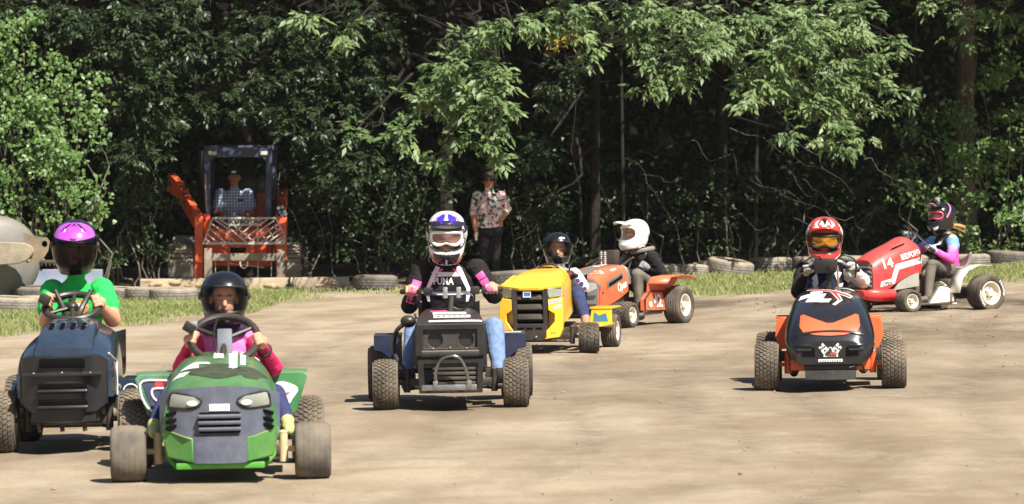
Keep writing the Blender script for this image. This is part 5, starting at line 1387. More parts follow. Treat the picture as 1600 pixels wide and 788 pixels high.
frame_face([(-.215, .335), (-.218, .50), (-.20, .532), (.20, .532), (.218, .50), (.215, .335)], [(-.165, .385), (-.165, .495), (.165, .495), (.165, .385)], -.245, -.20, 'front_frame', BLK, hd)
frame_face([(-.172, .38), (-.172, .50), (.172, .50), (.172, .38)], None, -.222, -.21, 'headlight_board', mat('dull_black_board', srgb(36, 36, 36), .6, dust=.12), hd, [circ(-.092, .432, .046), circ(.098, .432, .046)])
for x in (-.092, .098):
    mb = MB(); mb.lathe([(.046, 0), (.044, .05), (.001, .06)], 20, Matrix.Translation((x, -.215, .432)) @ Matrix.Rotation(R(-90), 4, 'X')); mb.build('headlight_hole', mat('dark_red_lens', srgb(40, 12, 16), .3), hd)
for x, z in ((-.105, .372), (0.0, .376), (.10, .372)):
    mb = MB(); mb.ell((x, -.25, z+.01), (.006, .006, .006), 8, 6); mb.build('screw', STEEL, hd)
mb = MB(); mb.box((0, -.236, .352), (.36, .03, .04), Matrix.Rotation(R(24), 4, 'X'), bev=.012); mb.build('front_lip', mat('grey_lip', srgb(70, 70, 72), .4, dust=.25), hd)
frame_face([(-.195, .105), (-.205, .32), (.205, .32), (.195, .105)], [(-.16, .135), (-.165, .285), (.165, .285), (.16, .135)], -.225, -.19, 'lower_frame', BLK, m.root)
mb = MB(); mb.box((0, -.19, .21), (.335, .012, .16)); mb.build('lower_panel', SLOT_SHADE, m.root)
for i in range(4):
    mb = MB(); mb.box((.03, -.20, .165+.03*i), (.28, .012, .02), bev=.004); mb.build('cooling_fin', mat('fin_grey', srgb(58, 56, 56), .5, .3, dust=.3), m.root)
mb = MB(); mb.tube([(-.088, -.285, .155), (-.09, -.30, .24), (-.06, -.31, .315), (0, -.315, .338), (.06, -.31, .32), (.095, -.30, .25), (.112, -.285, .16)], .0105, 12, smooth=6); mb.build('hoop_bumper', mat('dark_chrome', (.35, .35, .36), .15, 1.0, dust=.05), m.root)
mb = MB(); mb.box((-.01, -.275, .142), (.34, .03, .036), bev=.006); mb.box((-.095, -.29, .16), (.03, .02, .05), bev=.004); mb.box((.112, -.29, .16), (.03, .02, .05), bev=.004); mb.build('bumper_bar', mat('battered_chrome', (.38, .38, .38), .3, .9, dust=.15, bump=.5, bscale=20), m.root)
top = caster(bt, (0, 0, 1), (1, 0, 0), (0, 1, 0), (0, 0, -1), .003); top2 = caster(bt, (0, 0, 1), (1, 0, 0), (0, 1, 0), (0, 0, -1), .005)
deco('sticker', [quad(-.13, -.17, .20, -.08)], top, WHITE_PRINT, hd); deco('sticker', [quad(-.10, .06, .13, .22)], top, WHITE_PRINT, hd); deco('sticker', [quad(-.105, .27, .105, .40)], top, WHITE_PRINT, hd); deco('sticker', [quad(-.12, .42, .0, .50)], top, PINK_PRINT, hd)
ticks(6, .20, .06, top2, BLACK_PRINT, hd, (.015, .14))
for sx in (-1, 1):
    mb = MB(); mb.box((sx*.395, .95, .425), (.18, .42, .016), bev=.005); mb.prism([(sx*.305, .42), (sx*.485, .42), (sx*.485, .34), (sx*.44, .33), (sx*.36, .27), (sx*.305, .25)], .74, .755); f_ = mb.build('fender', BLUE_F, m.root)
    if sx > 0: deco('sticker', [quad(.32, .76, .46, .9)], caster(bvh_of(f_), (0, 0, 1), (1, 0, 0), (0, 1, 0), (0, 0, -1), .003), WHITE_PRINT, f_)
mb = MB(); q0 = m.L(633, 505, .3); mb.tube([q0, q0+Vector((-.06, 0, -.06)), q0+Vector((-.07, .1, -.2)), (-.27, .3, .2)], .014, 8, smooth=4); mb.ell(q0+Vector((.02, 0, .01)), (.05, .04, .04), 12, 8); mb.build('side_lever', BLACKP, m.root)
m.seat(.40, 1.05, BLACKP); m.boards(.17, .22, .34, .25, .75, FRAME)
hl, hr = m.L(642, 456, .57), m.L(769, 453, .57); mid = (hl+hr)/2
hbo = link('handlebar', None, m.root); A_ = hl+Vector((-.05, .06, 0)); B_2 = hr+Vector((.05, .06, 0))
mb = MB(); mb.tube([A_, hl+Vector((.05, -.03, 0)), mid+Vector((-.10, -.06, -.015)), mid+Vector((.10, -.06, -.015)), hr+Vector((-.05, -.03, 0)), B_2], .012, 10, smooth=4); mb.build('bar', CHROME, hbo)
for sx, q in ((-1, hl), (1, hr)):
    mb = MB(); mb.tube([q+Vector((sx*.06, .06, 0)), q+Vector((-sx*.07, -.045, 0))], .018, 10); mb.build('grip', BLACKP, hbo)
    mb = MB(); mb.box(q+Vector((-sx*.11, -.055, .0)), (.06, .05, .05), bev=.01); mb.build('lever_clamp', BLACKP, hbo)
for dx in (-.04, .045):
    mb = MB(); mb.box(mid+Vector((dx, -.065, -.01)), (.03, .04, .07), bev=.006); mb.build('bar_clamp', STEEL, hbo)
mb = MB(); mb.tube([mid+Vector((0, -.05, -.03)), (0, .42, .52)], .018, 10); mb.build('steering_column', BLACKP, m.root)
mb = MB(); mb.tube([mid+Vector((.09, -.07, 0)), mid+Vector((.14, -.08, -.05)), mid+Vector((.07, -.06, -.12)), mid+Vector((-.02, -.05, -.09))], .005, 6, smooth=5); mb.build('cable', BLACKP, m.root); mb = MB(); mb.tube([hl+Vector((.02, 0, -.14)), hl+Vector((.05, .0, -.19)), mid+Vector((-.13, .0, -.2))], .007, 6, smooth=5); mb.build('cable', BLACKP, m.root)
J = J_(m.Y0, dict(pelvis=(700, 540, 1.1), neck=(700, 414, .98), head=(698, 370, .93), shL=(658, 421, 1.0), shR=(744, 420, 1.0), elL=(640, 478, .93), elR=(772, 462, .95), haL=(643, 455, .57), haR=(768, 452, .57),
                  hipL=(676, 540, 1.08), hipR=(726, 540, 1.08), kneeL=(648, 512, .60), kneeR=(772, 512, .60), ankL=(637, 590, .42), ankR=(780, 585, .42)))
b_, HM, q_ = person('rider in black hooded top and purple white helmet on the black mower', J, .98, dict(top=BLACKCLOTH, sleeve=BLACKCLOTH, forearm=BLACKCLOTH, hand=SKIN, pants=JEANS, shoe=DARKSHOE, skin=SKIN, neck=BLACKCLOTH), 0.0056, {'L': (1, -.2, 0), 'R': (1, .2, 0)}, fold=.008, girth=1.12, face=(0, -1, -.10))
WHITEG = mat('white_gloss', srgb(230, 228, 224), .22, dust=.1, var=.05, coat=.4)
VIOLET = mat('violet_gloss', srgb(64, 44, 168), .2, dust=.05, var=.15, coat=.5); NAVYG = mat('navy_gloss', srgb(26, 26, 62), .2, dust=.06, coat=.5)
H = Helm('mx', 1.06); hm = helmet(b_, HM, H, WHITEG, BLACKP, offset=(0, 0, .02), tilt=14)
pk = peak(hm, H, NAVYG, .05, .0, .105)
for s_ in (-1, 1):
    H.patch('violet_panel', [(s_*8, 62), (s_*12, 48), (s_*34, 44), (s_*44, 56), (s_*40, 74), (s_*14, 78)], VIOLET, hm, .006)
    H.patch('pink_line', [(s_*46, 40), (s_*50, 40), (s_*56, 66), (s_*50, 66)], PINK_PRINT, hm, .006)
    H.patch('navy_side', [(s_*62, 12), (s_*95, 16), (s_*95, 40), (s_*60, 36)], NAVYG, hm, .003)
    H.patch('orange_line', [(s_*14, -38), (s_*44, -24), (s_*46, -28), (s_*16, -43)], mat('orange_gloss', srgb(226, 92, 48), .3), hm, .004)
    H.patch('black_chin', [(s_*2, -20), (s_*30, -22), (s_*12, -52), (s_*2, -55)], BLACKG, hm, .003)
bpk = bvh_of(pk); fmp = caster(bpk, (0, 0, 0), (1, 0, 0), (0, 1, 0), (0, 0, -1), .003)
for s_ in (-1, 1): deco('violet_panel', [[(s_*.022, -.115), (s_*.025, -.158), (s_*.055, -.152), (s_*.062, -.11)]], fmp, VIOLET, hm)
H.patch('white_stripe', [(-7, 50), (7, 50), (7, 80), (-7, 80)], WHITEG, hm, .006)
mb = MB(); mb.box((0, -.205, -.085), (.06, .02, .03), bev=.006); mb.build('chin_vent', BLACKP, hm)
goggles(hm, H, WHITEG, mat('rose_lens', srgb(120, 84, 76), .1, coat=.6, dust=.1), WHITEG)
pm = caster(bvh_of(b_), P(700, 440, m.Y0+.9)-b_.location, (1, 0, 0), (0, 0, 1), (0, 1, 0), .004)
letter('PUMA', .062, pm, WHITE_PRINT, b_, (-.03, .0), .02, 0, .13)
for s_ in (-1, 1):
    deco('white_drawstring', [[(s_*.05, .09), (s_*.08, .10), (s_*.15, -.06), (s_*.13, -.13), (s_*.115, -.13), (s_*.12, -.05)]], pm, WHITE_PRINT, b_)
    deco('pink_trim', [[(s_*.03, .075), (s_*.09, .02), (s_*.10, .03), (s_*.04, .085)]], pm, PINK_PRINT, b_)
deco('white_yoke', [[(-.11, .06), (.10, .06), (.08, .035), (-.08, .03)]], pm, WHITE_PRINT, b_)
for sd, shp, elp, t0, t1 in (('L', J['shL'], J['elL'], .3, .95), ('R', J['shR'], J['elR'], .15, .85)):
    ax_ = (elp-shp).normalized(); fma = caster(bvh_of(b_), shp-b_.location, ax_, ax_.cross(Vector((0, 1, 0))), (0, 1, 0), .004); L_ = (elp-shp).length
    for i in range(3):
        a0 = L_*(t0+(t1-t0)*i/3); deco('pink_sleeve_block', [quad(a0, -.028, a0+L_*(t1-t0)*.29, .028)], fma, PINK_PRINT, b_)

# ================================================================== black and orange round-nosed mower at the right
BLK_O = mat('gloss_black_hood', srgb(22, 24, 30), .24, dust=.03, var=.15, coat=.4)
ORNG = mat('orange_paint', srgb(230, 98, 46), .4, dust=.2, var=.1)
m = Mower('black round nosed racing mower with an orange hood panel at the right', 1298, 608, -4)
E_ = m
m.wheels(.415, .165, .16, .085, .41, 1.1, .178, .17, .09, 'turf', 'turf'); m.chassis(FRAME, ORNG, None, ORNG)
hd = hood_mesh([(.72, [(0, .655), (.12, .65), (.185, .622), (.215, .56), (.228, .46), (.23, .36)]), (.4, [(0, .628), (.135, .622), (.21, .59), (.25, .52), (.268, .43), (.27, .33)]), (.1, [(0, .572), (.14, .566), (.22, .535), (.268, .465), (.288, .38), (.285, .29)]), (-.1, [(0, .512), (.13, .508), (.218, .48), (.268, .42), (.292, .345), (.285, .26)]),
               (-.22, [(0, .45), (.12, .447), (.205, .425), (.252, .375), (.278, .31), (.262, .22)]), (-.29, [(0, .36), (.10, .358), (.17, .345), (.21, .315), (.235, .27), (.22, .19)]), (-.31, [(0, .325), (.10, .323), (.165, .31), (.20, .285), (.222, .25), (.20, .175)])], 4, 4).build('hood', BLK_O, m.root, angle=50)
bt = bvh_of(hd); frn = caster(bt, (0, -1, 0), (1, 0, 0), (0, 0, 1), (0, 1, 0), .003); fr2 = caster(bt, (0, -1, 0), (1, 0, 0), (0, 0, 1), (0, 1, 0), .006)
dk = Vector((0, .75, -.65)); sl = caster(bt, (0, 0, .46), (1, 0, 0), (0, .65, .75), dk, .004)
deco('orange_panel', [[(-.19, .488), (-.17, .496), (-.02, .442), (.02, .442), (.17, .496), (.19, .488), (.197, .42), (.175, .385), (.09, .366), (0, .362), (-.09, .366), (-.175, .385), (-.197, .42)]], caster(bt, (0, -1, 0), (1, 0, 0), (0, 0, 1), (0, 1, 0), .008), mat('orange_panel_paint', srgb(236, 92, 50), .3, dust=.12, var=.06, coat=.3), hd)
g = [[frn(x, .385-.02*abs(x/.2)**2.5+dz) or Vector((x, -.28, .38)) for x in np.linspace(-.215, .215, 30)] for dz in (0,)]
mb = MB(); mb.tube([p+Vector((0, .006, 0)) for p in g[0]], .014, 8); mb.build('hood_lip', BLK_O, hd)
for sx in (-1, 1):
    for z in (.30, .27):
        mb = MB(); mb.tube([(frn(sx*x, z) or Vector((sx*x, -.2, z))) for x in np.linspace(.12, .215, 6)], .009, 6); mb.build('grille_rib', BLK_O, hd)
    deco('grille_inset', [[(sx*.10, .225), (sx*.185, .23), (sx*.185, .285), (sx*.10, .285)]], fr2, SLOT_SHADE, hd)
# emblem: crossed chequered flags over a kart, lettering strip below
deco('emblem_flag', [[(-.075, .285), (-.05, .315), (-.02, .285), (-.005, .235), (-.04, .235)]], fr2, WHITE_PRINT, hd); deco('emblem_flag', [[(.075, .285), (.05, .315), (.02, .285), (.005, .235), (.04, .235)]], fr2, WHITE_PRINT, hd)
deco('emblem_base', [[(-.045, .225), (.05, .225), (.045, .26), (0, .29), (-.04, .26)]], fr2, WHITE_PRINT, hd)
fr3 = caster(bt, (0, -1, 0), (1, 0, 0), (0, 0, 1), (0, 1, 0), .009)
for sx in (-1, 1):
    for i in range(3):
        for j in range(3):
            if (i+j) % 2 == 0: x0 = sx*(.03+.012*i); deco('emblem_check', [quad(x0, .262+.012*j+.004*i, x0+sx*.011, .273+.012*j+.004*i)], fr3, BLACK_PRINT, hd)
deco('emblem_kart', [[(-.035, .232), (.04, .232), (.035, .25), (.012, .255), (.008, .28), (-.006, .285), (-.012, .262), (-.03, .25)]], fr3, BLACK_PRINT, hd); deco('emblem_kart_body', [[(-.005, .238), (.036, .237), (.03, .249), (.0, .252)]], caster(bt, (0, -1, 0), (1, 0, 0), (0, 0, 1), (0, 1, 0), .011), RED_PRINT, hd)
deco('name_strip', [quad(-.078, .192, .078, .210)], fr2, WHITE_PRINT, hd); ticks(9, .14, .008, fr3, BLACK_PRINT, hd, (0, .2)); ticks(4, .06, .01, fr3, BLACK_PRINT, hd, (.01, .226))
top = caster(bt, (0, 0, 1), (1, 0, 0), (0, 1, 0), (0, 0, -1), .004); top2 = caster(bt, (0, 0, 1), (1, 0, 0), (0, 1, 0), (0, 0, -1), .007)
deco('hood_flash', [[(-.15, .50), (-.12, .58), (.06, .42), (.16, .26), (.14, .18), (.02, .36)]], top, WHITE_PRINT, hd); deco('hood_flash', [[(-.14, .51), (-.125, .55), (.05, .39), (.145, .24), (.135, .21), (.02, .37)]], top2, RED_PRINT, hd)
deco('hood_flash', [[(0, .42), (.05, .43), (.09, .12), (.04, .0), (.02, .02), (.06, .12)]], top, WHITE_PRINT, hd); deco('hood_flash', [[(.01, .40), (.04, .40), (.08, .13), (.045, .03), (.07, .12)]], top2, RED_PRINT, hd)
jag(.17, .13, top, WHITE_PRINT, hd, (-.11, .26), -10); jag(.16, .10, top, WHITE_PRINT, hd, (-.07, .13), -14); jag(.08, .07, top, WHITE_PRINT, hd, (-.08, .37), -4, 5)
deco('hood_flash', [[(.05, .62), (.17, .56), (.175, .50), (.05, .58)]], top, WHITE_PRINT, hd)
mb = panel(li((0, .135), (.16, .135)), li((0, .075), (.16, .078)), .165, -.30, .01, t=.03); mb.build('skid_plate', mat('scuffed_black_plate', srgb(44, 44, 46), .6, dust=.12, var=.3, scale=20, bump=.3, bscale=40), m.root)
mb = MB(); mb.box((0, -.2, .15), (.34, .14, .05), bev=.01); mb.build('front_bumper', BLK, m.root)
for sx in (-1, 1):
    mb = MB(); mb.box((sx*.20, -.04, .165), (.12, .07, .075), bev=.008); mb.build('axle_bracket', ORNG, m.root)
    mb = MB(); mb.prism([(sx*.22, .25), (sx*.33, .24), (sx*.362, .33), (sx*.35, .44), (sx*.25, .455)], .62, .635); mb.box((sx*.30, .86, .45), (.11, .46, .012), bev=.003); f_ = mb.build('fender', ORNG, m.root, bevel=.004)
mb = MB(); mb.box((.245, -.02, .265), (.06, .05, .04), bev=.01); mb.tube([(.22, -.04, .30), (.29, -.02, .30)], .018, 10); mb.build('muffler', CHROME, m.root)
mb = MB(); mb.tube([(.12, -.3, .15), (.2, -.28, .17), (.22, -.2, .12)], .008, 6, smooth=3); mb.build('hose', BLACKP, m.root)
m.seat(.38, 1.05, BLACKP); m.boards(.18, .2, .36, .25, .75, FRAME)
hl, hr = m.L(1262, 420, .52), m.L(1331, 420, .52); mid = (hl+hr)/2
hbo = link('handlebar', None, m.root)
mb = MB(); mb.tube([hl+Vector((-.05, .03, -.01)), hl+Vector((.03, -.01, .02)), mid+Vector((-.06, -.03, .05)), mid+Vector((.06, -.03, .05)), hr+Vector((-.03, -.01, .02)), hr+Vector((.05, .03, -.01))], .011, 10, smooth=4); mb.build('bar', STEEL, hbo)
for sx, q in ((-1, hl), (1, hr)):
    mb = MB(); mb.tube([q+Vector((sx*.05, .03, -.01)), q+Vector((-sx*.05, -.02, .015))], .017, 10); mb.build('grip', BLACKP, hbo)
mb = MB(); mb.box(mid+Vector((-.03, -.05, .02)), (.15, .05, .10), bev=.02); mb.lathe([(.03, 0), (.03, .02), (.001, .022)], 16, Matrix.Translation(mid+Vector((.02, -.075, .02))) @ Matrix.Rotation(R(90), 4, 'X')); mb.build('handlebar_pad', BLACKP, hbo)
for sx in (-1, 1):
    mb = MB(); mb.tube([mid+Vector((sx*.04, -.06, .05)), mid+Vector((sx*.09, -.08, .09)), mid+Vector((sx*.17, -.06, .05)), hr+Vector((.02, -.05, -.06)) if sx > 0 else hl+Vector((.0, -.05, .04))], .006, 6, smooth=5); mb.build('cable', BLACKP, m.root)
mb = MB(); mb.tube([mid+Vector((.05, -.07, .02)), mid+Vector((.055, -.05, -.12)), (.06, .5, .6)], .008, 6, smooth=3); mb.build('brown_cable', mat('brown_cable', srgb(150, 120, 96), .7), m.root)
mb = MB(); mb.tube([mid, (0, .5, .58)], .02, 10); mb.build('steering_column', BLACKP, m.root)
J = J_(m.Y0, dict(pelvis=(1290, 505, 1.08), neck=(1289, 412, .95), head=(1288, 374, .9), shL=(1256, 424, .96), shR=(1325, 420, .96), elL=(1247, 456, .80), elR=(1349, 440, .80), haL=(1262, 421, .53), haR=(1331, 421, .53),
                  hipL=(1270, 505, 1.05), hipR=(1310, 505, 1.05), kneeL=(1247, 508, .6), kneeR=(1340, 508, .6), ankL=(1240, 570, .42), ankR=(1348, 565, .42)))
WSLV = mat('white_jersey', srgb(222, 216, 212), .8, dust=.15, var=.12, scale=9, bump=.2, bscale=45, spec=.2)
JPRINT = mat('patterned_jersey', srgb(26, 28, 46), .8, var=.2, scale=14, col2=srgb(30, 34, 60), spec=.2)
GLOVE = mat('patterned_glove', srgb(60, 56, 52), .8, var=.6, scale=45, col2=srgb(190, 184, 172))
b_, HM, q_ = person('child in black and white jersey and red white helmet on the round nosed mower', J, .88, dict(top=JPRINT, sleeve=BLACKCLOTH, forearm=BLACKCLOTH, hand=GLOVE, pants=BLACKCLOTH, shoe=DARKSHOE, skin=SKIN, neck=BLACKCLOTH), .0068, {'L': (1, 0, .1), 'R': (1, 0, -.1)}, fold=.008, girth=1.12, face=(-.05, -1, -.08))
# right sleeve is white
b_.data.materials.append(WSLV); ri = len(b_.data.materials)-1
for p_ in b_.data.polygons:
    c = p_.center+b_.location
    if (b_.data.materials[p_.material_index] is BLACKCLOTH) and seg_dist(np.array([c]), np.array(J['shR']), np.array(J['elR']), .05, .05)[0] < .035 or (b_.data.materials[p_.material_index] is BLACKCLOTH and seg_dist(np.array([c]), np.array(J['elR']), np.array(J['haR']), .04, .04)[0] < .03): p_.material_index = ri
pm = caster(bvh_of(b_), P(1290, 440, m.Y0+.9)-b_.location, (1, 0, 0), (0, 0, 1), (0, 1, 0), .004)
for pl in ([(-.10, .02), (-.06, .06), (-.05, -.02), (-.08, -.06)], [(.05, .08), (.11, .06), (.08, .0)], [(.08, -.02), (.12, -.01), (.10, -.07)], [(-.14, -.05), (-.10, -.09), (-.15, -.11)], [(.02, -.06), (.05, -.04), (.04, -.10)]): deco('white_print', [pl], pm, WHITE_PRINT, b_)
deco('blue_print', [[(-.12, .0), (-.09, .03), (-.08, -.03), (-.12, -.05)]], caster(bvh_of(b_), P(1290, 440, m.Y0+.9)-b_.location, (1, 0, 0), (0, 0, 1), (0, 1, 0), .003), mat('blue_print', srgb(50, 70, 150), .7), b_)
REDG = mat('red_gloss', srgb(206, 52, 48), .25, dust=.08, var=.12, coat=.4)
H = Helm('mx', 1.02); hm = helmet(b_, HM, H, REDG, BLACKP, offset=(0, 0, .012), tilt=14); pk = peak(hm, H, REDG, .05, .0, .105)
for s_ in (-1, 1):
    H.patch('white_blaze', [(s_*4, 50), (s_*12, 80), (s_*22, 54), (s_*16, 44)], WHITEG, hm, .012); H.patch('white_blaze', [(s_*28, 46), (s_*44, 74), (s_*52, 60), (s_*40, 44)], WHITEG, hm, .006)
    H.patch('white_blaze', [(s_*60, 36), (s_*80, 50), (s_*90, 20), (s_*66, 14)], WHITEG, hm, .004); H.patch('white_chin', [(s_*20, -26), (s_*55, -24), (s_*50, -46), (s_*18, -46)], WHITEG, hm, .003)
bpk = bvh_of(pk); fmp = caster(bpk, (0, 0, 0), (1, 0, 0), (0, 1, 0), (0, 0, -1), .003)
for x in (-.06, -.005, .055): deco('white_blaze', [[(x-.012, -.145), (x+.02, -.145), (x+.012, -.118), (x-.02, -.118)]], fmp, WHITEG, hm)
mb = MB(); mb.box(H.pt(0, 72, .008), (.03, .05, .02), bev=.006); mb.build('top_vent', BLACKP, hm)
AMBER = mat('amber_lens', srgb(196, 128, 24), .06, .5, coat=.8, var=.3, scale=12)
goggles(hm, H, BLACKP, AMBER, BLACKP)

# ================================================================== yellow mower
YEL = mat('yellow_paint', srgb(252, 194, 44), .3, dust=.10, var=.04, coat=.3, col2=srgb(253, 200, 56))
BRN_BLK = mat('dark_grille_plastic', srgb(34, 31, 30), .5, dust=.12, var=.15)
m = Mower('yellow racing mower with black slatted grille', 838, 551, -12)
F_ = m
m.wheels(.44, .128, .165, .07, .41, 1.12, .145, .13, .08, 'diamond', 'rib', RUBBER_D, RUBBER_D, RIM_W, 10); m.chassis(FRAME)
hd = hood_mesh([(.62, [(0, .675), (.10, .673), (.135, .655), (.17, .58), (.18, .46), (.19, .32)]), (.3, [(0, .67), (.12, .666), (.165, .64), (.21, .565), (.22, .44), (.225, .28)]), (0, [(0, .635), (.13, .63), (.19, .60), (.24, .54), (.245, .4), (.245, .25)]), (-.14, [(0, .575), (.13, .575), (.2, .563), (.25, .545), (.25, .4), (.25, .22)])], 4, 4).build('hood', YEL, m.root)
mb = MB(); mb.add([(-.255, -.17, .552), (-.08, -.26, .53), (.08, -.26, .53), (.255, -.17, .552), (.2, .05, .628), (0, .05, .64), (-.2, .05, .628)], [(0, 1, 2, 3, 4, 5, 6)]); o = mb.build('hood_brow', YEL, hd, smooth=False); md = o.modifiers.new('t', 'SOLIDIFY'); md.thickness = .018
frame_face([(-.15, .525), (-.135, .13), (-.10, .105), (.10, .105), (.135, .13), (.15, .525)], [(-.105, .50), (-.11, .24), (.11, .24), (.105, .50)], -.235, -.15, 'grille_frame', BRN_BLK, hd)
mb = MB(); mb.box((0, -.16, .37), (.23, .02, .28)); mb.build('grille_backing', SLOT_SHADE, hd)
for z in (.455, .375, .295):
    mb = MB(); mb.box((0, -.20, z-.005), (.215, .05, .05), Matrix.Rotation(R(-25), 4, 'X'), bev=.008); mb.build('slat', BRN_BLK, hd)
for x in (-.075, 0, .075):
    mb = MB(); mb.box((x, -.232, .205), (.055, .02, .013), bev=.003); mb.build('lower_slot', SLOT_SHADE, hd)
mb = MB(); mb.box((-.02, -.232, .478), (.066, .02, .046), bev=.012); mb.build('badge', mat('blue_badge', srgb(70, 110, 200), .3, coat=.4), hd)
mb = MB(); mb.tube([(-.05, -.243, .458), (-.05, -.243, .498), (.01, -.243, .498), (.01, -.243, .458)], .005, 6, closed=True); mb.build('badge_rim', WHITE_PRINT, hd)
for sx in (-1, 1):
    mb = MB(); g = [(sx*.14, -.235, .525), (sx*.25, -.155, .548), (sx*.255, -.13, .455), (sx*.15, -.215, .445)]; g1 = [(a, b+.06, c) for a, b, c in g]
    mb.add(g+g1, [(0, 1, 2, 3), (4, 5, 6, 7), (0, 1, 5, 4), (1, 2, 6, 5), (2, 3, 7, 6), (3, 0, 4, 7)]); mb.build('headlight', LAMP, hd, bevel=.01)
    mb = MB(); pts = [(.15, .44), (.262, .45), (.262, .20), (.235, .13), (.115, .115), (.12, .175), (.15, .20), (.20, .26), (.20, .32), (.15, .35)]
    g0 = [(sx*a, -.235+.5*max(0, a-.13)**1.2, b) for a, b in pts]; g1 = [(x, y+.05, z) for x, y, z in g0]; n = len(pts)
    mb.add(g0+g1, [tuple(range(n)), tuple(range(2*n-1, n-1, -1))]+[(i, (i+1) % n, n+(i+1) % n, n+i) for i in range(n)]); ck = mb.build('cheek_panel', YEL, hd, bevel=.006)
    if sx > 0:
        fm = caster(bvh_of(ck), (.2, -1, .4), (1, .3, 0), (0, 0, 1), (0, 1, 0), .004); PUR = mat('purple_print', srgb(92, 60, 150), .5)
        deco('sticker', [[(-.045, -.005), (.055, .02), (.055, .045), (-.045, .02)], [(-.005, -.045), (.055, -.025), (.055, .0), (-.005, -.018)]], fm, WHITE_PRINT, ck, .02)
        fm = caster(bvh_of(ck), (.2, -1, .4), (1, .3, 0), (0, 0, 1), (0, 1, 0), .006); ticks(6, .085, .016, fm, PUR, ck, (.005, .02), 13); ticks(4, .05, .014, fm, PUR, ck, (.025, -.022), 15)
        letter('XT2', .02, caster(bvh_of(ck), (.2, -1, .165), (1, .3, 0), (0, 0, 1), (0, 1, 0), .004), BLACK_PRINT, ck, (-.01, 0), .0, 0, .045)
    mb = MB(); mb.box((sx*.375, .66, .20), (.2, .6, .014), bev=.004); mb.prism([(sx*.28, .20), (sx*.47, .20), (sx*.47, .33), (sx*.30, .33)], .86, .872); mb.box((sx*.38, 1.05, .335), (.19, .4, .014), bev=.004); f_ = mb.build('fender', YEL, m.root)
    deco('colour_splash', [[(sx*.31, .22), (sx*.44, .22), (sx*.42, .29), (sx*.36, .27), (sx*.32, .30)]], caster(bvh_of(f_), (0, 0, 0), (1, 0, 0), (0, 0, 1), (0, 1, 0), .003), mat('green_print', srgb(70, 170, 120), .6, var=.5, scale=20, col2=srgb(60, 110, 200)), f_)
    mb = MB(); mb.ell((sx*.05, -.24, .135), (.01, .01, .01), 8, 6); mb.build('bolt', CHROME, m.root)
mb = MB(); mb.box((0, -.12, .11), (.3, .1, .04), bev=.01); mb.build('bumper', FRAME, m.root)
m.seat(.38, 1.02, BLACKP)
hl, hr = m.L(838, 424, .62), m.L(889, 428, .58); mid = (hl+hr)/2
hbo = link('handlebar', None, m.root)
mb = MB(); mb.tube([hl+Vector((-.06, .05, -.02)), hl+Vector((.02, 0, .03)), mid+Vector((0, -.05, .06)), hr+Vector((-.02, 0, .03)), hr+Vector((.05, .06, -.02))], .013, 10, smooth=5); mb.build('bar', STEEL, hbo)
for sx, q in ((-1, hl), (1, hr)):
    mb = MB(); mb.tube([q+Vector((sx*.06, .06, -.02)), q+Vector((-sx*.04, -.02, .02))], .018, 10); mb.build('grip', BLACKP, hbo)
    mb = MB(); mb.tube([q+Vector((0, 0, .02)), q+Vector((sx*.03, -.02, .10))], .007, 6); mb.build('lever', BLACKP, hbo)
mb = MB(); mb.tube([mid+Vector((-.13, -.02, .0)), mid+Vector((-.08, -.06, .06)), mid+Vector((.02, -.06, .07)), mid+Vector((.10, -.04, .0))], .007, 6, smooth=4); mb.build('cable', BLACKP, m.root)
mb = MB(); mb.tube([mid, (0, .5, .62)], .018, 10); mb.build('steering_column', BLACKP, m.root)
J = J_(m.Y0, dict(pelvis=(880, 478, 1.05), neck=(873, 421, .96), head=(871, 390, .92), shL=(849, 430, .97), shR=(897, 430, .95), elL=(838, 452, .85), elR=(912, 449, .80), haL=(839, 425, .62), haR=(889, 429, .6),
                  hipL=(862, 478, 1.02), hipR=(894, 478, 1.0), kneeL=(820, 468, .6), kneeR=(903, 458, .55), ankL=(815, 505, .4), ankR=(915, 498, .30)))
WJ = mat('white_pattern_jersey', srgb(226, 222, 224), .8, dust=.06, var=.15, scale=8, bump=.2, bscale=45, col2=srgb(238, 232, 236), spec=.2)
b_, HM, q_ = person('rider in white patterned jersey and black helmet on the yellow mower', J, .92, dict(top=WJ, sleeve=WJ, forearm=WJ, hand=mat('red_black_glove', srgb(50, 30, 34), .8, var=.6, scale=40, col2=srgb(140, 60, 70)), pants=NAVY, shoe=mat('brown_shoe', srgb(150, 110, 90), .7, dust=.4), skin=SKIN, neck=NAVY), .008, {'L': (1, .2, 0), 'R': (1, -.2, 0)}, fold=.008, girth=1.05, face=(.04, -1, -.03))
fm = caster(bvh_of(b_), J['elR']-b_.location, (1, 0, 0), (0, 0, 1), (0, 1, 0), .004)
for cx, cz, r_ in ((-.02, .03, .02), (.01, -.01, .016), (-.05, .06, .018)): deco('sleeve_print', [[(cx+r_*math.cos(a), cz+r_*math.sin(a)) for a in np.linspace(0, 6.28, 10)[:-1]]], fm, mat('violet_print', srgb(80, 60, 130), .7), b_)
H = Helm('street', .99); hm = helmet(b_, HM, H, BLACKG, BLACKP, offset=(0, 0, .012), visor=VIS)
H.patch('white_badge', [(2, 33), (26, 33), (28, 36), (26, 39), (12, 41), (4, 38)], WHITE_PRINT, hm, .003)
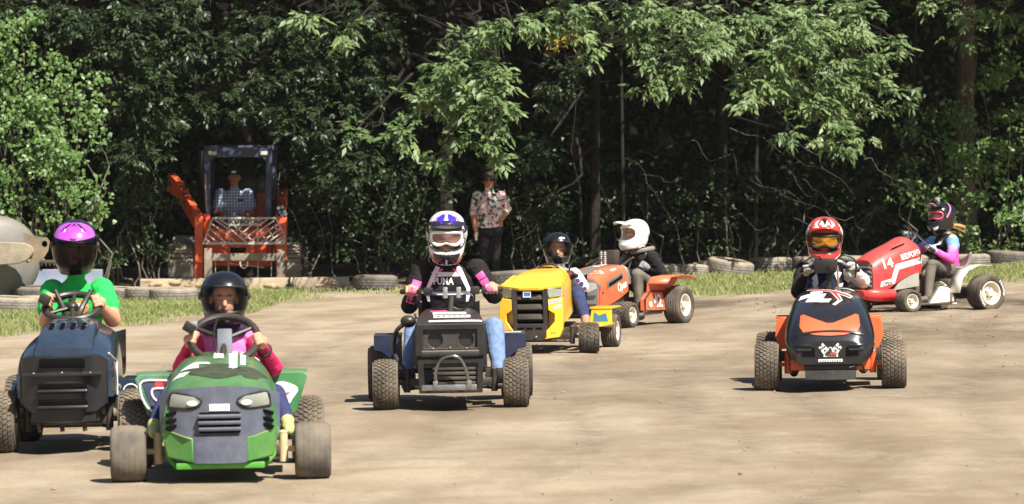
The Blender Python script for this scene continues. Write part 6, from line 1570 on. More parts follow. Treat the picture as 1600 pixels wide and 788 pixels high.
# ================================================================== orange mower number 42
OR2 = mat('orange_body_paint', srgb(226, 96, 52), .38, dust=.24, var=.08, coat=.2)
GREY2 = mat('dark_grey_fascia', srgb(92, 90, 90), .5, dust=.3, var=.12)
m = Mower('orange racing mower numbered 42 behind the yellow one', 0, 0, -29, 39.45, x=.70)
m.wheels(.42, .128, .19, .072, .42, 1.13, .192, .17, .105, 'diamond', 'rib', RUBBER_D, RUBBER_D, RIM_W, 0); m.chassis(FRAME)
hd = hood_mesh([(.52, [(0, .585), (.10, .58), (.16, .55), (.185, .47), (.19, .38), (.19, .33)]), (.25, [(0, .575), (.12, .568), (.18, .53), (.205, .44), (.21, .35), (.21, .25)]), (0, [(0, .53), (.12, .524), (.19, .49), (.215, .41), (.22, .31), (.22, .20)]), (-.14, [(0, .475), (.12, .47), (.185, .445), (.21, .38), (.215, .29), (.215, .19)])], 4, 4).build('hood', OR2, m.root)
bt = bvh_of(hd); sd = caster(bt, (1, 0, 0), (0, 1, 0), (0, 0, 1), (-1, 0, 0), .004); sd2 = caster(bt, (1, 0, 0), (0, 1, 0), (0, 0, 1), (-1, 0, 0), .007); top = caster(bt, (0, 0, 1), (1, 0, 0), (0, 1, 0), (0, 0, -1), .004); top2 = caster(bt, (0, 0, 1), (1, 0, 0), (0, 1, 0), (0, 0, -1), .007)
panel(li((0, .47), (.12, .465), (.18, .445), (.218, .40)), li((0, .17), (.218, .18)), .218, -.20, .07, 3, t=.05).build('front_fascia', GREY2, hd, angle=50)
gf = caster(bvh_of([c for c in hd.children if c.name.startswith('front_fascia')][0]), (0, -1, 0), (1, 0, 0), (0, 0, 1), (0, 1, 0), .006)
for sx in (-1, 1): deco('headlight', [[(sx*.05, .33), (sx*.05, .39), (sx*.12, .43), (sx*.20, .425), (sx*.205, .37), (sx*.14, .335)]], gf, mat('smoked_lamp', srgb(158, 156, 152), .2, dust=.2, coat=.4), hd, .02)
for z0, z1 in ((.27, .305), (.195, .225)): deco('mesh_grille', [[(-.18, z0), (.18, z0), (.2, z1), (-.2, z1)]], gf, mat('dark_mesh', srgb(46, 44, 44), .7, var=.5, scale=90), hd, .03)
deco('grey_hood_band', [[(-.085, -.12), (.085, -.12), (.07, .5), (-.07, .5)]], top, GREY2, hd); deco('sticker', [[(-.06, .2), (.05, .18), (.065, .36), (-.05, .38)]], top2, WHITE_PRINT, hd); deco('sticker_red', [[(-.035, .24), (.03, .23), (.035, .3), (-.03, .31)]], caster(bt, (0, 0, 1), (1, 0, 0), (0, 1, 0), (0, 0, -1), .009), RED_PRINT, hd)
# spread white hand mark, vents and lettering on the side
for i in range(5): 
    a = R(150-22*i); deco('hand_mark', [[(.02, .455), (.02+.10*math.cos(a)-.008, .455+.05*math.sin(a)+.006), (.02+.11*math.cos(a), .455+.055*math.sin(a)), (.03, .45)]], caster(bt, (1, 0, .3), (0, 1, 0), (0, 0, 1), (-1, 0, -.3), .004), WHITE_PRINT, hd)
jag(.12, .022, caster(bt, (1, 0, .3), (0, 1, 0), (0, 0, 1), (-1, 0, -.3), .004), WHITE_PRINT, hd, (.25, .49), 8, 7)
deco('side_vent_frame', [[(.02, .36), (.40, .45), (.42, .50), (.38, .51), (.04, .43)]], sd, GREY2, hd); deco('side_vent', [[(.06, .38), (.38, .46), (.39, .49), (.07, .415)]], sd2, SLOT_SHADE, hd)
letter('Open', .11, sd, WHITE_PRINT, hd, (.37, .385), .03, 0, .22, 13)
mb = MB(); q = sd(-.06, .33); mb.ell(q, (.006, .012, .012), 8, 6); mb.build('side_bolt', BLACKP, hd)
mb = MB(); mb.box((.0, .58, .64), (.10, .09, .17), bev=.01); mb.build('muffler_box', mat('dark_brown_steel', srgb(62, 52, 46), .6, .2, dust=.2), m.root)
mb = MB(); mb.tube([(.08, .58, .56), (.13, .6, .52), (.14, .62, .40)], .028, 10, smooth=4); mb.build('exhaust_elbow', STEEL, m.root)
for x in (-.10, -.06):
    mb = MB(); mb.tube([(x, .52, .57), (x, .53, .72)], .012, 8)
    for i in range(7): mb.lathe([(.018, -.006), (.022, 0), (.018, .006)], 10, Matrix.Translation((x, .525, .59+.018*i)))
    mb.build('shock_absorber', STEEL, m.root)
for sx in (-1, 1):
    mb = MB(); pts = [(.66, .18), (.70, .40), (.78, .46), (1.0, .475), (1.2, .465), (1.33, .43)]; w0, w1 = .30, .52
    mb.grid([[(sx*x, y, z) for y, z in pts[1:]] for x in (w0, w1)]); mb.prism([(y, z) for y, z in pts]+[(1.0, .20)], sx*(w0), sx*(w0+.012), 'x'); f_ = mb.build('fender', OR2, m.root); md = f_.modifiers.new('t', 'SOLIDIFY'); md.thickness = .006
    mb = MB(); g0 = [(sx*.335, .58, .14), (sx*.37, .95, .135), (sx*.335, .96, .32), (sx*.32, .72, .325), (sx*.325, .60, .25)]; g1 = [(x-sx*.05, y, z) for x, y, z in g0]; n = 5
    mb.add(g0+g1, [tuple(range(n)), tuple(range(2*n-1, n-1, -1))]+[(i, (i+1) % n, n+(i+1) % n, n+i) for i in range(n)]); np_ = mb.build('number_panel', OR2, m.root, bevel=.004)
    mb = MB(); mb.tube([Vector(p)+Vector((sx*.004, 0, 0)) for p in g0], .01, 8, closed=True); mb.build('panel_edge', BLACKP, m.root)
    if sx > 0:
        fm = caster(bvh_of(np_), (1, 0, 0), (0, 1, 0), (0, 0, 1), (-1, 0, 0), .010); letter('42', .17, fm, WHITE_PRINT, np_, (.82, .225), .025, 0, .15); deco('round_sticker', [[(.68+.03*math.cos(a), .20+.03*math.sin(a)) for a in np.linspace(0, 6.28, 18)[:-1]]], fm, WHITE_PRINT, np_)
        deco('round_sticker_centre', [[(.68+.015*math.cos(a), .20+.015*math.sin(a)) for a in np.linspace(0, 6.28, 12)[:-1]]], caster(bvh_of(np_), (1, 0, 0), (0, 1, 0), (0, 0, 1), (-1, 0, 0), .006), RED_PRINT, np_)
    mb = MB(); mb.tube([(sx*.30, .12, .10), (sx*.30, .4, .10), (sx*.32, .95, .12)], .016, 8); mb.build('side_rail', STEEL, m.root)
    mb = MB(); mb.tube([(sx*.2, .1, .22), (sx*.31, .5, .20)], .009, 6); mb.build('side_rod', BLACKP, m.root)
m.boards(.115, .18, .31, .2, .62, FRAME); m.seat(.40, 1.05, BLACKP)
wc = m.L(987, 404, 1.0); m.steering(wc, .15, 58, (0, .56, .5), BLACKP, 3, .017)
mb = MB()
for dx in (0, .07): mb = MB(); mb.tube([wc+Vector((-.13+dx, -.02, .05)), wc+Vector((-.16+dx, -.22, .04)), (-.10+dx, .2, .59)], .007, 6, smooth=4); mb.build('cable', BLACKP, m.root)
J = J_(m.Y0, dict(pelvis=(1016, 448, 1.1), neck=(1004, 393, 1.05), head=(992, 366, 1.0), shL=(990, 402, 1.28), shR=(1019, 402, .85), elL=(982, 430, 1.25), elR=(1036, 430, .80), haL=(972, 408, 1.08), haR=(1004, 415, .84),
                  hipL=(1008, 450, 1.2), hipR=(1018, 450, .95), kneeL=(975, 440, .85), kneeR=(996, 430, .55), ankL=(975, 485, .75), ankR=(999, 490, .45)))
fd = Vector((-.485, -.875, 0))
b_, HM, q_ = person('rider in black jacket and white peaked helmet on the orange mower', J, .93, dict(top=BLACKCLOTH, sleeve=BLACKCLOTH, forearm=BLACKCLOTH, hand=mat('grey_glove', srgb(130, 130, 130), .8, var=.3, scale=30), pants=mat('grey_trousers', srgb(94, 92, 86), .9, dust=.25, var=.2, scale=15, bump=.3, bscale=60), shin=DARKSHOE, shoe=DARKSHOE, skin=SKIN, neck=BLACKCLOTH), .008, {'L': (.5, .4, .8), 'R': (.4, .4, .8)}, fold=.009, girth=1.1, face=(-.80, -.58, -.10), feet_dir={'L': fd, 'R': fd})
H = Helm('mx', 1.0); hm = helmet(b_, HM, H, mat('white_helmet', srgb(236, 233, 226), .3, dust=.05, var=.03, coat=.3), WHITEP, offset=(0, 0, .012), tilt=4); peak(hm, H, MATS['white_helmet'], .12, .03, .1)
mb = MB(); mb.tube([Vector(J['neck'])-b_.location+Vector((.10*math.cos(a), .09*math.sin(a), .01+.02*math.cos(a))) for a in np.linspace(0, 2*math.pi, 21)[:-1]], .024, 8, closed=True); mb.build('neck_brace', mat('grey_brace', srgb(120, 116, 112), .6, dust=.2), b_)

# ================================================================== red mower number 14
RED = mat('red_body_paint', srgb(206, 48, 52), .32, dust=.2, var=.08, coat=.3)
WH2 = mat('white_body_paint', srgb(232, 226, 212), .45, dust=.22, var=.05)
m = Mower('red racing mower numbered 14 at the far right', 0, 0, -58, 42.34, x=3.79)
m.wheels(.40, .122, .17, .07, .43, .97, .192, .21, .115, 'rib', 'rib', RUBBER_D, RUBBER_D, RIM_W, 0); m.chassis(FRAME)
hd = hood_mesh([(.34, [(0, .70), (.07, .695), (.12, .67), (.165, .62), (.185, .54), (.19, .40)]), (.22, [(0, .765), (.07, .755), (.125, .70), (.175, .63), (.195, .53), (.20, .39)]), (.08, [(0, .705), (.09, .695), (.145, .66), (.188, .60), (.205, .50), (.21, .34)]), (-.1, [(0, .63), (.10, .62), (.16, .585), (.195, .52), (.21, .42), (.215, .24)]), (-.22, [(0, .57), (.10, .56), (.15, .535), (.185, .48), (.20, .39), (.205, .20)]), (-.28, [(0, .53), (.09, .522), (.14, .50), (.17, .455), (.185, .37), (.19, .18)])], 4, 4).build('hood', RED, m.root, angle=45)
bt = bvh_of(hd); sd = caster(bt, (1, 0, 0), (0, 1, 0), (0, 0, 1), (-1, 0, 0), .004); sd2 = caster(bt, (1, 0, 0), (0, 1, 0), (0, 0, 1), (-1, 0, 0), .007)
deco('white_stripe', [[(-.205, .255), (-.03, .29), (.03, .43), (.335, .495), (.335, .552), (-.01, .485), (-.07, .34), (-.195, .31)]], sd, WH2, hd)
letter('14', .13, sd, WHITE_PRINT, hd, (-.11, .49), .03, 0, .12, 10); letter('BEDFORD', .078, sd, WHITE_PRINT, hd, (.195, .578), .025, 0, .26, 13); letter('OPEN', .05, sd2, BLACK_PRINT, hd, (-.12, .29), .01, 0, .11, 6); letter('OPEN', .035, sd2, BLACK_PRINT, hd, (.30, .525), .01, 0, .05, 13)
deco('hood_slot', [[(-.04, .565), (.15, .63), (.17, .655), (.0, .60)]], caster(bt, (1, 0, .35), (0, 1, 0), (0, 0, 1), (-1, 0, -.35), .004), SLOT_SHADE, hd)
mb = MB(); mb.box((0, -.295, .36), (.36, .05, .26), bev=.02); mb.build('grille', BRN_BLK, hd)
for i in range(5):
    mb = MB(); mb.box((0, -.315, .27+.045*i), (.375, .05, .022), Matrix.Rotation(R(-25), 4, 'X'), bev=.006); mb.build('slat', mat('grey_slat', srgb(96, 96, 98), .45, dust=.25), hd)
nb = hood_mesh([(-.02, [(0, .235), (.17, .235), (.225, .21), (.235, .16), (.21, .12)]), (-.2, [(0, .24), (.17, .24), (.225, .215), (.235, .16), (.20, .11)]), (-.31, [(0, .235), (.14, .235), (.19, .215), (.195, .16), (.16, .12)]), (-.36, [(0, .22), (.10, .22), (.14, .2), (.14, .165), (.10, .14)])], 4, 4); nb.build('nose_bumper', RED, m.root)
mb = MB(); mb.prism([(-.02, .22), (.30, .26), (.30, .40), (.10, .375)], .17, .19, 'x'); mb.build('engine_panel', mat('pale_grey_panel', srgb(168, 164, 154), .5, .2, dust=.35), m.root)
for sx in (-1, 1):
    mb = MB(); pts = [(.58, .19), (.62, .34), (.70, .42), (.84, .47), (1.0, .465)]; mb.grid([[(sx*x, y, z) for y, z in pts] for x in (.31, .50)]); f_ = mb.build('fender', WH2, m.root); md = f_.modifiers.new('t', 'SOLIDIFY'); md.thickness = .006
    mb = MB(); mb.prism([(.32, .08), (.64, .10), (.62, .20), (.54, .27), (.46, .25)], sx*.31, sx*.335, 'x'); mb.build('side_pod', WH2, m.root, bevel=.006)
    mb = MB(); mb.tube([(sx*.33, .10, .07), (sx*.335, .66, .085), (sx*.33, .60, .24), (sx*.325, .45, .27), (sx*.33, .30, .08)], .011, 8); mb.build('side_frame', mat('dark_pod_frame', srgb(58, 56, 58), .5, .3, dust=.3), m.root)
    mb = MB(); mb.tube([(sx*.22, .0, .08), (sx*.34, .66, .075)], .014, 8); mb.build('side_rail', STEEL, m.root)
    mb = MB(); mb.tube([(sx*.27, .68, .27), (sx*.27, .70, .36), (sx*.27, .75, .37), (sx*.27, .76, .28)], .010, 6, smooth=3); mb.build('red_bracket', RED, m.root)
m.boards(.09, .2, .33, .12, .5, FRAME)
mb = MB(); n = 12; g = []
prof = [(-.22, .0), (-.2, .05), (-.05, .03), (.1, .03), (.16, .07), (.19, .13), (.20, .19)]
for i in range(n+1):
    u = -1+2*i/n; g.append([(u*.2, .78+y, .34+z+.07*u*u) for y, z in resample(np.array(prof), 3)])
mb.grid(g); st = mb.build('seat', mat('grey_seat_shell', srgb(120, 120, 116), .5, dust=.3), m.root, angle=60); md = st.modifiers.new('t', 'SOLIDIFY'); md.thickness = .018
# raised white tyre lettering on the near rear wheel
v, f = text2d('Hoosier', .045, .012, 0, .19)
wl = [c for c in m.root.children if c.name.startswith('wheel')][3]
for a0, txt in ((200, 'Hoosier'), (20, 'Hoosier')):
    v, f = text2d(txt, .045, .012, 0, .17)
    def arc(a, b, a0=a0):
        th = R(a0)-a/.155; r_ = .153+b; return Vector((.1115, -math.cos(th)*r_*-1, math.sin(th)*r_))
    print_on('tyre_lettering', v, f, lambda a, b, a0=a0: (lambda th, r_: Vector((.110, math.cos(th)*r_, math.sin(th)*r_)))(R(a0)-a/.152, .153+b), WHITE_PRINT, wl)
hl, hr = m.L(1416, 366, .55), m.L(1452, 388, -.02)
hbo = link('handlebar', None, m.root); mid = (hl+hr)/2
mb = MB(); mb.tube([hl+(hl-hr)*.2, hl, mid+Vector((0, -.05, .09)), hr+Vector((0, 0, .02)), hr+(hr-hl)*.18], .012, 10, smooth=5); mb.build('bar', CHROME, hbo)
for q, o_ in ((hl, (hl-hr)), (hr, (hr-hl))):
    mb = MB(); mb.tube([q+o_*.2, q-o_*.05], .017, 10); mb.build('grip', BLACKP, hbo)
mb = MB(); mb.tube([mid+Vector((0, -.04, .06)), mid+Vector((0, -.10, -.05)), (0, .3, .62)], .014, 8, smooth=3); mb.build('steering_column', CHROME, m.root)
mb = MB(); mb.tube([hl+Vector((0, 0, .02)), hl+Vector((.04, -.06, .09)), mid+Vector((0, -.1, .10)), mid+Vector((.0, -.08, -.08))], .006, 6, smooth=5); mb.build('cable', BLACKP, m.root); mb = MB(); mb.tube([hr+Vector((0, -.02, .02)), hr+Vector((.02, -.1, .05)), hr+Vector((0, -.12, -.14))], .006, 6, smooth=5); mb.build('cable', BLACKP, m.root)
J = J_(m.Y0, dict(pelvis=(1482, 424, .42), neck=(1478, 366, .42), head=(1473, 339, .38), shL=(1456, 378, .64), shR=(1488, 376, .20), elL=(1432, 392, .68), elR=(1487, 406, .10), haL=(1417, 367, .56), haR=(1453, 388, -.01),
                  hipL=(1472, 424, .5), hipR=(1484, 424, .28), kneeL=(1440, 418, .42), kneeR=(1455, 414, .02), ankL=(1440, 462, .4), ankR=(1450, 464, -.02)))
fd = Vector((-.848, -.53, 0))
def rainbow():
    mm = bpy.data.materials.new('rainbow_jersey'); mm.use_nodes = True; N = mm.node_tree.nodes; L = mm.node_tree.links; b = N['Principled BSDF']; b.inputs['Roughness'].default_value = .75
    tc = N.new('ShaderNodeTexCoord'); sp = N.new('ShaderNodeSeparateXYZ'); L.new(tc.outputs['Object'], sp.inputs[0]); nz = N.new('ShaderNodeTexNoise'); nz.inputs['Scale'].default_value = 11; L.new(tc.outputs['Object'], nz.inputs[0])
    ad = N.new('ShaderNodeMath'); ad.operation = 'MULTIPLY_ADD'; ad.inputs[1].default_value = .16; L.new(nz.outputs[0], ad.inputs[0]); L.new(sp.outputs['Z'], ad.inputs[2])
    mr = N.new('ShaderNodeMapRange'); mr.inputs['From Min'].default_value = .55; mr.inputs['From Max'].default_value = .86; L.new(ad.outputs[0], mr.inputs[0]); cr_ = N.new('ShaderNodeValToRGB'); e = cr_.color_ramp.elements
    e[0].position = 0; e[0].color = (*srgb(224, 60, 150), 1); e[1].position = 1; e[1].color = (*srgb(236, 226, 60), 1)
    for p_, c in ((.4, srgb(232, 90, 176)), (.55, srgb(190, 150, 216)), (.7, srgb(110, 170, 230)), (.85, srgb(120, 160, 226))):
        q = e.new(p_); q.color = (*c, 1)
    L.new(mr.outputs[0], cr_.inputs[0]); L.new(cr_.outputs[0], b.inputs['Base Color']); return mm
RB = rainbow()
b_, HM, q_ = person('rider in rainbow sleeved jersey and black pink helmet on the red mower', J, .93, dict(top=RB, sleeve=RB, forearm=RB, hand=mat('pale_glove', srgb(150, 180, 190), .8, var=.3, scale=30), pants=mat('grey_black_trousers', srgb(50, 48, 48), .85, var=.5, scale=9, col2=srgb(110, 106, 100), dust=.2), shin=mat('worn_boot', srgb(96, 90, 84), .6, dust=.4, var=.3, scale=18), shoe=DARKSHOE, skin=SKIN, neck=BLACKCLOTH), .008, {'L': (-.6, .5, .4), 'R': (-.6, .5, .4)}, fold=.008, girth=1.02, face=(-.78, -.62, -.06), feet_dir={'L': fd, 'R': fd})
b_.data.materials.append(BLACKCLOTH); vi_ = len(b_.data.materials)-1; fv = Vector((-.78, -.62, 0)); nk = J['neck']-b_.location; pv_ = J['pelvis']-b_.location
for p_ in b_.data.polygons:
    if b_.data.materials[p_.material_index] is RB:
        c = p_.center; t_ = (c.z-pv_.z)/(nk.z-pv_.z); ax_ = pv_.lerp(nk, t_)
        dd = c-ax_; dd.z = 0
        if dd.dot(fv) > .035 and abs(dd.cross(fv).z) < .13 and .3 < t_ < 1.1: p_.material_index = vi_
PINKG = mat('pink_gloss', srgb(238, 130, 170), .3, coat=.3)
H = Helm('mx', 1.0); hm = helmet(b_, HM, H, BLACKG, BLACKP, offset=(0, 0, .012), tilt=2); pk = peak(hm, H, BLACKG, .11, .03, .1)
for s_ in (-1, 1): H.patch('pink_band', [(s_*62, -2), (s_*66, -8), (s_*98, 30), (s_*112, 62), (s_*104, 64), (s_*90, 34)], PINKG, hm, .004); H.patch('pink_flash', [(s_*8, 36), (s_*28, 36), (s_*30, 46), (s_*12, 50)], PINKG, hm, .02)
H.patch('white_chin_mark', [(10, -30), (30, -28), (26, -36), (12, -38)], WHITE_PRINT, hm, .004)
deco('pink_flash', [[(.03, -.23), (.08, -.2), (.07, -.16), (.02, -.17)]], caster(bvh_of(pk), (0, 0, 0), (1, 0, 0), (0, 1, 0), (0, 0, -1), .003), PINKG, hm)
goggles(hm, H, mat('dark_pink_frame', srgb(196, 84, 110), .4), mat('pink_lens', srgb(96, 52, 58), .08, coat=.7), BLACKP)
mb = MB(); mb.box((.0, -.06, .172), (.045, .035, .045), bev=.006); mb.lathe([(.014, 0), (.014, .012), (.001, .013)], 12, Matrix.Translation((0, -.077, .176)) @ Matrix.Rotation(R(90), 4, 'X')); mb.tube([(0, -.05, .13), (0, -.055, .155)], .012, 8); mb.build('action_camera', mat('camera_case', srgb(150, 150, 150), .3, dust=.1), hm)
hb = Vector(J['head'])-b_.location; mb = MB(); 
for i in range(14):
    o_ = Vector((0, random.uniform(-.03, .03), random.uniform(-.03, .02))); mb.tube([hb+Vector((.10, .06, -.09))+o_*.4, hb+Vector((.17, .05, -.10))+o_, hb+Vector((.235, .02, -.12))+o_*1.5], [.012, .014, .003], 6, smooth=4)
mb.build('ponytail', mat('blond_hair', srgb(178, 140, 92), .6, var=.3, scale=40), b_)
mb = MB(); mb.tube([Vector(J['neck'])-b_.location+Vector((.09*math.cos(a), .08*math.sin(a), .005)) for a in np.linspace(0, 2*math.pi, 17)[:-1]], .03, 8, closed=True); mb.build('neck_brace', BLACKP, b_)
pm = caster(bvh_of(b_), P(1466, 382, m.Y0+.3)-b_.location, (1, 0, 0), (0, 0, 1), (.3, 1, 0), .005); deco('chest_emblem', [[(-.05, -.03), (-.02, -.01), (.0, .03), (.03, .035), (.045, .06), (.04, .02), (.02, -.0), (-.01, -.03)]], pm, mat('grey_print', srgb(190, 190, 190), .6), b_)

# ================================================================== track loader
KOR = mat('loader_orange', srgb(230, 92, 48), .4, dust=.12, var=.12); NVY = mat('cab_dark_blue', srgb(46, 60, 92), .4, dust=.15, var=.1); TRK = mat('dusty_track_rubber', srgb(112, 110, 104), .9, dust=.7, var=.2, scale=6)
RUST = mat('dusty_worn_steel', srgb(142, 132, 118), .7, .2, dust=.5, var=.3, scale=8, bump=.3, bscale=30)
KY = 57.7; kx = (366-800)*KY/FPX; KS = FPX/KY; kb = HOR + KS*(CAMH-gz(kx))
K = empty('track_loader', 'orange tracked loader with dark blue cab parked in the shade', 'loader', (kx, KY, gz(kx)))
def kp(px, py, y=0.0):       # photo position on the machine at depth y -> local
    return P(px, py, KY+y)-Vector((kx, KY, gz(kx)))
def kxz(lst, y): return [(kp(a, b, y).x, kp(a, b, y).z) for a, b in lst]
mb = MB(); mb.box((.02, 1.0, .55), (.98, 1.5, .55), bev=.04); mb.box((.02, .22, .62), (.86, .2, .36), bev=.03); mb.box((.02, 1.85, .95), (1.1, .5, .75), bev=.05); mb.build('body', KOR, K)
frame_face(kxz([(320, 345), (319, 236), (324, 231), (420, 231), (425, 236), (424, 345)], .45), kxz([(329, 340), (329, 252), (334, 246), (410, 246), (415, 252), (415, 340)], .45), .45, .53, 'cab_front_frame', NVY, K)
c0, c1 = kp(319, 231, .5), kp(425, 345, .5)
mb = MB(); mb.box(((c0.x+c1.x)/2, 1.16, c0.z+.0), (c1.x-c0.x+.04, 1.0, .07), bev=.02); mb.build('cab_roof', NVY, K)
mb = MB(); mb.add([(c0.x-.0, .56, c0.z-.02), (c0.x-.16, 1.62, c0.z-.06), (c0.x-.16, 1.62, c1.z), (c0.x-.0, .56, c1.z)], [(0, 1, 2, 3)]); o = mb.build('cab_side_wall', mat('dark_cab_mesh', srgb(30, 34, 42), .5, dust=.2), K); md = o.modifiers.new('t', 'SOLIDIFY'); md.thickness = .02
for x in (c0.x+.03, c1.x-.03):
    mb = MB(); mb.box((x, 1.6, (c0.z+c1.z)/2), (.07, .07, c0.z-c1.z), bev=.01); mb.build('cab_post', NVY, K)
    mb = MB(); mb.box((x, 1.08, c1.z+.06), (.05, 1.0, .25), bev=.01); mb.build('cab_side_panel', NVY, K)
    for z in np.linspace(c1.z+.3, c0.z-.2, 4):
        mb = MB(); mb.box((x, 1.07, z), (.02, 1.0, .02)); mb.build('cab_side_bar', NVY, K)
mb = MB(); mb.box(((c0.x+c1.x)/2, 1.62, (c0.z+c1.z)/2-.2), (c1.x-c0.x-.1, .03, .6), bev=.01); mb.build('cab_rear_panel', BLACKP, K)
for px in (332, 413):
    q = kp(px, 239.5, .44); mb = MB(); mb.box(q, (.12, .03, .055), bev=.01); mb.build('cab_light', mat('work_light', srgb(200, 198, 184), .15, coat=.5), K)
mb = MB(); mb.tube([kp(321, 272, .43), kp(321, 290, .42), kp(323, 330, .43)], .012, 8); mb.build('grab_handle', STEEL, K)
mb = MB(); mb.box((.0, 1.25, .95), (.46, .4, .12), bev=.04); mb.box((.0, 1.45, 1.25), (.44, .12, .55), bev=.05); mb.build('operator_seat', BLACKP, K)
for sx, pts in ((-1, [(268, 285, 1.7), (283, 300, 1.0), (309, 345, .1)]), (1, [(444, 308, 1.7), (441, 322, 1.0), (437, 345, .1)])):
    mb = MB(); qs = [kp(*p) for p in pts]
    for a, b in zip(qs[:-1], qs[1:]):
        d = b-a; mid = (a+b)/2; rot = d.to_track_quat('Y', 'Z').to_matrix().to_4x4(); mb.box(mid, (.10, d.length+.08, .26 if a.y > 1.2 else .22), rot, bev=.015)
    mb.build('lift_arm', KOR, K)
    x0, x1 = (304, 317) if sx < 0 else (431, 448); a, b = kp(x0, 338, -.02), kp(x1, 436, -.02)
    mb = MB(); mb.box(((a.x+b.x)/2, .06, (a.z+b.z)/2), (b.x-a.x, .16, a.z-b.z), bev=.015); mb.build('arm_column', KOR, K)
    x0, x1 = (318, 326) if sx < 0 else (437, 445)
    mb = MB(); a, b = kp(x0-1, 335, .05), kp(x1+2, 378, .05); mb.tube([((a.x+b.x)/2, .12, a.z), ((a.x+b.x)/2, .12, b.z)], .05, 12); mb.build('tilt_cylinder', KOR, K)
    # track: belt with lugs round a loop
    xa, xb = (-.92, -.56) if sx < 0 else (.60, .92)
    loop = [(.12, .05), (.02, .16), (.0, .30), (.08, .46), (.3, .57), (1.0, .66), (1.7, .62), (2.0, .5), (2.08, .32), (2.0, .12), (1.85, .02), (.3, .0)]
    lp = resample(np.array(loop+[loop[0]]), 6)[:-1]; ctr = np.array([1.0, .32]); inn = ctr+(lp-ctr)*.88
    mb = MB(); n = len(lp)
    mb.add([(x, p[0], p[1]) for p in lp for x in (xa, xb)]+[(x, p[0], p[1]) for p in inn for x in (xa, xb)], [(2*i, 2*i+1, 2*((i+1) % n)+1, 2*((i+1) % n)) for i in range(n)]+[(2*n+2*i, 2*n+2*i+1, 2*n+2*((i+1) % n)+1, 2*n+2*((i+1) % n)) for i in range(n)]+[(2*i, 2*((i+1) % n), 2*n+2*((i+1) % n), 2*n+2*i) for i in range(n)]+[(2*i+1, 2*((i+1) % n)+1, 2*n+2*((i+1) % n)+1, 2*n+2*i+1) for i in range(n)])
    tk = mb.build('track', TRK, K)
    for i in range(0, n, 2):
        p = lp[i]; t = lp[(i+1) % n]-lp[i-1]; an = math.atan2(t[1], t[0]); nn = np.array([t[1], -t[0]])/np.linalg.norm(t)
        if np.dot(nn, p-ctr) < 0: nn = -nn
        q = p+nn*.015; mb = MB(); mb.box(((xa+xb)/2, q[0], q[1]), (xb-xa-.02, .055, .04), Matrix.Rotation(an, 4, 'X'), bev=.008); mb.build('track_lug', TRK, tk)
    mb = MB()
    for y in (.5, .85, 1.2, 1.55): mb.lathe([(.001, -.14), (.12, -.14), (.12, .14), (.001, .14)], 18, Matrix.Translation(((xa+xb)/2, y, .17)) @ TOX)
    mb.lathe([(.001, -.12), (.2, -.12), (.2, .12), (.001, .12)], 20, Matrix.Translation(((xa+xb)/2, 1.75, .36)) @ TOX); mb.build('track_rollers', GREASE, K)
# front guard: outline, two uprights and slanting bars, lettering on the top strip
GUARD = mat('pale_guard_steel', srgb(190, 185, 172), .55, .1, dust=.25, var=.15); yg = -.12
def bar2(name, a, b, w, t, parent, mm, y=yg):
    p0, p1 = kp(a[0], a[1], y), kp(b[0], b[1], y); d = p1-p0; mb = MB(); ang = math.atan2(d.z, d.x)
    mb.box((p0+p1)/2, (d.length, t, w), Matrix.Rotation(-ang, 4, 'Y'), bev=min(w, t)*.2); return mb.build(name, mm, parent)
gd = link('front_guard', None, K)
bar2('top_rail', (332, 341), (432, 341), .03, .03, gd, GUARD); bar2('bottom_rail', (317, 380.5), (446, 380.5), .035, .05, gd, GUARD); bar2('edge_rail', (333, 341), (318, 379), .022, .026, gd, GUARD, yg+.004); bar2('edge_rail', (431, 341), (445, 368), .022, .026, gd, GUARD, yg+.004); bar2('edge_rail', (445, 368), (445, 379), .022, .026, gd, GUARD, yg+.004)
bar2('upright', (358, 342), (358, 379), .018, .02, gd, GUARD, yg+.008); bar2('upright', (403, 342), (403, 379), .018, .02, gd, GUARD, yg+.008); bar2('name_strip', (359, 352.5), (402, 352.5), .012, .016, gd, GUARD, yg+.012)
for (a, b, c, d) in [(336, 344, 357, 358), (342, 343, 357, 352), (331, 350, 357, 368), (327, 357, 352, 379), (324, 366, 340, 379), (321, 373, 328, 379), (347, 344, 350, 342.5), (360, 358, 385, 379), (366, 353, 398, 379), (360, 372, 368, 379), (378, 353, 366, 362), (392, 353, 374, 368), (402, 358, 380, 375), (402, 369, 390, 379), (404, 362, 428, 345), (404, 372, 433, 351), (408, 379, 437, 358), (418, 379, 441, 363), (428, 379, 444, 369), (404, 353, 418, 343), (436, 379, 444, 374), (410, 367, 418, 379), (420, 360, 427, 371), (428, 353, 435, 362)]: bar2('slant_bar', (a, b), (c, d), .02, .014, gd, GUARD, yg+.01)
v, f = text2d('KUBOTA', .075, .03, 0, .40); cc = kp(381, 347, yg-.02); print_on('lettering', v, f, lambda a, b: Vector((cc.x+a, yg-.008, cc.z+b)), BLACK_PRINT, gd)
mb = MB(); a, b = kp(360, 342.5, yg), kp(402, 351.5, yg); mb.box(((a.x+b.x)/2, yg+.004, (a.z+b.z)/2), (b.x-a.x, .008, a.z-b.z)); mb.build('name_plate', GUARD, gd)
ff = link('tool_frame', None, K)
for x0, x1, t in ((319.5, 331.5, 388), (433, 445, 390)):
    a, b = kp(x0, t, -.2), kp(x1, 436, -.2); mb = MB(); mb.box(((a.x+b.x)/2, -.2, (a.z+b.z)/2-.03), (b.x-a.x, .08, a.z-b.z+.06), bev=.006); mb.build('frame_upright', RUST, ff)
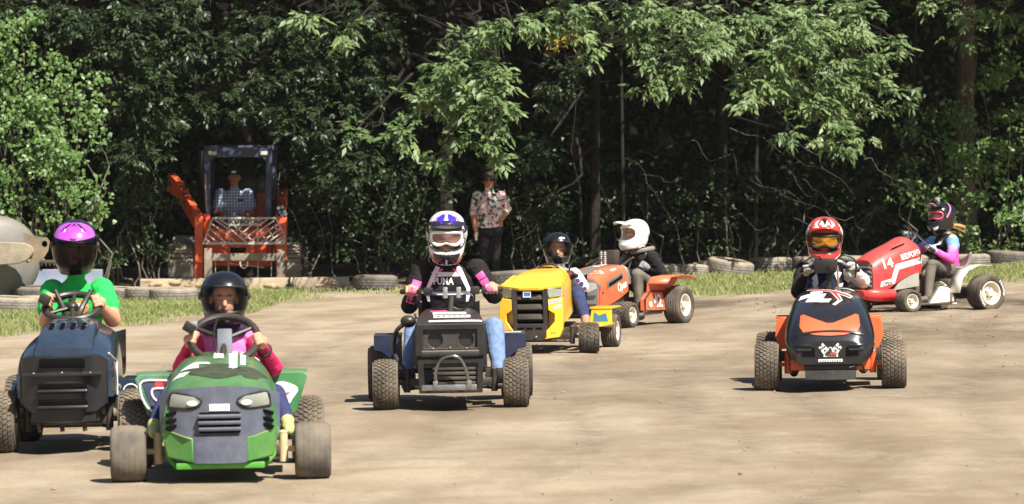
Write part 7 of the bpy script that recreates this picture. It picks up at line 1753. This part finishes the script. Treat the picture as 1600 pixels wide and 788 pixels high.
a, b = kp(331.7, 396, -.2), kp(432.8, 407.5, -.2); mb = MB(); mb.box(((a.x+b.x)/2, -.2, (a.z+b.z)/2), (b.x-a.x, .07, a.z-b.z), bev=.006); mb.build('frame_crossbar', RUST, ff)
for px in (336.5, 357, 403, 424): 
    a, b = kp(px, 408, -.16), kp(px, 434, -.16); mb = MB(); mb.tube([a, b], .008, 6); mb.build('frame_rod', GUARD, ff)
c = kp(381, 411, -.22); mb = MB(); mb.tube([c+Vector((-.05, 0, .02)), c+Vector((-.05, 0, -.03)), c+Vector((0, 0, -.075)), c+Vector((.05, 0, -.03)), c+Vector((.05, 0, .02))], .011, 8, smooth=4); mb.build('tow_ring', GUARD, ff)
mb = MB(); a, b = kp(360, 412, -.05), kp(412, 418, -.05); mb.tube([a, b], .01, 6); mb.build('hitch_pin', GUARD, ff)
mb = MB(); mb.box((.02, .1, .52), (.5, .05, .2), bev=.02); mb.build('front_plate', KOR, K)
mb = MB(); a, b = kp(360, 387, .05), kp(384, 395, .05); mb.box(((a.x+b.x)/2, .06, (a.z+b.z)/2), (b.x-a.x, .03, a.z-b.z), bev=.004); mb.build('front_slot', SLOT_SHADE, K)
cb = link('hydraulic_coupler', None, K)
for dx, dz in ((-5, -4), (2, -6), (-3, 2), (4, 1), (0, 6), (6, 5)):
    q = kp(440+dx, 330+dz, -.04); mb = MB(); mb.lathe([(.001, 0), (.022, 0), (.026, .02), (.026, .08), (.001, .08)], 12, Matrix.Translation(q) @ Matrix.Rotation(R(-90), 4, 'X')); mb.build('coupling', mat('blue_grey_coupling', srgb(110, 120, 136), .4, .4, dust=.2), cb)
mb = MB(); q = kp(440, 330, .05); mb.box(q, (.12, .05, .14), bev=.01); mb.build('coupler_block', BLACKP, cb)
mb = MB(); mb.tube([kp(441, 318, .02), kp(440, 305, .05), kp(436, 300, .3)], .012, 8, smooth=4); mb.build('hose', BLACKP, cb)
# operator
CHECK = bpy.data.materials.new('plaid_shirt'); CHECK.use_nodes = True
N = CHECK.node_tree.nodes; L = CHECK.node_tree.links; b = N['Principled BSDF']; b.inputs['Roughness'].default_value = .9
tc = N.new('ShaderNodeTexCoord'); cols = []
for ax_ in ('X', 'Z'):
    w = N.new('ShaderNodeTexWave'); w.bands_direction = ax_; w.inputs['Scale'].default_value = 7.5; L.new(tc.outputs['Object'], w.inputs[0]); cols.append(w.outputs['Fac'])
ad = N.new('ShaderNodeMath'); ad.operation = 'ADD'; L.new(cols[0], ad.inputs[0]); L.new(cols[1], ad.inputs[1]); cr_ = N.new('ShaderNodeValToRGB'); cr_.color_ramp.elements[0].position = .35; cr_.color_ramp.elements[0].color = (*srgb(124, 140, 180), 1); cr_.color_ramp.elements[1].position = .8; cr_.color_ramp.elements[1].color = (*srgb(206, 212, 224), 1)
dv = N.new('ShaderNodeMath'); dv.operation = 'MULTIPLY'; dv.inputs[1].default_value = .5; L.new(ad.outputs[0], dv.inputs[0]); L.new(dv.outputs[0], cr_.inputs[0]); L.new(cr_.outputs[0], b.inputs['Base Color'])
J = J_(KY, dict(pelvis=(366, 362, 1.0), neck=(366, 297, .78), head=(366, 279, .70), shL=(345, 304, .8), shR=(387, 304, .8), elL=(338, 332, .82), elR=(393, 334, .82), haL=(351, 337, .62), haR=(378, 338, .62), hipL=(358, 362, 1.08), hipR=(375, 362, 1.08), kneeL=(350, 358, .68), kneeR=(380, 358, .68), ankL=(350, 395, .6), ankR=(380, 395, .6)))
b_, HM, q_ = person('man in blue plaid shirt and dark cap driving the track loader', J, 1.0, dict(top=CHECK, sleeve=CHECK, forearm=SKIN_TAN, hand=SKIN_TAN, pants=JEANS, shoe=DARKSHOE, skin=SKIN_TAN, neck=SKIN_TAN), .010, {'L': (0, .3, 1), 'R': (0, .3, 1)}, fold=.008, girth=1.25, bare_head=True, short_sleeve=True)
mb = MB(); mb.lathe([(.092, -.005), (.094, .04), (.075, .085), (.04, .105), (.001, .11)], 20, HM @ Matrix.Translation((0, .01, .055))); mb.prism([(-.07, -.06), (.07, -.06), (.065, -.13), (.03, -.155), (-.03, -.155), (-.065, -.13)], .052, .060, 'z', 0, HM); mb.build('cap', mat('dark_cap', srgb(34, 34, 44), .8), b_)
deco('cap_badge', [quad(-.03, .075, .03, .105)], lambda a, b: HM @ Vector((a, -.085, b)), WHITE_PRINT, b_)
pmk = caster(bvh_of(b_), P(378, 313, KY+1)-b_.location, (1, 0, 0), (0, 0, 1), (0, 1, 0), .004); deco('shirt_pocket', [quad(-.04, -.015, .04, .015)], pmk, BLACK_PRINT, b_)

# ================================================================== woman watching from the trees
FLOR = bpy.data.materials.new('floral_sweatshirt'); FLOR.use_nodes = True
N = FLOR.node_tree.nodes; L = FLOR.node_tree.links; b = N['Principled BSDF']; b.inputs['Roughness'].default_value = .9; tc = N.new('ShaderNodeTexCoord')
def vor(scale, seed):
    mp = N.new('ShaderNodeMapping'); mp.inputs['Location'].default_value = (seed, seed, seed); L.new(tc.outputs['Object'], mp.inputs[0]); nz = N.new('ShaderNodeTexNoise'); nz.inputs['Scale'].default_value = scale*1.5; L.new(mp.outputs[0], nz.inputs[0])
    mx = N.new('ShaderNodeVectorMath'); mx.operation = 'MULTIPLY_ADD'; mx.inputs[1].default_value = (.06, .06, .06); L.new(nz.outputs['Color'], mx.inputs[0]); L.new(mp.outputs[0], mx.inputs[2])
    v = N.new('ShaderNodeTexVoronoi'); v.inputs['Scale'].default_value = scale; L.new(mx.outputs[0], v.inputs['Vector']); return v
prev = (*srgb(216, 206, 202), 1)
for scale, seed, th, c in ((14, 3, .42, srgb(52, 78, 56)), (16, 11, .34, srgb(70, 60, 74)), (9, 7, .40, srgb(196, 130, 138)), (9, 7, .26, srgb(222, 192, 190)), (9, 7, .10, srgb(160, 64, 84))):
    v = vor(scale, seed); cp = N.new('ShaderNodeMapRange'); cp.inputs['From Min'].default_value = th+.05; cp.inputs['From Max'].default_value = th-.05; L.new(v.outputs['Distance'], cp.inputs[0])
    k_ = N.new('ShaderNodeMix'); k_.data_type = 'RGBA'; L.new(cp.outputs[0], k_.inputs['Factor']); k_.inputs['B'].default_value = (*c, 1)
    if isinstance(prev, tuple): k_.inputs['A'].default_value = prev
    else: L.new(prev, k_.inputs['A'])
    prev = k_.outputs['Result']
L.new(prev, b.inputs['Base Color'])
J = J_(57.0, dict(pelvis=(765, 362, 0), neck=(764, 300, 0), head=(764, 283, -.04), shL=(746, 306, 0), shR=(783, 306, 0), elL=(740, 330, .05), elR=(792, 327, .05), haL=(743, 366, -.05), haR=(783, 347, -.08), hipL=(757, 368, 0), hipR=(773, 368, 0), kneeL=(757, 404, -.03), kneeR=(774, 404, -.03), ankL=(757, 436, 0), ankR=(775, 436, 0)))
b_, HM, q_ = person('woman in floral sweatshirt and sunglasses standing under the trees', J, 1.02, dict(top=FLOR, sleeve=FLOR, forearm=SKIN_TAN, hand=SKIN_TAN, pants=BLACKCLOTH, shoe=DARKSHOE, skin=SKIN_TAN, neck=SKIN_TAN), .009, {'L': (0, 1, 0), 'R': (0, 1, 0)}, fold=.007, girth=1.12, bare_head=True)
HAIR = mat('dark_hair', srgb(40, 28, 24), .5, var=.3, scale=30)
mb = MB(); g = []
for i in range(17):
    az = R(-122+244*i/16); row = []
    for j in range(9):
        el = R(90-120*j/8) if abs(math.degrees(az)) > 48 else R(90-62*j/8)
        row.append(HM @ Vector((.095*math.sin(az)*math.cos(el), .016+.114*math.cos(az)*math.cos(el), .03+.114*math.sin(el))))
    g.append(row)
mb.grid(g); mb.ell((0, .024, .046), (.093, .106, .102), 18, 12, 0, HM); mb.ell((0, .06, -.03), (.07, .05, .08), 14, 10, 0, HM); mb.build('hair', HAIR, b_, angle=80)
sg = link('sunglasses', None, b_)
for s_ in (-1, 1):
    mb = MB(); mb.ell((s_*.033, -.097, .013), (.028, .008, .02), 14, 8, 0, HM); mb.build('lens', mat('sunglass_lens', srgb(14, 12, 12), .08), sg); mb = MB(); mb.tube([HM @ Vector((s_*.058, -.09, .018)), HM @ Vector((s_*.082, .0, .018))], .003, 5); mb.build('temple_arm', BLACKP, sg)
mb = MB(); mb.tube([HM @ Vector((-.008, -.1, .016)), HM @ Vector((.008, -.1, .016))], .003, 5); mb.build('bridge', BLACKP, sg)
for s_ in 'LR':
    a = J['el'+s_]-b_.location; d = (J['ha'+s_]-J['el'+s_]).normalized(); c = a+d*.02; mb = MB(); mb.tube([c-d*.05, c+d*.05], [.058, .05], 14); mb.build('white_cuff', WSLV, b_)
c = J['pelvis']-b_.location; mb = MB(); n = 24
mb.grid([[(c.x+.182*math.cos(2*math.pi*j/n), c.y+.135*math.sin(2*math.pi*j/n), c.z+dz) for j in range(n)] for dz in (-.0, .075)], closed_u=True); mb.build('white_hem', WSLV, b_)
mb = MB(); q = J['neck']-b_.location; mb.tube([q+Vector((.062*math.cos(a), .058*math.sin(a)-.012, .0-.02*math.sin(-a))) for a in np.linspace(0, 2*math.pi, 21)[:-1]], .010, 6, closed=True); mb.build('white_collar', WSLV, b_)
wp = tag(link('phone', None, None, J['haL']+Vector((.01, -.05, -.03))), 'small pale phone held low in the hand of the woman', 'phone'); mb = MB(); mb.box((0, 0, 0), (.035, .012, .11), bev=.004); mb.build('phone_body', WHITEP, wp)

# ------------------------------------------------------------------ dusty air over the whole place

mb = MB(); mb.box((0, 300, 7), (2400, 1400, 40)); hz = mb.build('haze', bpy.data.materials.new('dusty_air'), smooth=False); tag(hz, 'thin dusty air over the dirt track', 'haze', None, 'stuff')
hm_ = hz.data.materials[0]; hm_.use_nodes = True; N = hm_.node_tree.nodes; L = hm_.node_tree.links
for n in list(N):
    if n.type != 'OUTPUT_MATERIAL': N.remove(n)
pv = N.new('ShaderNodeVolumePrincipled'); pv.inputs['Color'].default_value = (.9, .86, .8, 1); pv.inputs['Density'].default_value = 0.0002; pv.inputs['Anisotropy'].default_value = 0.2
L.new(pv.outputs[0], [n for n in N if n.type == 'OUTPUT_MATERIAL'][0].inputs['Volume'])
